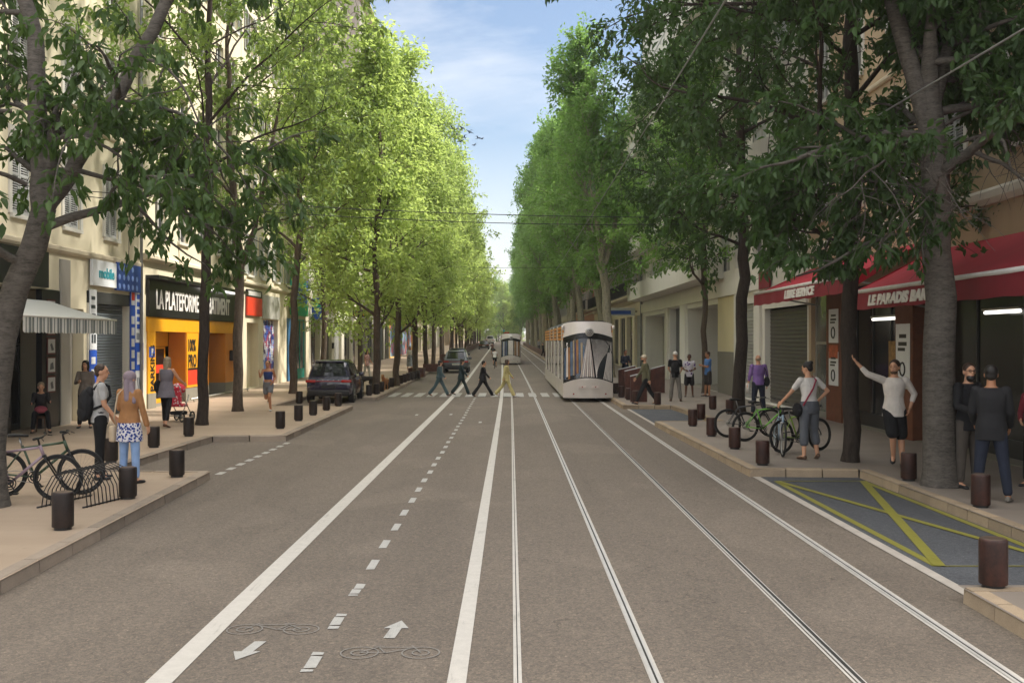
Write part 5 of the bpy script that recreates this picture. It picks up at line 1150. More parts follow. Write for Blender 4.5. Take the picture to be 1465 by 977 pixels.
# ------------------------------------------------------------------ trams
m_tw = M('tram_pearl_white', lin('#dcd5cf'), .22, .1, var=.05, scale=1.2, spec=.6); m_td = M('tram_roof_dark', lin('#35343a'), .5); m_tg = glassmat('tram_glass', (.02,.024,.03), .06); m_ts = M('tram_slat_orange', lin('#d08a3a'), .5, var=.15, scale=5)
m_tb = M('tram_band_black', (.01,.01,.011), .2); m_lampr = M('lamp_red', lin('#8a1c14'), .3); m_cwhite = M('reflection_white', lin('#d6cfca'), .6, var=.08); m_cblue = M('reflection_blue', lin('#52667f'), .5, var=.3, scale=3); m_cor = M('reflection_orange', lin('#94683f'), .5, var=.25, scale=3); m_cpur = M('reflection_violet', lin('#403a58'), .5, var=.2); m_cgold = M('reflection_sand', lin('#9c8a72'), .5, var=.2)  # windscreen reflections put into the colours of strips on the glass
def tram(label, loc, L, rz=0.0, scale=1.0, full=True, seed=0):
    s = thing('tram', label, 'tram', loc, rz, scale=scale); hw = .98; rr = random.Random(seed)
    def S(x, z, off=0.0):      # bulging front surface
        u = x/hw; return (x, -.30*(1-u*u)-.10*max(0, 1-abs(z-.9)/1.1)+.16*max(0, z-1.6)**1.4-off, z)
    def patch(name, x0, x1, zf0, zf1, off, mat, nx=24, nz=10, sm=True, th=.02):
        mb = MB(); 
        for o_, fl in ((off, False), (off-th, True)):
            for i in range(nx):
                for j in range(nz):
                    def P(a, b): x = x0+(x1-x0)*a/nx; z = zf0(x)+(zf1(x)-zf0(x))*b/nz; return S(x, z, o_)
                    q = [P(i, j), P(i+1, j), P(i+1, j+1), P(i, j+1)]; mb.quad(*(q[::-1] if fl else q))
        return mb.build(name, mat, s, sm, fix=False)
    lo = lambda x: .74+.22*(1-(x/hw)**2); bt = lambda x: 2.36+.16*(1-(x/hw)**2); bt2 = lambda x: 2.52+.20*(1-(x/hw)**2)
    K = lambda v: (lambda x: v)
    patch('nose', -hw, hw, K(.16), lambda x: lo(x)-.012, .03, m_tw); patch('mask_top', -hw, hw, lambda x: bt2(x)+.003, lambda x: 3.06+.10*(1-abs(x/hw)**4), .035, m_tw)
    patch('visor_band', -hw, hw, lambda x: bt(x)+.002, bt2, .03, m_tb, th=.03); patch('trim_line', -hw, hw, lambda x: lo(x)-.010, lambda x: lo(x)+.022, .034, m_tb, nz=2)
    ws = patch('windscreen', -hw, hw, lambda x: lo(x)+.024, bt, .0, m_tg)
    def strip(a0, a1, b0, b1, f0, f1, mat, off):   # slanted strip of painted-in windscreen reflection, between lower xs a and upper xs b
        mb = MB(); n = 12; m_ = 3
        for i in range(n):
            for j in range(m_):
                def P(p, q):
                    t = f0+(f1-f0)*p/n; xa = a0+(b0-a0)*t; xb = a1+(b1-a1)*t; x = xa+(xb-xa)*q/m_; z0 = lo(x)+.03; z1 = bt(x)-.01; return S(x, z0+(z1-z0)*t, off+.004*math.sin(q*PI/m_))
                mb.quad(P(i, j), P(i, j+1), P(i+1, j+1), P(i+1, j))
        return mb.build('reflection_strip', mat, ws, True, fix=False)
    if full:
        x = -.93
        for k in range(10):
            w = rr.uniform(.05, .10); mat = [m_cblue, m_cwhite, m_cor, m_cblue, m_cgold, m_cpur, m_cor, m_cblue, m_cgold, m_cblue][k]
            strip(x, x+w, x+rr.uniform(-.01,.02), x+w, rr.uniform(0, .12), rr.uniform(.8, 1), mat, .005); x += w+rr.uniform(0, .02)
        for k in range(7): strip(-.34+k*.085, -.275+k*.085, -.03+k*.012, -.02+k*.012, 0, .97, m_cwhite if k % 2 else M('reflection_grey', lin('#b7aaa4'), .6), .012+.002*(k % 2))
        for k in range(16): t = k/15; strip(.30+.02*k*.3, .315+.02*k*.3, .12+.05*k, .13+.05*k, .0 if k < 4 else .05*k-.1, .98, m_cwhite, .008+.0005*k)
        for k in range(6): strip(.58+k*.06, .62+k*.06, .86+k*.013, .865+k*.013, 0, .98 if k > 2 else .7, m_cwhite, .016+.001*k)
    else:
        for k in range(6): x = -.85+k*.1; strip(x, x+.08, x, x+.08, 0, .95, [m_cblue, m_cwhite, m_cblue, m_cpur, m_cblue, m_tg][k], .006)
        for k in range(5): x = -.25+k*.1; strip(x, x+.09, x, x+.09, .0, .98, m_cwhite, .006)
        for k in range(6): x = .32+k*.1; strip(x, x+.08, x, x+.08, 0, .95, [m_cgold, m_cor, m_cgold, m_cwhite, m_cor, m_cgold][k], .006)
    mb = MB()
    for sg in (-1, 1): mb.tube([S(sg*(.95-.55*(i/14)**1.6), 1.75+(bt(0)-1.75)*math.sin(PI/2*i/14), .02) for i in range(15)], .012, 6)
    mb.build('wiper_arc', m_tb, ws, True)
    c = S(.05, 2.74, .045); mb = MB(); mb.X = Matrix.Translation(c) @ Euler((PI/2, 0, 0)).to_matrix().to_4x4()
    mb.lathe([(.17, -.05), (.17, .03), (.15, .045)], 28); h = mb.build('headlamp', M('lamp_ring', lin('#b5b2ae'), .3, .4), s, 40)
    mb = MB(); mb.X = Matrix.Translation(c) @ Euler((PI/2, 0, 0)).to_matrix().to_4x4(); mb.torus((0,0,.05), .10, .014, 'z', 24, 6); mb.torus((0,0,.05), .045, .014, 'z', 18, 6); mb.build('lens', M('lamp_lens', lin('#77736f'), .2), h, True)
    for x in (-.25, .27):
        mb = MB(); mb.cbox(S(x, .60, .05), (.30, .05, .10)); o = mb.build('lamp_housing', M('lamp_housing_pale', lin('#d2c6bf'), .3), s); mb = MB(); mb.ell(S(x, .60, .08), (.025,.02,.025), 10, 6); mb.build('tail_lamp', m_lampr, o, True)
    for x in (-.58, .68): mb = MB(); mb.ell(S(x, .32, .035), (.035,.02,.035), 10, 6); mb.build('reflector', m_lampr, s, True)
    for sg in (-1, 1): mb = MB(); mb.rbox(sg*1.0-.05, sg*1.0+.05, -.06, .04, 2.86, 3.0, .02); mb.build('mirror', m_tw, s, True)
    # sides
    y0 = .12
    for sg in (-1, 1):
        mb = MB(); mb.rbox(min(sg*hw, sg*(hw-.06)), max(sg*hw, sg*(hw-.06)), y0, L, .16, .80, .02); mb.build('skirt_panel', m_tw, s)
        mb = MB(); xx = sg*(hw-.012); mb.box(min(xx, xx-sg*.03), max(xx, xx-sg*.03), y0, L, .80, 2.38); mb.build('side_glass', m_tg, s)
        y = y0; k = 0
        while y < L-.3:
            w = (1.5, 1.2, 1.7)[k % 3]; mb = MB(); mb.rbox(min(sg*(hw+.005), sg*(hw-.05)), max(sg*(hw+.005), sg*(hw-.05)), y, y+w, .801, 2.4, .01); mb.build('pillar', m_tw, s); y += w+(2.2, 2.6, 2.0)[k % 3]; k += 1
        mb = MB()
        for j in range(4): mb.box(min(sg*hw, sg*(hw-.03)), max(sg*hw, sg*(hw-.03)), y0, L, 2.42+j*.15, 2.52+j*.15)
        mb.build('slat_screen', m_ts, s); mb = MB(); mb.box(min(sg*(hw-.05), sg*(hw-.04)), max(sg*(hw-.05), sg*(hw-.04)), y0, L, 2.40, 3.0); mb.build('slat_backing', m_brown, s)
        y = y0+.6
        for j in range(int((L-1)/4.2)): mb = MB(); mb.box(min(sg*(hw+.006), sg*(hw-.035)), max(sg*(hw+.006), sg*(hw-.035)), y, y+.8, 2.4, 3.02); mb.build('slat_post', m_tw, s); y += 4.2
    mb = MB(); mb.extr([(-hw+.05, 2.9), (hw-.05, 2.9), (hw-.1, 3.06), (hw-.35, 3.2), (-hw+.35, 3.2), (-hw+.1, 3.06)], 'y', .35, L); mb.build('roof', m_td, s)
    mb = MB(); mb.box(-hw+.08, hw-.08, .05, L-.02, .24, .30); mb.box(-hw+.08, hw-.08, L-.06, L, .3, 2.9); mb.build('floor', m_td, s)
    for y in (1.6, 3.4, L*.5, L-3.4, L-1.6):
        mb = MB()
        for sg in (-1, 1):
            mb.tube([(sg*.52-.05, y, .24), (sg*.52+.05, y, .24)], .23, 16)
        mb.build('wheelset', m_td, s)
    return s
tram('near articulated tram with pearl white front and colourful reflections painted on its windscreen', W(3.05, 40.4, 0), 21.5, 0, 1.0, True, 4)
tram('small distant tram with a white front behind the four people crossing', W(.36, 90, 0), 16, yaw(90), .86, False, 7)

# ------------------------------------------------------------------ cars (rear at local y=0, nose towards +y)
m_lampc = M('lamp_clear', lin('#c8c4bc'), .15); m_lampt = M('tail_lamp_red', lin('#a02018'), .25); m_plate = M('plate_pale', lin('#b9b8b0'), .5); m_plated = M('plate_dark', (.02,.02,.022), .4); m_chrome = M('chrome_trim', lin('#b8b8b8'), .2, .95); m_plast = M('bumper_black_plastic', (.02,.02,.021), .6)
def carpaint(name, c): return M(name, c, .16, .0, var=.03, spec=.6, **{'Coat Weight': .8, 'Coat Roughness': .05})
m_cglass = glassmat('car_glass', (.012,.014,.018), .05)
def car(label, loc, rz, L, Wd, H, paint, roofm=None, scale=1.0, van=False, plate=None, grp=None, lampbar=True, badges=False, front=False):
    s = thing('parked_car' if grp is None else 'car', label, 'car', loc, rz+(PI if front else 0), grp, scale)
    hw = Wd/2; zb = .22; zbelt = H*.60; 
    # stations: y, belt half-width, sill z, belt z, roof z (None: no cabin), roof half-width
    st = [(0.02, .80, .42, .86, .0), (.05, .93, .34, .96, .0), (.18, .985, .28, 1.0, .0), (.6, 1.0, .22, 1.0, .0), (L*.3, 1.0, .2, 1.0, 0), (L*.55, 1.0, .2, 1.0, 0), (L*.70, .995, .2, .985, 0), (L*.80, .98, .22, .96, 0), (L*.92, .93, .26, .88, 0), (L*.98, .82, .30, .76, 0), (L, .70, .38, .62, 0)]
    def sec(y, w, z0, zk):
        z1 = zbelt*zk; W_ = hw*w
        return [(y, W_*.86, z0), (y, W_*.97, z0+.08), (y, W_*1.0, z0+(z1-z0)*.45), (y, W_*.985, z0+(z1-z0)*.75), (y, W_*.93, z1-.015), (y, W_*.86, z1)]
    mb = MB(); rows = []
    for y, w, z0, zk, _ in st:
        h = sec(y, w, z0, zk); rows.append([(x, y_, z) for y_, x, z in h]+[(-x, y_, z) for y_, x, z in reversed(h)])
    n = len(rows[0]); vs = [p for r in rows for p in r]; fs = []
    for i in range(len(rows)-1):
        for k in range(n): fs.append((i*n+k, i*n+(k+1) % n, (i+1)*n+(k+1) % n, (i+1)*n+k))
    fs += [tuple(range(n)), tuple(range((len(rows)-1)*n, len(rows)*n))]
    mb.add(vs, fs); body = mb.build('body', paint, s, 38)
    # cabin
    yr0, yr1 = (.12, .42) if not van else (.06, .16); yf0, yf1 = L*.74, L*.56
    cab = [(yr0, .86, zbelt-.03, 0), (yr0+(yr1-yr0)*.5, .80, (zbelt+H)/2, 0), (yr1, .70, H-.05, 0), (yr1+.25, .69, H, 0), (L*.42, .69, H, 0), (yf1, .67, H-.06, 0), ((yf0+yf1)/2, .77, (zbelt+H)/2-.02, 0), (yf0, .84, zbelt-.04, 0)]
    mb = MB(); z0 = zbelt-.05
    def cabsec(y):      # cabin outline as stack of rings by height
        pass
    rings = []
    for t in np.linspace(0, 1, 6):
        z = z0+(H-z0)*t; tt = t**1.15; a = yr0+(yr1-yr0)*tt; b = yf0+(yf1-yf0)*t; w = hw*(.93+(.72-.93)*t**1.1)
        if t > .99: a += .12; b -= .12; w -= .08; z = H
        ro = .07
        rings.append([(w-ro, a, z), (w, a+ro*1.5, z), (w+.005, (a+b)/2, z), (w, b-ro*3, z), (w-ro*1.5, b, z), (0, b+.06*(1-t)+.03, z), (-w+ro*1.5, b, z), (-w, b-ro*3, z), (-w-.005, (a+b)/2, z), (-w, a+ro*1.5, z), (-w+ro, a, z), (0, a-.03, z)])
        if abs(t-.8) < .01 and True: top = z
    n = 12; vs = [p for r in rings for p in r]; fs = []
    for i in range(len(rings)-1):
        for k in range(n): fs.append((i*n+k, i*n+(k+1) % n, (i+1)*n+(k+1) % n, (i+1)*n+k))
    fs.append(tuple(range((len(rings)-1)*n, len(rings)*n)))
    mb.add(vs, fs); mb.build('roof', roofm or paint, s, 40)
    def cabpt(t, side_t, which, off=.008):
        z = z0+(H-z0)*t; tt = t**1.15; a = yr0+(yr1-yr0)*tt; b = yf0+(yf1-yf0)*t; w = hw*(.93+(.72-.93)*t**1.1)
        if which == 'rear': x = (w-.10)*side_t; return (x, a-.03*(1-side_t**2)-off-.004, z)
        if which == 'front': x = (w-.12)*side_t; return (x, b+(.06*(1-t)+.03)*(1-abs(side_t))+off+.01, z)
        y = a+.16+(b-a-.42)*side_t; return (((w+off+.004) if which == 'right' else -(w+off+.004)), y, z)
    def glass(which, t0, t1, s0, s1, name='window'):
        mb = MB(); nx, nz = 8, 4
        for i in range(nx):
            for j in range(nz):
                P = lambda a, b: cabpt(t0+(t1-t0)*b/nz, s0+(s1-s0)*a/nx, which); mb.quad(P(i, j), P(i+1, j), P(i+1, j+1), P(i, j+1))
        return mb.build(name, m_cglass, s, True)
    glass('rear', .16, .84, -.94, .94, 'rear_window'); glass('front', .12, .9, -.95, .95, 'windscreen')
    for sd in ('left', 'right'): glass(sd, .16, .85, .0, .34); glass(sd, .16, .85, .37, .68); glass(sd, .16, .80, .71, .96)
    mb = MB(); mb.rbox(-hw*.62, hw*.62, yr1-.14, yr1+.18, H-.075, H-.02, .02); mb.build('spoiler', paint, s, True)
    for sg in (-1, 1):
        mb = MB(); mb.rbox(sg*(hw+.02)-.08 if sg > 0 else -hw-.14, hw+.14 if sg > 0 else -(hw+.02)+.08, L*.62, L*.62+.1, zbelt-.02, zbelt+.13, .03); mb.build('mirror', paint, s, True)
        for yw in (L*.185, L*.80):
            mb = MB(); mb.X = Matrix.Translation((sg*(hw-.10), yw, .33)) @ Euler((0, PI/2, 0)).to_matrix().to_4x4(); mb.lathe([(.22,-.11),(.31,-.105),(.33,-.08),(.33,.08),(.31,.105),(.22,.11)], 26); w = mb.build('wheel', m_tyre, s, 40)
            mb = MB(); mb.X = Matrix.Translation((sg*(hw-.10), yw, .33)) @ Euler((0, PI/2*sg, 0)).to_matrix().to_4x4(); mb.lathe([(.21,.10),(.215,.112),(.19,.105),(.05,.100),(.04,.112)], 20)
            for q in range(5): a = 2*PI*q/5; mb.cbox((.12*math.cos(a), .12*math.sin(a), .112), (.18, .045, .012), rz=a)
            mb.build('rim', m_rims, w, 40)
            mb = MB(); mb.X = Matrix.Translation((sg*(hw-.09), yw, .34)) @ Euler((0, PI/2, 0)).to_matrix().to_4x4(); mb.lathe([(.385,-.1),(.385,.098)], 28); mb.build('wheel_arch', m_plast, s, 40)
        mb = MB(); mb.rbox(min(sg*hw*.98, sg*hw*.55), max(sg*hw*.98, sg*hw*.55), -.002, .16, zbelt*.80, zbelt*.90, .02); mb.build('tail_light', m_lampt, s, True)
        mb = MB(); mb.rbox(min(sg*hw*.86, sg*hw*.5), max(sg*hw*.86, sg*hw*.5), L-.16, L-.02, zbelt*.62, zbelt*.74, .02); mb.build('headlight', m_lampc, s, True)
        mb = MB(); mb.rbox(min(sg*hw*.995, sg*hw*1.01), max(sg*hw*.995, sg*hw*1.01), L*.45, L*.53, zbelt*.83, zbelt*.87, .004); mb.build('door_handle', m_chrome, s)
    if lampbar: mb = MB(); mb.rbox(-hw*.54, hw*.54, .012, .05, zbelt*.835, zbelt*.865, .006); mb.build('light_bar', m_lampt, s)
    mb = MB(); mb.rbox(-hw*.90, hw*.90, -.03, .25, .27, .50, .05); mb.build('rear_bumper', m_plast, s, True); mb = MB(); mb.rbox(-hw*.80, hw*.80, L-.2, L+.02, .25, .46, .05); mb.build('front_bumper', m_plast, s, True)
    mb = MB(); mb.rbox(-.26, .26, -.006, .045, zbelt*.58, zbelt*.58+.12, .005); mb.build('number_plate', plate or m_plated, s)
    if badges:
        for k in range(5): mb = MB(); mb.rbox(-.44+k*.2, -.38+k*.2, .002, .03, zbelt*.875, zbelt*.905, .004); mb.build('badge', m_chrome, s)
    return s
m_pdark = carpaint('car_paint_midnight', lin('#1a1836')); m_pgrey = carpaint('car_paint_graphite', lin('#565a61')); m_polive = carpaint('car_paint_olive', lin('#4c4737')); m_pwhite = carpaint('car_paint_white', lin('#c9c9c4'))
car('dark midnight blue family car parked on the left with pale roof reflections, rear to us', W(-6.98, 39.2, 0.02), R(1.5), 4.4, 1.78, 1.63, m_pdark, badges=True)
GC = None
car('silver grey car driving away, red tail lights, behind the second person crossing', W(-3.62, 71, 0), yaw(71), 4.3, 1.76, 1.55, m_pgrey, M('car_roof_pale', lin('#8f949a'), .2), 1.0, plate=m_plate, grp='cars driving up the far left lane')
car('dark car half hidden right behind the roof of the silver grey car', W(-4.2, 86, 0), yaw(86), 4.3, 1.76, 1.5, m_pdark, None, 1.0, grp='cars driving up the far left lane')
car('small olive brown car far up the street in the left lane', W(-3.45, 172, 0), yaw(172), 4.4, 1.78, 1.5, m_polive, None, 1.0, plate=m_plate, grp='cars driving up the far left lane')
car('white van shaped vehicle farthest up the street', W(-3.3, 250, 0), yaw(250), 4.8, 2.0, 2.1, m_pwhite, None, 1.0, van=True, grp='cars driving up the far left lane', lampbar=False)
# ------------------------------------------------------------------ people
REM = []
def remesh(name, mb, vox, mat, parent, smooth=3, fac=.5):
    me = mb.mesh(name, mat); o = link(name, me, parent)
    m = o.modifiers.new('r', 'REMESH'); m.mode = 'VOXEL'; m.voxel_size = vox
    q = o.modifiers.new('s', 'SMOOTH'); q.iterations = smooth; q.factor = fac
    REM.append((o, mat)); return o
def bake():
    bpy.context.view_layer.update(); dg = bpy.context.evaluated_depsgraph_get()
    new = [(o, m, bpy.data.meshes.new_from_object(o.evaluated_get(dg))) for o, m in REM]
    for o, m, me in new:
        o.modifiers.clear(); o.data = me; me.name = o.name.split('.')[0]; me.materials.clear(); me.materials.append(m); shade(me, True)
    REM.clear()
def cloth(name, c, var=.12, scale=6, pat=None):
    if name in MATS: return MATS[name]
    c = lin(c) if isinstance(c, str) else c; t = NT(name); a = t.noise(scale, 4, .6); k = t.ramp(a, [(.3, sc3(c, 1-var)), (.7, sc3(c, 1+var))])
    if pat:
        v = t.new('TexVoronoi', Scale=pat[1]); t.l(t.tc.outputs['Object'], v.inputs['Vector']); k = t.mix(t.math('LESS_THAN', v.outputs['Distance'], pat[2]), k, lin(pat[0]))
    t.base(k); t.set(.85, 0, .2); w = t.noise(9, 3, .5, t.coord((1, 1, .45)), 1.2); t.bump(w, .6, .035); MATS[name] = t.m; return t.m
sk_l = M('skin_light', lin('#c69678'), .5, var=.06, scale=8); sk_t = M('skin_tan', lin('#a87656'), .5, var=.06, scale=8); sk_d = M('skin_dark', lin('#5e3d2c'), .5, var=.06, scale=8)
h_bk = M('hair_black', (.012,.010,.009), .5, var=.3, scale=40); h_br = M('hair_brown', lin('#3b2a1e'), .5, var=.3, scale=40); h_gr = M('hair_grey_blond', lin('#8f7f68'), .55, var=.25, scale=40)
h_beard = M('beard_brown', lin('#54402f'), .7, var=.3, scale=40)
m_eye = M('eye_dark', (.01,.008,.007), .2); m_lip = M('lips', lin('#8a4c40'), .5); m_shoe = M('shoe_black', (.02,.02,.021), .5); m_shoew = M('shoe_white', lin('#c9c7c2'), .5); m_shoeb = M('shoe_brown', lin('#5a4232'), .5)
V3 = Vector
def person(label, loc, rz, H=1.75, sex='m', vox=.012, lean=0, legs=((0,4,0),(0,4,0)), arms=((5,8,10),(5,8,10)), head=(0,0), skin=None, hair=None, hairstyle='short', top=None, bottom=None, shoes=None, detail=True, drop=0.0, build=1.0, face=True, twist=0):
    """legs/arms: (left, right); leg=(flex, abduct, knee[, ankle]); arm=(flex, abduct, elbow) or ('ik', (x,y,z))"""
    u = H/1.75; s = thing('person', label, 'person', loc, rz); skin = skin or sk_l; bd = build*(1.0 if sex == 'm' else .9)
    hipw = .088*(1 if sex == 'm' else 1.02); shw = .178*bd; hz = .92
    th, sh = .435, .425; ua, fa = .285, .25
    sl = V3((0, math.sin(R(lean)), math.cos(R(lean)))); fw = V3((0, math.cos(R(lean)), -math.sin(R(lean)))); sx = V3((1,0,0))
    tw = R(twist); sxt = sx*math.cos(tw)+fw*math.sin(tw); fwt = fw*math.cos(tw)-sx*math.sin(tw)
    J = {}
    for i, sd in ((0, -1), (1, 1)):
        L = legs[i]; a = R(L[0]); b = R(L[1]); k = R(L[2]); hp = V3((sd*hipw, 0, hz))
        d = V3((sd*math.sin(b), math.sin(a)*math.cos(b), -math.cos(a)*math.cos(b))); kn = hp+d*th
        d2 = V3((sd*math.sin(b)*.8, math.sin(a-k), -math.cos(a-k))).normalized(); an = kn+d2*sh; ft = R(L[3]) if len(L) > 3 else 0
        J['hip', i], J['kn', i], J['an', i], J['ft', i] = hp, kn, an, V3((sd*.18, math.cos(ft), math.sin(ft))).normalized()
    low = min(min(J['an', i].z-.075, (J['an', i]+J['ft', i]*.15).z-.03) for i in (0, 1)); dz = -low-drop
    for k in list(J):
        if k[0] in ('hip', 'kn', 'an'): J[k] = (J[k]+V3((0,0,dz)))
    pel = V3((0,0,hz+dz))
    def spn(h): return pel+sl*h      # h above hip joint
    neck0 = spn(.56); 
    for i, sd in ((0, -1), (1, 1)):
        S = spn(.50)+sxt*(sd*shw); A = arms[i]
        if A[0] == 'ik':
            T = V3(A[1])/1.0; v = T-S; D = min(v.length, (ua+fa)*.995); v = v.normalized(); x = (ua*ua-fa*fa+D*D)/(2*D); hgt = math.sqrt(max(1e-6, ua*ua-x*x))
            pole = V3(A[2]) if len(A) > 2 else V3((sd*.5, -.4, -.8)); pole = (pole-v*pole.dot(v)).normalized(); E = S+v*x+pole*hgt; Wr = S+v*D
        else:
            a = R(A[0]); b = R(A[1]); e = R(A[2]); d = V3((sd*math.sin(b), math.sin(a)*math.cos(b), -math.cos(a)*math.cos(b))); E = S+d*ua
            d2 = V3((sd*math.sin(b)*.5-sd*(A[3] if len(A) > 3 else 0), math.sin(a+e), -math.cos(a+e))).normalized(); Wr = E+d2*fa
        J['sh', i], J['el', i], J['wr', i] = S, E, Wr
    hr = Euler((R(head[1]), 0, R(head[0]))).to_matrix(); hc = neck0+sl*.155+V3((0,.025,0))
    hl = lambda x, y, z: hc+hr @ V3((x, y, z))
    # scaling to H at the end through object scale of parts
    def X(mb): mb.X = Matrix.Scale(u, 4); return mb
    tors = [(-.02, .135, .105), (.04, .158 if sex == 'm' else .165, .115), (.13, .145 if sex == 'm' else .14, .105), (.22, .135*bd if sex == 'm' else .118, .095), (.33, .155*bd, .112 if sex == 'm' else .118), (.42, .168*bd, .108), (.49, .165*bd, .085), (.535, .10, .07), (.57, .055, .055)]
    def torso(mb, h0, h1, inf, flare=0.0):
        secs = []; hs = [h0]+[t[0] for t in tors if h0+.02 < t[0] < h1-.01]+[h1]
        xs = [t[0] for t in tors]
        for h in hs:
            rx = float(np.interp(h, xs, [t[1] for t in tors])); ry = float(np.interp(h, xs, [t[2] for t in tors]))
            if inf > 0 and h < .05: rx = max(rx, .163); ry = max(ry, .119)
            f = flare*max(0, .15-h)/.2
            k = min(1, max(0, h/.3)); ax = (sx*(1-k)+sxt*k).normalized(); ay = (fw*(1-k)+fwt*k).normalized()
            secs.append((spn(h) if h > -.05 else pel+V3((0,0,h)), ax, ay, rx+inf+f, ry+inf+f))
        mb.loft(secs, 20)
    # ---- body
    mb = X(MB()); torso(mb, -.06, .57, 0)
    for i, sd in ((0, -1), (1, 1)):
        hp, kn, an, ft = J['hip', i], J['kn', i], J['an', i], J['ft', i]
        mb.cap(hp, .088*bd, kn, .055, 12); mb.cap(kn, .054, kn.lerp(an, .35), .053, 12); mb.cap(kn.lerp(an, .35), .052, an, .035, 12)
        mb.cap(an-V3((0,0,.03)), .038, an+ft*.11-V3((0,0,.045)), .030, 10)
        S, E, Wr = J['sh', i], J['el', i], J['wr', i]
        mb.cap(S, .056*bd, E, .038*bd, 12); mb.cap(E, .038*bd, Wr, .026, 12)
        d = (Wr-E).normalized(); nrm = (sx*-sd); nrm = (nrm-d*nrm.dot(d)); nrm = nrm.normalized() if nrm.length > .05 else d.orthogonal().normalized(); lat = d.cross(nrm)
        mb.loft([(Wr-d*.005, lat, nrm, .026, .020), (Wr+d*.03, lat, nrm, .036, .017), (Wr+d*.075, lat, nrm, .042, .016), (Wr+d*.098, lat, nrm, .038, .012)], 12)
        if detail:
            for q in range(4):
                b0 = Wr+d*.088+lat*((q-1.5)*.0205); ln = (.062, .075, .070, .055)[q]; m1 = b0+d*ln*.55+nrm*.008; tip = b0+d*ln*.9+nrm*ln*.45
                mb.cap(b0, .0098, m1, .009, 8, 3); mb.cap(m1, .009, tip, .0078, 8, 3)
            fwd = 1 if lat.y > 0 else -1
            b0 = Wr+d*.03+lat*fwd*.03; mb.cap(b0, .013, b0+d*.035+lat*fwd*.028+nrm*.012, .011, 8, 3); mb.cap(b0+d*.035+lat*fwd*.028+nrm*.012, .011, b0+d*.068+lat*fwd*.032+nrm*.02, .009, 8, 3)
    mb.cap(neck0-sl*.03, .062*(1 if sex == 'm' else .88), hc-V3((0,.01,.06)), .054*(1 if sex == 'm' else .86), 12)
    mb.ell(hc+hr @ V3((0,-.005,.02)), (.076, .096, .098), 18, 14, hr); mb.ell(hl(0,.028,-.05), (.056, .062, .066), 14, 10, hr); mb.ell(hl(0,.045,-.098), (.03,.03,.022), 10, 8, hr)
    mb.cap(hl(0,.088,.012), .010, hl(0,.106,-.022), .014, 8); 
    mb.ell(hl(0,.082,-.058), (.026,.014,.012), 10, 6, hr); mb.ell(hl(0,.080,.035), (.055,.018,.014), 10, 6, hr)
    for sd in (-1, 1): mb.ell(hl(sd*.078,-.008,-.008), (.012,.022,.034), 10, 8, hr)
    body = remesh('body', mb, vox*.82*u, skin, s, 2)
    if face:
        for sd in (-1, 1):
            mb = X(MB()); mb.ell(hl(sd*.031,.083,.008), (.009,.009,.005), 10, 6, hr); mb.build('eye', m_eye, body, True)
            mb = X(MB()); mb.cap(hl(sd*.016,.094,.032), .0032, hl(sd*.046,.084,.034), .0025, 6, 2); mb.build('eyebrow', hair or h_bk, body, True)
        mb = X(MB()); mb.ell(hl(0,.092,-.059), (.022,.008,.006), 10, 6, hr); mb.build('mouth', m_lip, body, True)
    # ---- hair
    if hair and hairstyle:
        mb = X(MB())
        if hairstyle in ('short', 'crop'):
            k = .008 if hairstyle == 'short' else .003
            mb.ell(hl(0,-.020,.042), (.080+k, .090+k, .084+k), 18, 14, hr); mb.ell(hl(0,-.055,-.01), (.070+k, .050, .07), 14, 10, hr)
        elif hairstyle == 'mop':
            mb.ell(hl(0,-.012,.038), (.098,.106,.094), 18, 14, hr); mb.ell(hl(0,-.05,-.05), (.092,.065,.11), 14, 10, hr)
        elif hairstyle == 'long':
            mb.ell(hl(0,-.014,.040), (.090,.098,.090), 18, 14, hr); mb.ell(hl(0,-.055,-.06), (.092,.058,.14), 14, 10, hr); mb.ell(hl(0,-.075,-.16), (.075,.04,.10), 12, 8, hr)
            for sd in (-1, 1): mb.ell(hl(sd*.075,-.0,-.06), (.022,.04,.12), 10, 8, hr)
        elif hairstyle == 'bun':
            mb.ell(hl(0,-.016,.040), (.086,.094,.088), 18, 14, hr); mb.ell(hl(0,-.055,-.01), (.072,.05,.06), 14, 10, hr); mb.ell(hl(0,-.085,.09), (.045,.045,.042), 12, 8, hr)
        elif hairstyle == 'scarf':
            mb.ell(hl(0,-.010,.035), (.096,.106,.100), 18, 14, hr); mb.ell(hl(0,-.02,-.06), (.088,.092,.10), 14, 10, hr); mb.cap(neck0-sl*.02, .09, hc-V3((0,0,.08)), .08, 14); mb.cap(hl(.02,-.09,-.05), .045, spn(.40)+fw*-.10+sx*.03, .05, 10); mb.cap(hl(.06,-.04,-.08), .04, spn(.36)+sx*.13-fw*.07, .035, 10)
        elif hairstyle == 'cap':
            mb.ell(hl(0,-.008,.048), (.088,.102,.082), 18, 14, hr); mb.ell(hl(0,.10,.052), (.062,.07,.012), 14, 8, hr)
        elif hairstyle == 'bald':
            mb.ell(hl(0,-.045,.0), (.079,.064,.055), 14, 10, hr)
        elif hairstyle == 'pony':
            mb.ell(hl(0,-.016,.040), (.084,.094,.086), 18, 14, hr); mb.cap(hl(0,-.1,.04), .03, hl(.02,-.14,-.10), .02, 10)
        remesh({'scarf': 'headscarf', 'cap': 'cap'}.get(hairstyle, 'hair'), mb, vox*.85*u, hair, s, 2)
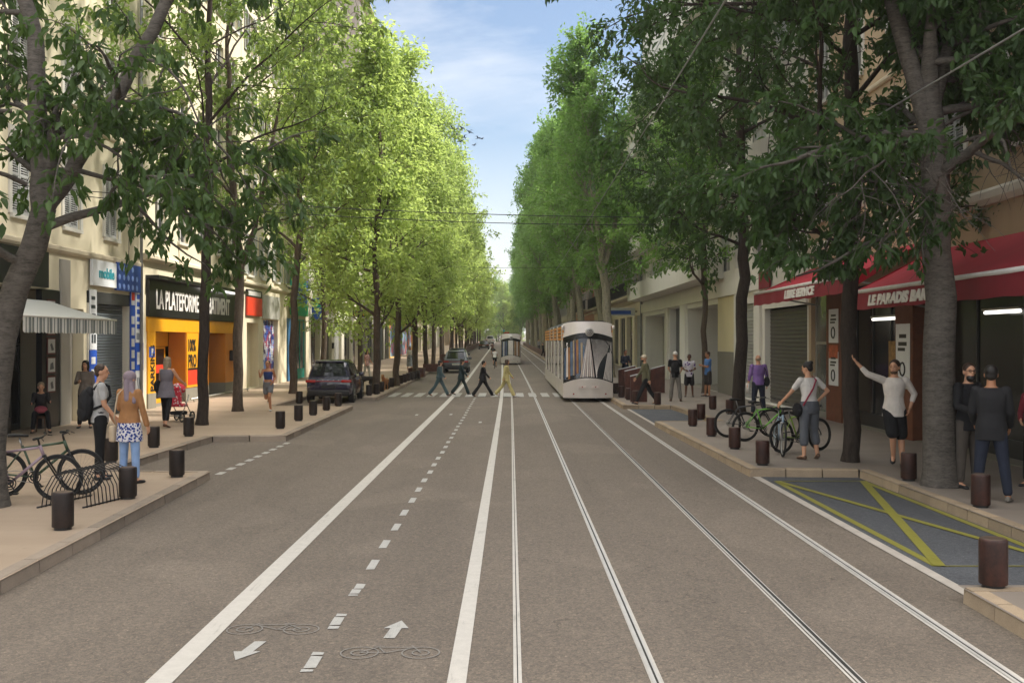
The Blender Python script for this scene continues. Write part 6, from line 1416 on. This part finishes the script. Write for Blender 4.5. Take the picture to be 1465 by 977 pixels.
    # ---- clothes
    def garment_top(spec, name='shirt'):
        mb = X(MB()); inf = spec.get('inf', .014); torso(mb, spec.get('hem', -.02), spec.get('neck', .545), inf, spec.get('flare', 0)); sl_ = spec.get('sleeve', 'short')
        if sl_ != 'none':
            for i in (0, 1):
                S, E, Wr = J['sh', i], J['el', i], J['wr', i]
                if sl_ == 'short': mb.cap(S, .064*bd+inf*.3, S.lerp(E, .62), .050*bd+inf*.5, 12, 3)
                else:
                    mb.cap(S, .062*bd+inf*.3, E, .046*bd+inf*.3, 12); q = 1.0 if sl_ == 'long' else .55; mb.cap(E, .046*bd+inf*.3, E.lerp(Wr, q-.06), .036+inf*.4, 12, 3)
        if 'skirt' in spec:      # extends down as a tunic
            hk = spec['skirt']; z0 = pel.z+spec.get('hem', -.02); c0 = pel+V3((0,0,spec.get('hem', -.02)+.04)); mid = (J['kn', 0]+J['kn', 1])/2; c1 = pel.lerp(mid, hk); spread = abs((J['kn', 0]-J['kn', 1]).y)*hk*.5
            mb.loft([(c0, sx, V3((0,1,0)), .172+inf, .125+inf), (c0.lerp(c1, .5), sx, V3((0,1,0)), .19+inf, .14+inf+spread*.5), (c1, sx, V3((0,1,0)), .20+inf, .15+inf+spread)], 20)
        return remesh(spec.get('name', name), mb, vox*u, spec['mat'], s, 3)
    def garment_bottom(spec):
        mb = X(MB()); inf = spec.get('inf', .012); to = spec.get('to', 1.9); fl = spec.get('flare', 0.0)
        mb.loft([(pel+V3((0,0,-.10)), sx, V3((0,1,0)), .13+inf, .10+inf), (pel+V3((0,0,-.03)), sx, V3((0,1,0)), .160+inf, .118+inf), (spn(.05), sx, fw, .162+inf, .116+inf), (spn(.12), sx, fw, .150+inf, .108+inf)], 20)
        for i in (0, 1):
            hp, kn, an = J['hip', i], J['kn', i], J['an', i]
            if to <= 1: mb.cap(hp, .094*bd+inf, hp.lerp(kn, to-.08), .076+inf+fl, 14, 3)
            else:
                mb.cap(hp, .092*bd+inf, kn, .060+inf, 14); e = kn.lerp(an, min(1, to-1)); mb.cap(kn, .060+inf, e+V3((0,0,.03)), .046+inf+fl, 14, 3)
        return remesh(spec.get('name', 'trousers'), mb, vox*u, spec['mat'], s, 3)
    if bottom: garment_bottom(bottom)
    if top:
        for t_ in (top if isinstance(top, list) else [top]): garment_top(t_)
    if shoes:
        for i, sd in ((0, -1), (1, 1)):
            an, ft = J['an', i], J['ft', i]; dn = ft.cross(V3((1,0,0))); dn = -dn if dn.z > 0 else dn
            mb = X(MB()); lat = ft.cross(dn).normalized()
            mb.loft([(an+dn*.035-ft*.055, lat, dn, .026, .036), (an+dn*.036-ft*.03, lat, dn, .036, .040), (an+dn*.042+ft*.04, lat, dn, .043, .034), (an+dn*.05+ft*.11, lat, dn, .047, .027), (an+dn*.055+ft*.165, lat, dn, .036, .021), (an+dn*.058+ft*.19, lat, dn, .016, .014)], 14)
            remesh('shoe', mb, vox*.8*u, shoes, s, 2)
    s['_u'] = u; PJ[s.name] = (J, pel, spn, hl, u, sx, fw, hr); del s['_u']
    return s
PJ = {}
def J_(s, k, i=0): J, pel, spn, hl, u, sx, fw, hr = PJ[s.name]; return J[k, i]*u
def extra(s, name, f, mat, smooth=True):
    J, pel, spn, hl, u, sx, fw, hr = PJ[s.name]; mb = MB(); mb.X = Matrix.Scale(u, 4); f(mb, J, pel, spn, hl, fw, hr); return mb.build(name, mat, s, smooth)
def at(x, y): X, Z = pix(x, y, PV); return W(X, Z, PV)
LGW = ((0,4,0),(0,4,0))
# facing: rz=0 faces +Y (away from camera); 180 faces camera; -90 faces +X (right); 90 faces left
black = cloth('cloth_black', (.014,.014,.016)); navy = cloth('denim_dark', lin('#262b38')); ltee = cloth('tee_pale_grey', '#b4b4b4'); tan = cloth('jacket_tan', '#a3764e'); scarf = cloth('scarf_mauve_grey', '#8d7f88'); jeansl = cloth('jeans_pale_blue', '#8aa6cf'); pat = cloth('skirt_patterned', '#d5d2d6', .1, 6, ('#2a3f86', 26, .5)); tun = cloth('tunic_grey', '#6f6a72'); white = cloth('cloth_white', '#cfcbc6'); whiteb = cloth('cloth_warm_white', '#d9d1c8')
# left pavement
p = person('young man with a black backpack and pale grey t-shirt facing the road', at(143, 685), R(-62), 1.86, 'm', .010, 0, ((2,4,2),(-2,5,2)), ((10,8,25),(8,8,30)), (-12,0), sk_l, h_br, 'crop', dict(mat=ltee, hem=-.06, sleeve='short'), dict(mat=black, to=1.93), m_shoe)
def bpack(mb, J, pel, spn, hl, fw, hr):
    mb.ell(spn(.22)-fw*.20, (.15,.12,.24), 16, 12); mb.ell(spn(.10)-fw*.23, (.14,.10,.14), 14, 10); mb.ell(spn(.40)-fw*.15, (.12,.08,.10), 14, 10)
def straps(mb, J, pel, spn, hl, fw, hr):
    for sd in (-1, 1): mb.tube([spn(.45)-fw*.10+V3((sd*.10,0,0)), spn(.56)+V3((sd*.12,-.01,.0)), spn(.50)+fw*.115+V3((sd*.125,0,0)), spn(.35)+fw*.135+V3((sd*.14,0,0)), spn(.22)+fw*.05+V3((sd*.165,0,0)), spn(.15)-fw*.12+V3((sd*.14,0,0))], .022, 6)
extra(p, 'backpack', bpack, cloth('bag_black', (.018,.018,.02))); extra(p, 'strap', straps, MATS['bag_black'])
p = person('woman in a mauve headscarf, tan jacket and patterned blue skirt, back to us', at(185, 691), R(-14), 1.76, 'f', .010, 0, ((3,3,3),(-2,4,0)), ((20,16,75,.35),(4,14,12)), (-15,0), sk_l, scarf, 'scarf', [dict(mat=pat, hem=-.02, neck=.3, sleeve='none', skirt=.62, inf=.018, name='tunic'), dict(mat=tan, hem=.02, sleeve='long', inf=.026, name='jacket')], dict(mat=jeansl, to=1.94, inf=.008), m_shoe, face=False)
extra(p, 'bag_strap', lambda mb, J, pel, spn, hl, fw, hr: mb.tube([spn(.55)+V3((-.10,.0,.01)), spn(.48)-fw*.14+V3((-.11,0,0)), spn(.3)-fw*.165+V3((-.13,0,0)), spn(.1)-fw*.12+V3((-.19,0,0)), spn(-.05)+V3((-.23,0,0))], .012, 6), M('bag_strap_beige', lin('#c0ad92'), .6))
extra(p, 'handbag', lambda mb, J, pel, spn, hl, fw, hr: mb.rbox(-.30, -.20, -.12, .14, pel.z-.28, pel.z-.02, .03), MATS['bag_strap_beige'])
person('dark haired woman in a grey knit top leaning by the doorway next to the awning', at(122, 612), R(195), 1.74, 'f', .012, -3, ((4,3,3),(-2,4,0)), ((5,7,10),(25,12,75,.5)), (-15,0), sk_l, h_bk, 'long', dict(mat=cloth('knit_taupe', '#7a7168'), hem=-.08, sleeve='long', inf=.018), dict(mat=black, to=1.93), m_shoe)
sw = person('woman in a long grey sleeveless tunic pushing the pushchair, back to us', at(238, 611), R(-12), 1.84, 'f', .012, 3, ((14,3,10),(-12,3,12,-15)), (('ik',(-.22,.36,1.08)),('ik',(.26,.40,1.08))), (-8,0), sk_l, h_gr, 'long', dict(mat=tun, hem=-.05, neck=.52, sleeve='none', skirt=.42, inf=.03, name='tunic'), dict(mat=black, to=1.8, inf=.008, name='leggings'), m_shoeb, face=False)
extra(sw, 'shoulder_bag', lambda mb, J, pel, spn, hl, fw, hr: mb.ell(spn(.10)+V3((-.26,.02,0)), (.06,.15,.16), 12, 10), black)
c = at(256, 603); s = thing('pushchair', 'red and white pushchair with a grey frame pushed by the woman in the grey tunic', 'pushchair', c, R(-12))
mb = MB()
for sg in (-1, 1): mb.tube([(sg*.22,-.38,1.03),(sg*.22,-.2,.75),(sg*.22,.30,.18)], .013, 6); mb.tube([(sg*.22,-.25,.18),(sg*.22,.05,.55),(sg*.22,.15,.75)], .013, 6)
mb.tube([(-.22,-.38,1.03),(.22,-.38,1.03)], .016, 6); mb.tube([(-.22,-.25,.18),(.22,-.25,.18)], .012, 6); mb.tube([(-.22,.3,.18),(.22,.3,.18)], .012, 6); mb.build('frame', m_spoke, s, True)
mb = MB(); mb.rbox(-.19,.19,-.18,.18,.42,.50,.03); mb.rbox(-.19,.19,-.24,-.16,.44,.98,.03); mb.build('seat', cloth('pram_red', '#c23a4a', .1, 6, ('#d8d0d0', 14, .35)), s, True)
mb = MB(); mb.ell((0,-.06,.92), (.21,.22,.16), 16, 10); mb.build('hood', MATS['pram_red'], s, True); mb = MB(); mb.rbox(-.17,.17,-.22,.2,.2,.3,.04); mb.build('basket', black, s, True)
for sg in (-1, 1):
    for yy in (-.25, .30): mb = MB(); mb.torus((0,0,0), .12, .022, 'x', 22, 6); w = mb.build('wheel', m_tyre, s, True, loc=(sg*.24, yy, .142)); mb = MB(); mb.tube([(-.02,0,0),(.02,0,0)], .05, 10); mb.tube([(0,-.11,0),(0,.11,0)], .008, 5); mb.tube([(0,0,-.11),(0,0,.11)], .008, 5); mb.build('hub', m_spoke, w)
# seated stall keeper in the dark shop
p = person('grey haired person sitting bent forward inside the dark shop under the awning', W(-11.75, 25.6, PV), R(205), 1.66, 'f', .014, 24, ((85,8,85),(85,8,85)), ((45,8,50),(40,8,50)), (0,-14), sk_l, h_gr, 'short', dict(mat=cloth('cardigan_dark', (.03,.028,.03)), hem=0, sleeve='long'), dict(mat=black, to=1.93), m_shoe, detail=False)
extra(p, 'pink_cloth', lambda mb, J, pel, spn, hl, fw, hr: mb.ell((J['kn',0]+J['kn',1])/2+V3((0,-.1,.10)), (.16,.16,.10), 12, 8), cloth('cloth_pink', '#a0505c'))
s = thing('stool', 'low dark stool under the seated person in the dark shop', 'stool', W(-11.75, 25.6, PV), R(205)); mb = MB(); mb.lathe([(.17,.34),(.18,.36),(.18,.39),(.16,.40)], 16); mb.build('seat', m_brown, s, 40)
for k in range(4): a = PI/4+k*PI/2; mb = MB(); mb.tube([(.14*math.cos(a), .14*math.sin(a), 0), (.11*math.cos(a), .11*math.sin(a), .345)], .015, 6); mb.build('leg', m_brown, s)
p = person('woman jogging towards us in a blue sports top and grey shorts on the left pavement', at(384, 588), R(176), 1.70, 'f', .012, 4, ((32,2,45,10),(-10,2,78,-40)), ((-28,10,85,.2),(38,10,90,.2)), (0,0), sk_t, h_br, 'pony', dict(mat=cloth('sports_top_blue', '#31406e'), hem=.20, neck=.46, sleeve='none', inf=.010, name='sports_top'), dict(mat=cloth('shorts_grey', '#6e6f72'), to=.62, name='shorts', flare=.01), m_shoew)
p = person('woman in a flowered top walking two dogs behind the slim kerbside tree', W(-8.0, 57.5, PV), R(-120), 1.68, 'f', .018, 0, ((12,3,5),(-10,3,8)), ((15,8,25),(5,8,10)), (0,0), sk_l, h_br, 'long', dict(mat=cloth('top_flowered', '#c9a39c', .2, 8, ('#7a2f3c', 18, .35)), hem=-.1, sleeve='short'), dict(mat=cloth('trousers_pale', '#a9a7a0'), to=1.93), m_shoe, detail=False)
p = person('woman in a white top and long grey patterned skirt by the rusty troughs', W(-6.95, 72.5, PV), R(190), 1.70, 'f', .02, 0, ((8,3,5),(-8,3,6)), ((5,8,10),(12,8,40)), (0,0), sk_t, h_bk, 'long', [dict(mat=cloth('skirt_grey_pattern', '#8f949c', .2, 8, ('#3d4450', 16, .4)), hem=-.02, neck=.2, sleeve='none', skirt=1.5, inf=.03, name='skirt'), dict(mat=white, hem=.0, sleeve='short')], None, m_shoe, detail=False)
# dogs
def dog(label, loc, rz, mat, k=1.0, head=0.0):
    s = thing('dog', label, 'dog', loc, rz, scale=k); mb = MB(); z = .46
    mb.loft([((0,-.30,z), (1,0,0), (0,0,1), .05, .06), ((0,-.22,z), (1,0,0), (0,0,1), .085, .095), ((0,-.02,z-.005), (1,0,0), (0,0,1), .08, .09), ((0,.16,z-.02), (1,0,0), (0,0,1), .10, .13), ((0,.27,z+.0), (1,0,0), (0,0,1), .07, .09)], 14)
    mb.cap((0,.24,z+.03), .075, (0,.36,z+.17), .055); mb.ell((0,.40,z+.20), (.062,.075,.062)); mb.cap((0,.44,z+.185), .036, (0,.53,z+.165), .024)
    for sg in (-1, 1):
        mb.cap((sg*.045,.37,z+.24), .02, (sg*.062,.35,z+.19), .014)
        mb.cap((sg*.065,.19,z-.04), .045, (sg*.06,.19,z-.22), .026); mb.cap((sg*.06,.19,z-.22), .026, (sg*.06,.20,.05), .02); mb.cap((sg*.06,.20,.03), .026, (sg*.06,.245,.022), .02)
        mb.cap((sg*.065,-.21,z-.02), .07, (sg*.065,-.15,z-.18), .04); mb.cap((sg*.065,-.15,z-.18), .036, (sg*.065,-.27,z-.27), .024); mb.cap((sg*.065,-.27,z-.27), .022, (sg*.065,-.25,.05), .019); mb.cap((sg*.065,-.25,.03), .024, (sg*.065,-.20,.022), .02)
    mb.tube([(0,-.29,z+.04),(0,-.40,z+.05),(0,-.46,z+.16)], [.026,.02,.01], 8); b = remesh('body', mb, .014, mat, s, 2)
    mb = MB(); mb.ell((0,.552,z+.168), (.014,.012,.012), 8, 6); mb.build('nose', m_eye, s, True)
    mb = MB(); mb.torus((0,.30,z+.10), .072, .010, 'y', 18, 6); mb.build('collar', m_red, s, True)
dog('black dog standing on the left pavement beside the slim trunk behind the parked car', W(*[(-6.55), 46.8], PV), R(70), M('fur_black', (.013,.012,.012), .7), 1.15)
dog('sandy brown dog facing us beside the slim kerbside trunk behind the bollards', at(550.5, 558), R(172), M('fur_sandy', lin('#96683e'), .8, var=.25, scale=14), 1.0)
# four people striding over the crossing
def strider(label, x, y, H, top, bottom, hair, hs, skin, legs, arms, shoes, coat=None, lean=2):
    X, Z = pix(x, y, 0); t_ = dict(mat=top, hem=-.14 if coat is None else coat, sleeve='long', inf=.024, flare=.03, name='jacket')
    return person(label, W(X, Z, .012), R(-90), H, 'm', .014, lean, legs, arms, (0,0), skin, hair, hs, t_, dict(mat=bottom, to=1.98, flare=.028), shoes, detail=False)
ST = ((27,2,2,12),(-26,2,10,-22)); ST2 = ((-26,2,10,-22),(27,2,2,12))
teal = cloth('denim_teal', '#475a60'); dgreen = cloth('suit_dark_green', '#2c3a3c'); cream = cloth('suit_cream_yellow', '#bdb27c')
strider('first of the four striding over the crossing: teal denim shirt and trousers', 628.5, 566.5, 1.60, teal, teal, h_bk, 'mop', sk_l, ST, ((-18,5,15),(20,5,18)), m_shoeb, -.02)
strider('dark green jacketed walker with shaggy hair, second of the four on the crossing', 660, 565, 1.62, dgreen, dgreen, h_bk, 'mop', sk_l, ((24,2,4,10),(-22,2,14,-18)), ((-20,5,15),(22,5,18)), m_shoe)
strider('walker in a black suit and short hair, third of the four on the crossing', 691, 567, 1.60, black, black, h_bk, 'short', sk_l, ((29,2,0,16),(-28,2,6,-24)), ((-25,5,12),(24,5,18)), m_shoe)
strider('cream yellow suited walker with long brown hair, last of the four on the crossing', 724, 568, 1.64, cream, cream, h_br, 'long', sk_l, ((-24,2,16,-24),(25,2,4,12)), ((22,5,15),(-20,5,18)), m_shoew)
# cyclists and far walkers
def cyclist(label, X, Z, k, topm, lab2):
    bicycle(lab2, W(X, Z, 0), yaw(Z), m_bkB); o = bpy.data.objects[[o.name for o in bpy.data.objects if o.get('label') == lab2][0]]; o.scale = (k,)*3
    return person(label, W(X, Z-.18*k, 0), yaw(Z), 1.72*k, 'm', .022, 22, ((62,3,75),(38,3,28)), ((58,8,12),(58,8,12)), (0,0), sk_l, h_bk, 'short', dict(mat=topm, hem=-.05, sleeve='short'), dict(mat=black, to=.9, name='shorts'), m_shoe, detail=False, drop=-.16, face=False)
cyclist('cyclist in a white shirt riding away beside the distant tram', -.98, 80, .88, white, 'bicycle under the white shirted cyclist left of the distant tram')
cyclist('far cyclist in a brown top farther up the cycle lane', -1.55, 122, .95, cloth('top_brown', '#6a4a3c'), 'bicycle under the far brown clad cyclist')
person('walker in a dark suit far up the right pavement', W(3.75+.35, 112, PV), R(120), 1.62, 'm', .022, 4, ST, ((20,5,20),(-20,5,10)), (0,0), sk_l, h_bk, 'short', dict(mat=black, hem=-.12, sleeve='long'), dict(mat=black), m_shoe, detail=False, face=False)
person('distant walker in grey on the right pavement near the long trough', W(5.0, 150, PV), R(175), 1.7, 'm', .025, 0, ((15,3,5),(-12,3,8)), ((5,8,10),(5,8,10)), (0,0), sk_l, h_bk, 'short', dict(mat=cloth('coat_grey', '#8a8a8a'), hem=-.1, sleeve='long'), dict(mat=navy), m_shoe, detail=False, face=False)
person('distant walker in white farthest up the right pavement', W(4.9, 190, PV), R(10), 1.75, 'f', .025, 0, ((15,3,5),(-12,3,8)), ((5,8,10),(5,8,10)), (0,0), sk_l, h_br, 'long', dict(mat=white, hem=-.1, sleeve='long'), dict(mat=jeansl), m_shoe, detail=False, face=False)
# right pavement
person('bearded man in dark clothes behind the sloping rusty slabs, beside the near tram', W(5.75, 51, PV), R(200), 1.76, 'm', .016, 0, LGW, (('ik',(-.08,.24,1.18)),('ik',(.10,.22,1.1))), (0,0), sk_t, h_bk, 'short', dict(mat=navy, hem=-.06, sleeve='long'), dict(mat=black), m_shoe, detail=False)
p = person('man in a pale cap and olive jacket striding past the sloping slabs towards the tram', at(924, 578), R(98), 1.82, 'm', .012, 3, ((26,2,4,12),(-22,2,12,-20)), ((-16,6,12),(20,6,18)), (0,0), sk_l, cloth('cap_pale', '#c4b8a4'), 'cap', dict(mat=cloth('jacket_olive', '#5e5c48'), hem=-.10, sleeve='long', inf=.022, name='jacket'), dict(mat=black, to=1.95), m_shoe)
extra(p, 'beard', lambda mb, J, pel, spn, hl, fw, hr: mb.ell(hl(0,.045,-.075), (.055,.055,.05), 12, 8, hr), h_bk)
p = person('man in a white cap and black t-shirt with a small black backpack, back to us', at(966, 574), R(-8), 1.84, 'm', .013, 0, ((2,5,0),(-2,7,2)), ((12,10,60,.2),(8,10,55,.2)), (0,0), sk_l, cloth('cap_white', '#d2cec6'), 'cap', dict(mat=black, hem=-.08, sleeve='short'), dict(mat=cloth('trousers_grey', '#77736d'), to=1.95, flare=.01), m_shoeb, face=False)
extra(p, 'backpack', lambda mb, J, pel, spn, hl, fw, hr: mb.ell(spn(.28)-fw*.16, (.13,.08,.19), 14, 10), MATS['bag_black'])
p = person('boy in a white and purple sports vest facing us between the two men', at(986, 567.5), R(172), 1.70, 'm', .013, 0, ((2,4,0),(4,4,4)), (('ik',(-.12,.22,1.10)),('ik',(.14,.20,1.10))), (-10,0), sk_d, h_bk, 'crop', dict(mat=cloth('vest_white_violet', '#c7c3cc', .15, 5, ('#5a3c78', 7, .28)), hem=-.10, sleeve='short', inf=.02), dict(mat=cloth('shorts_black', (.02,.018,.022)), to=.95, name='shorts', flare=.02), m_shoe)
person('man in a blue t-shirt and dark shorts, arms folded, by the big opening', at(1013, 567), R(105), 1.80, 'm', .013, 0, ((2,6,0),(3,5,0)), (('ik',(.08,.22,1.22)),('ik',(-.06,.24,1.20))), (0,0), sk_t, h_br, 'short', dict(mat=cloth('tee_blue', '#4f74a8'), hem=-.08, sleeve='short'), dict(mat=cloth('shorts_charcoal', '#3a3634'), to=.98, name='shorts', flare=.02), m_shoe)
p = person('man in a purple shirt with a black shoulder bag, back to us, before a shutter', at(1085, 594), R(8), 1.82, 'm', .011, 0, ((3,5,0),(-3,5,2)), ((4,12,12),(2,14,14)), (0,0), sk_l, h_gr, 'bald', dict(mat=cloth('shirt_purple', '#8468a4'), hem=-.04, sleeve='threequarter', inf=.022), dict(mat=navy, to=1.95), m_shoe, face=False, build=1.08)
extra(p, 'shoulder_bag', lambda mb, J, pel, spn, hl, fw, hr: (mb.ell(spn(.06)+V3((.24,-.05,0)), (.07,.16,.15), 14, 10), mb.tube([spn(.54)+V3((.13,.02,.01)), spn(.4)-fw*.13+V3((.17,0,0)), spn(.15)+V3((.26,-.08,0))], .012, 6)), MATS['bag_black'])
extra(p, 'newspaper', lambda mb, J, pel, spn, hl, fw, hr: mb.cbox(J['wr',0]+V3((0,.05,-.12)), (.03,.2,.3)), white)
p = person('woman in a white t-shirt and grey trousers holding a bicycle, red strap across back', at(1158, 657), R(14), 1.84, 'f', .010, 4, ((-3,4,2),(10,6,18,-25)), (('ik',(-.40,.34,1.00)),('ik',(.24,.10,1.06),(1,-.5,-.1))), (35,-10), sk_l, h_bk, 'bun', dict(mat=white, hem=-.02, sleeve='short', inf=.016), dict(mat=cloth('trousers_slate', '#5a5d63'), to=1.52, flare=.014, inf=.02), m_shoeb)
extra(p, 'strap', lambda mb, J, pel, spn, hl, fw, hr: mb.tube([spn(.56)+V3((.10,.03,.005)), spn(.50)-fw*.115+V3((.09,0,0)), spn(.34)-fw*.15+V3((.0,0,0)), spn(.18)-fw*.125+V3((-.10,0,0)), spn(.04)-fw*.10+V3((-.18,0,0))], .016, 6), M('strap_crimson', lin('#8c2a40'), .6))
extra(p, 'shoulder_bag', lambda mb, J, pel, spn, hl, fw, hr: mb.ell(spn(-.04)+V3((-.22,.04,0)), (.07,.14,.13), 14, 10), black)
p = person('bearded man in a white jumper and black shorts, raised hand on the slender trunk', at(1279, 667), R(168), 1.90, 'm', .0095, 2, ((2,3,0),(24,-6,55,-20)), (('ik',(-.25,.02,.98),(-.8,-.5,-.3)),('ik',(.60,.12,1.72),(.0,.2,-1))), (-26,0), sk_l, h_br, 'short', dict(mat=whiteb, hem=-.10, sleeve='threequarter', inf=.016, flare=.01), dict(mat=black, to=.98, name='shorts', flare=.02), m_shoe)
extra(p, 'beard', lambda mb, J, pel, spn, hl, fw, hr: (mb.ell(hl(0,.030,-.078), (.058,.060,.042), 14, 10, hr)), h_beard)
p = person('bearded man with glasses and a dark zipped top standing behind the thick ringed trunk', at(1385, 697), R(200), 1.90, 'm', .011, 0, LGW, (('ik',(-.06,.26,1.12)),('ik',(.16,.28,1.10))), (-20,0), sk_l, h_br, 'short', dict(mat=black, hem=-.12, sleeve='long', inf=.022), dict(mat=cloth('trousers_brown_grey', '#4c4640'), to=1.95), m_shoe)
extra(p, 'beard', lambda mb, J, pel, spn, hl, fw, hr: (mb.ell(hl(0,.042,-.09), (.06,.058,.06), 14, 10, hr)), h_bk)
extra(p, 'glasses', lambda mb, J, pel, spn, hl, fw, hr: [mb.tube([hl(q*.012,.103,.012), hl(q*.03,.103,.028), hl(q*.055,.092,.012), hl(q*.032,.10,-.008), hl(q*.012,.103,.012), hl(-q*.012,.103,.012)], .0035, 5) for q in (-1, 1)]+[mb.tube([hl(q*.055,.092,.015), hl(q*.08,.0,.01)], .003, 5) for q in (-1, 1)], m_black)
person('man in a black jacket and dark jeans, back to us by the bar front', at(1418, 716), R(-24), 1.90, 'm', .0105, 0, ((2,6,0),(-4,8,4)), ((10,10,40,.2),(6,10,35,.1)), (0,0), sk_t, h_bk, 'short', dict(mat=cloth('jacket_black', (.02,.02,.022)), hem=-.14, sleeve='long', inf=.03, name='jacket'), dict(mat=navy, to=1.95), M('shoe_grey', lin('#6a665f'), .6), face=False)
person('person in a dark red top partly hidden at the right edge of the bar front', W(8.15, 15.9, PV), R(130), 1.72, 'f', .012, 0, LGW, (('ik',(-.10,.26,1.08)),('ik',(.12,.26,1.06))), (0,0), sk_l, h_br, 'long', dict(mat=cloth('top_dark_red', '#6e2630'), hem=-.1, sleeve='long'), dict(mat=black), m_shoe)
bake()

# ------------------------------------------------------------------ thin summer haze down the street
hz = NT('haze_air'); hz.n.remove(hz.b)
pv = hz.n.new('ShaderNodeVolumePrincipled'); pv.inputs['Color'].default_value = (.97,.97,.95,1); pv.inputs['Density'].default_value = .00042; pv.inputs['Anisotropy'].default_value = .2
hz.l(pv.outputs[0], hz.out.inputs['Volume'])
mb = MB(); mb.box(-950, 950, -260, 2600, -1.2, 42); o = mb.build('haze', hz.m); tag(o, kind='stuff')
EXPO = 0.9
# ------------------------------------------------------------------ sky, sun, camera
def world(sun_el, sun_az, strength, cloud):
    w = bpy.data.worlds.new('World'); bpy.context.scene.world = w; w.use_nodes = True
    t = w.node_tree; n = t.nodes; bg = n['Background']
    sky = n.new('ShaderNodeTexSky'); sky.sky_type = 'NISHITA'; sky.sun_disc = False
    sky.sun_elevation = sun_el; sky.sun_rotation = sun_az; sky.air_density = 1.0; sky.dust_density = 1.5; sky.ozone_density = 1.2
    tc = n.new('ShaderNodeTexCoord'); mp = n.new('ShaderNodeMapping'); mp.inputs['Scale'].default_value = (1.0, .8, 2.6)
    t.links.new(tc.outputs['Generated'], mp.inputs['Vector'])
    nz = n.new('ShaderNodeTexNoise'); nz.inputs['Scale'].default_value = 2.6; nz.inputs['Detail'].default_value = 8; nz.inputs['Roughness'].default_value = .6; nz.inputs['Distortion'].default_value = .6
    t.links.new(mp.outputs['Vector'], nz.inputs['Vector'])
    rp = n.new('ShaderNodeValToRGB'); e = rp.color_ramp.elements; e[0].position = .5; e[0].color = (0,0,0,1); e[1].position = .74; e[1].color = (.5,.5,.5,1)
    t.links.new(nz.outputs['Fac'], rp.inputs['Fac'])
    # a brighter veil of cloud low over the horizon
    sx = n.new('ShaderNodeSeparateXYZ'); t.links.new(tc.outputs['Generated'], sx.inputs[0])
    mr = n.new('ShaderNodeMapRange'); mr.inputs['From Min'].default_value = 0.0; mr.inputs['From Max'].default_value = .20; mr.inputs['To Min'].default_value = .75; mr.inputs['To Max'].default_value = 0
    t.links.new(sx.outputs['Z'], mr.inputs['Value'])
    mx0 = n.new('ShaderNodeMath'); mx0.operation = 'MAXIMUM'; t.links.new(rp.outputs['Color'], mx0.inputs[0]); t.links.new(mr.outputs[0], mx0.inputs[1])
    mr2 = n.new('ShaderNodeMapRange'); mr2.inputs['From Min'].default_value = .05; mr2.inputs['From Max'].default_value = -.55; mr2.inputs['To Min'].default_value = 0; mr2.inputs['To Max'].default_value = .5; t.links.new(sx.outputs['Y'], mr2.inputs['Value'])   # bright cloud bank added behind the viewpoint, unseen, as soft fill
    mr3 = n.new('ShaderNodeMapRange'); mr3.inputs['From Min'].default_value = .6; mr3.inputs['From Max'].default_value = .9; mr3.inputs['To Min'].default_value = 0; mr3.inputs['To Max'].default_value = 1.0; t.links.new(sx.outputs['Z'], mr3.inputs['Value'])    # and one added overhead, also unseen fill
    m23 = n.new('ShaderNodeMath'); m23.operation = 'MAXIMUM'; t.links.new(mr2.outputs[0], m23.inputs[0]); t.links.new(mr3.outputs[0], m23.inputs[1])
    mxx = n.new('ShaderNodeMath'); mxx.operation = 'MAXIMUM'; t.links.new(mx0.outputs[0], mxx.inputs[0]); t.links.new(m23.outputs[0], mxx.inputs[1]); mx0 = mxx
    mc = n.new('ShaderNodeMix'); mc.data_type = 'RGBA'; t.links.new(m23.outputs[0], mc.inputs[0]); mc.inputs[6].default_value = cloud; mc.inputs[7].default_value = (20, 19.2, 18.2, 1)
    mx = n.new('ShaderNodeMix'); mx.data_type = 'RGBA'; t.links.new(mc.outputs[2], mx.inputs[7]); t.links.new(mx0.outputs[0], mx.inputs[0]); t.links.new(sky.outputs[0], mx.inputs[6])
    t.links.new(mx.outputs[2], bg.inputs['Color']); bg.inputs['Strength'].default_value = strength
SUN_EL = R(50); SUN_DIR = Vector((.85, .12, 0)).normalized()     # towards the sun
az = math.atan2(SUN_DIR.x, SUN_DIR.y)
world(SUN_EL, az, .10, (7.6, 7.5, 7.4, 1))
sd = bpy.data.lights.new('sun', 'SUN'); sd.energy = 4.2; sd.angle = R(5); sd.color = (1, .94, .85)
so = bpy.data.objects.new('sun', sd); C.objects.link(so)
D = Vector((SUN_DIR.x*math.cos(SUN_EL), SUN_DIR.y*math.cos(SUN_EL), math.sin(SUN_EL)))
so.rotation_euler = D.to_track_quat('Z', 'Y').to_euler(); so.location = (30, 10, 40)
cd = bpy.data.cameras.new('camera'); co = bpy.data.objects.new('camera', cd); C.objects.link(co)
co.location = (0, 0, CH); co.rotation_euler = (PI/2, 0, 0); cd.sensor_width = 36; cd.lens = 36.0; cd.clip_end = 6000; cd.clip_start = .05
cd.shift_x = (732.5-731)/1465; cd.shift_y = -(488.5-488)/1465
sc = bpy.context.scene; sc.camera = co
sc.view_settings.view_transform = 'Standard'; sc.view_settings.look = 'None'; sc.view_settings.exposure = EXPO; sc.view_settings.gamma = 1
sc.cycles.use_denoising = True
try:
    sc.cycles.denoiser = 'OPENIMAGEDENOISE'; sc.cycles.denoising_input_passes = 'RGB_ALBEDO_NORMAL'
except Exception: pass
sc.cycles.max_bounces = 7; sc.cycles.transmission_bounces = 4; sc.cycles.transparent_max_bounces = 6
sc.cycles.sample_clamp_indirect = 6
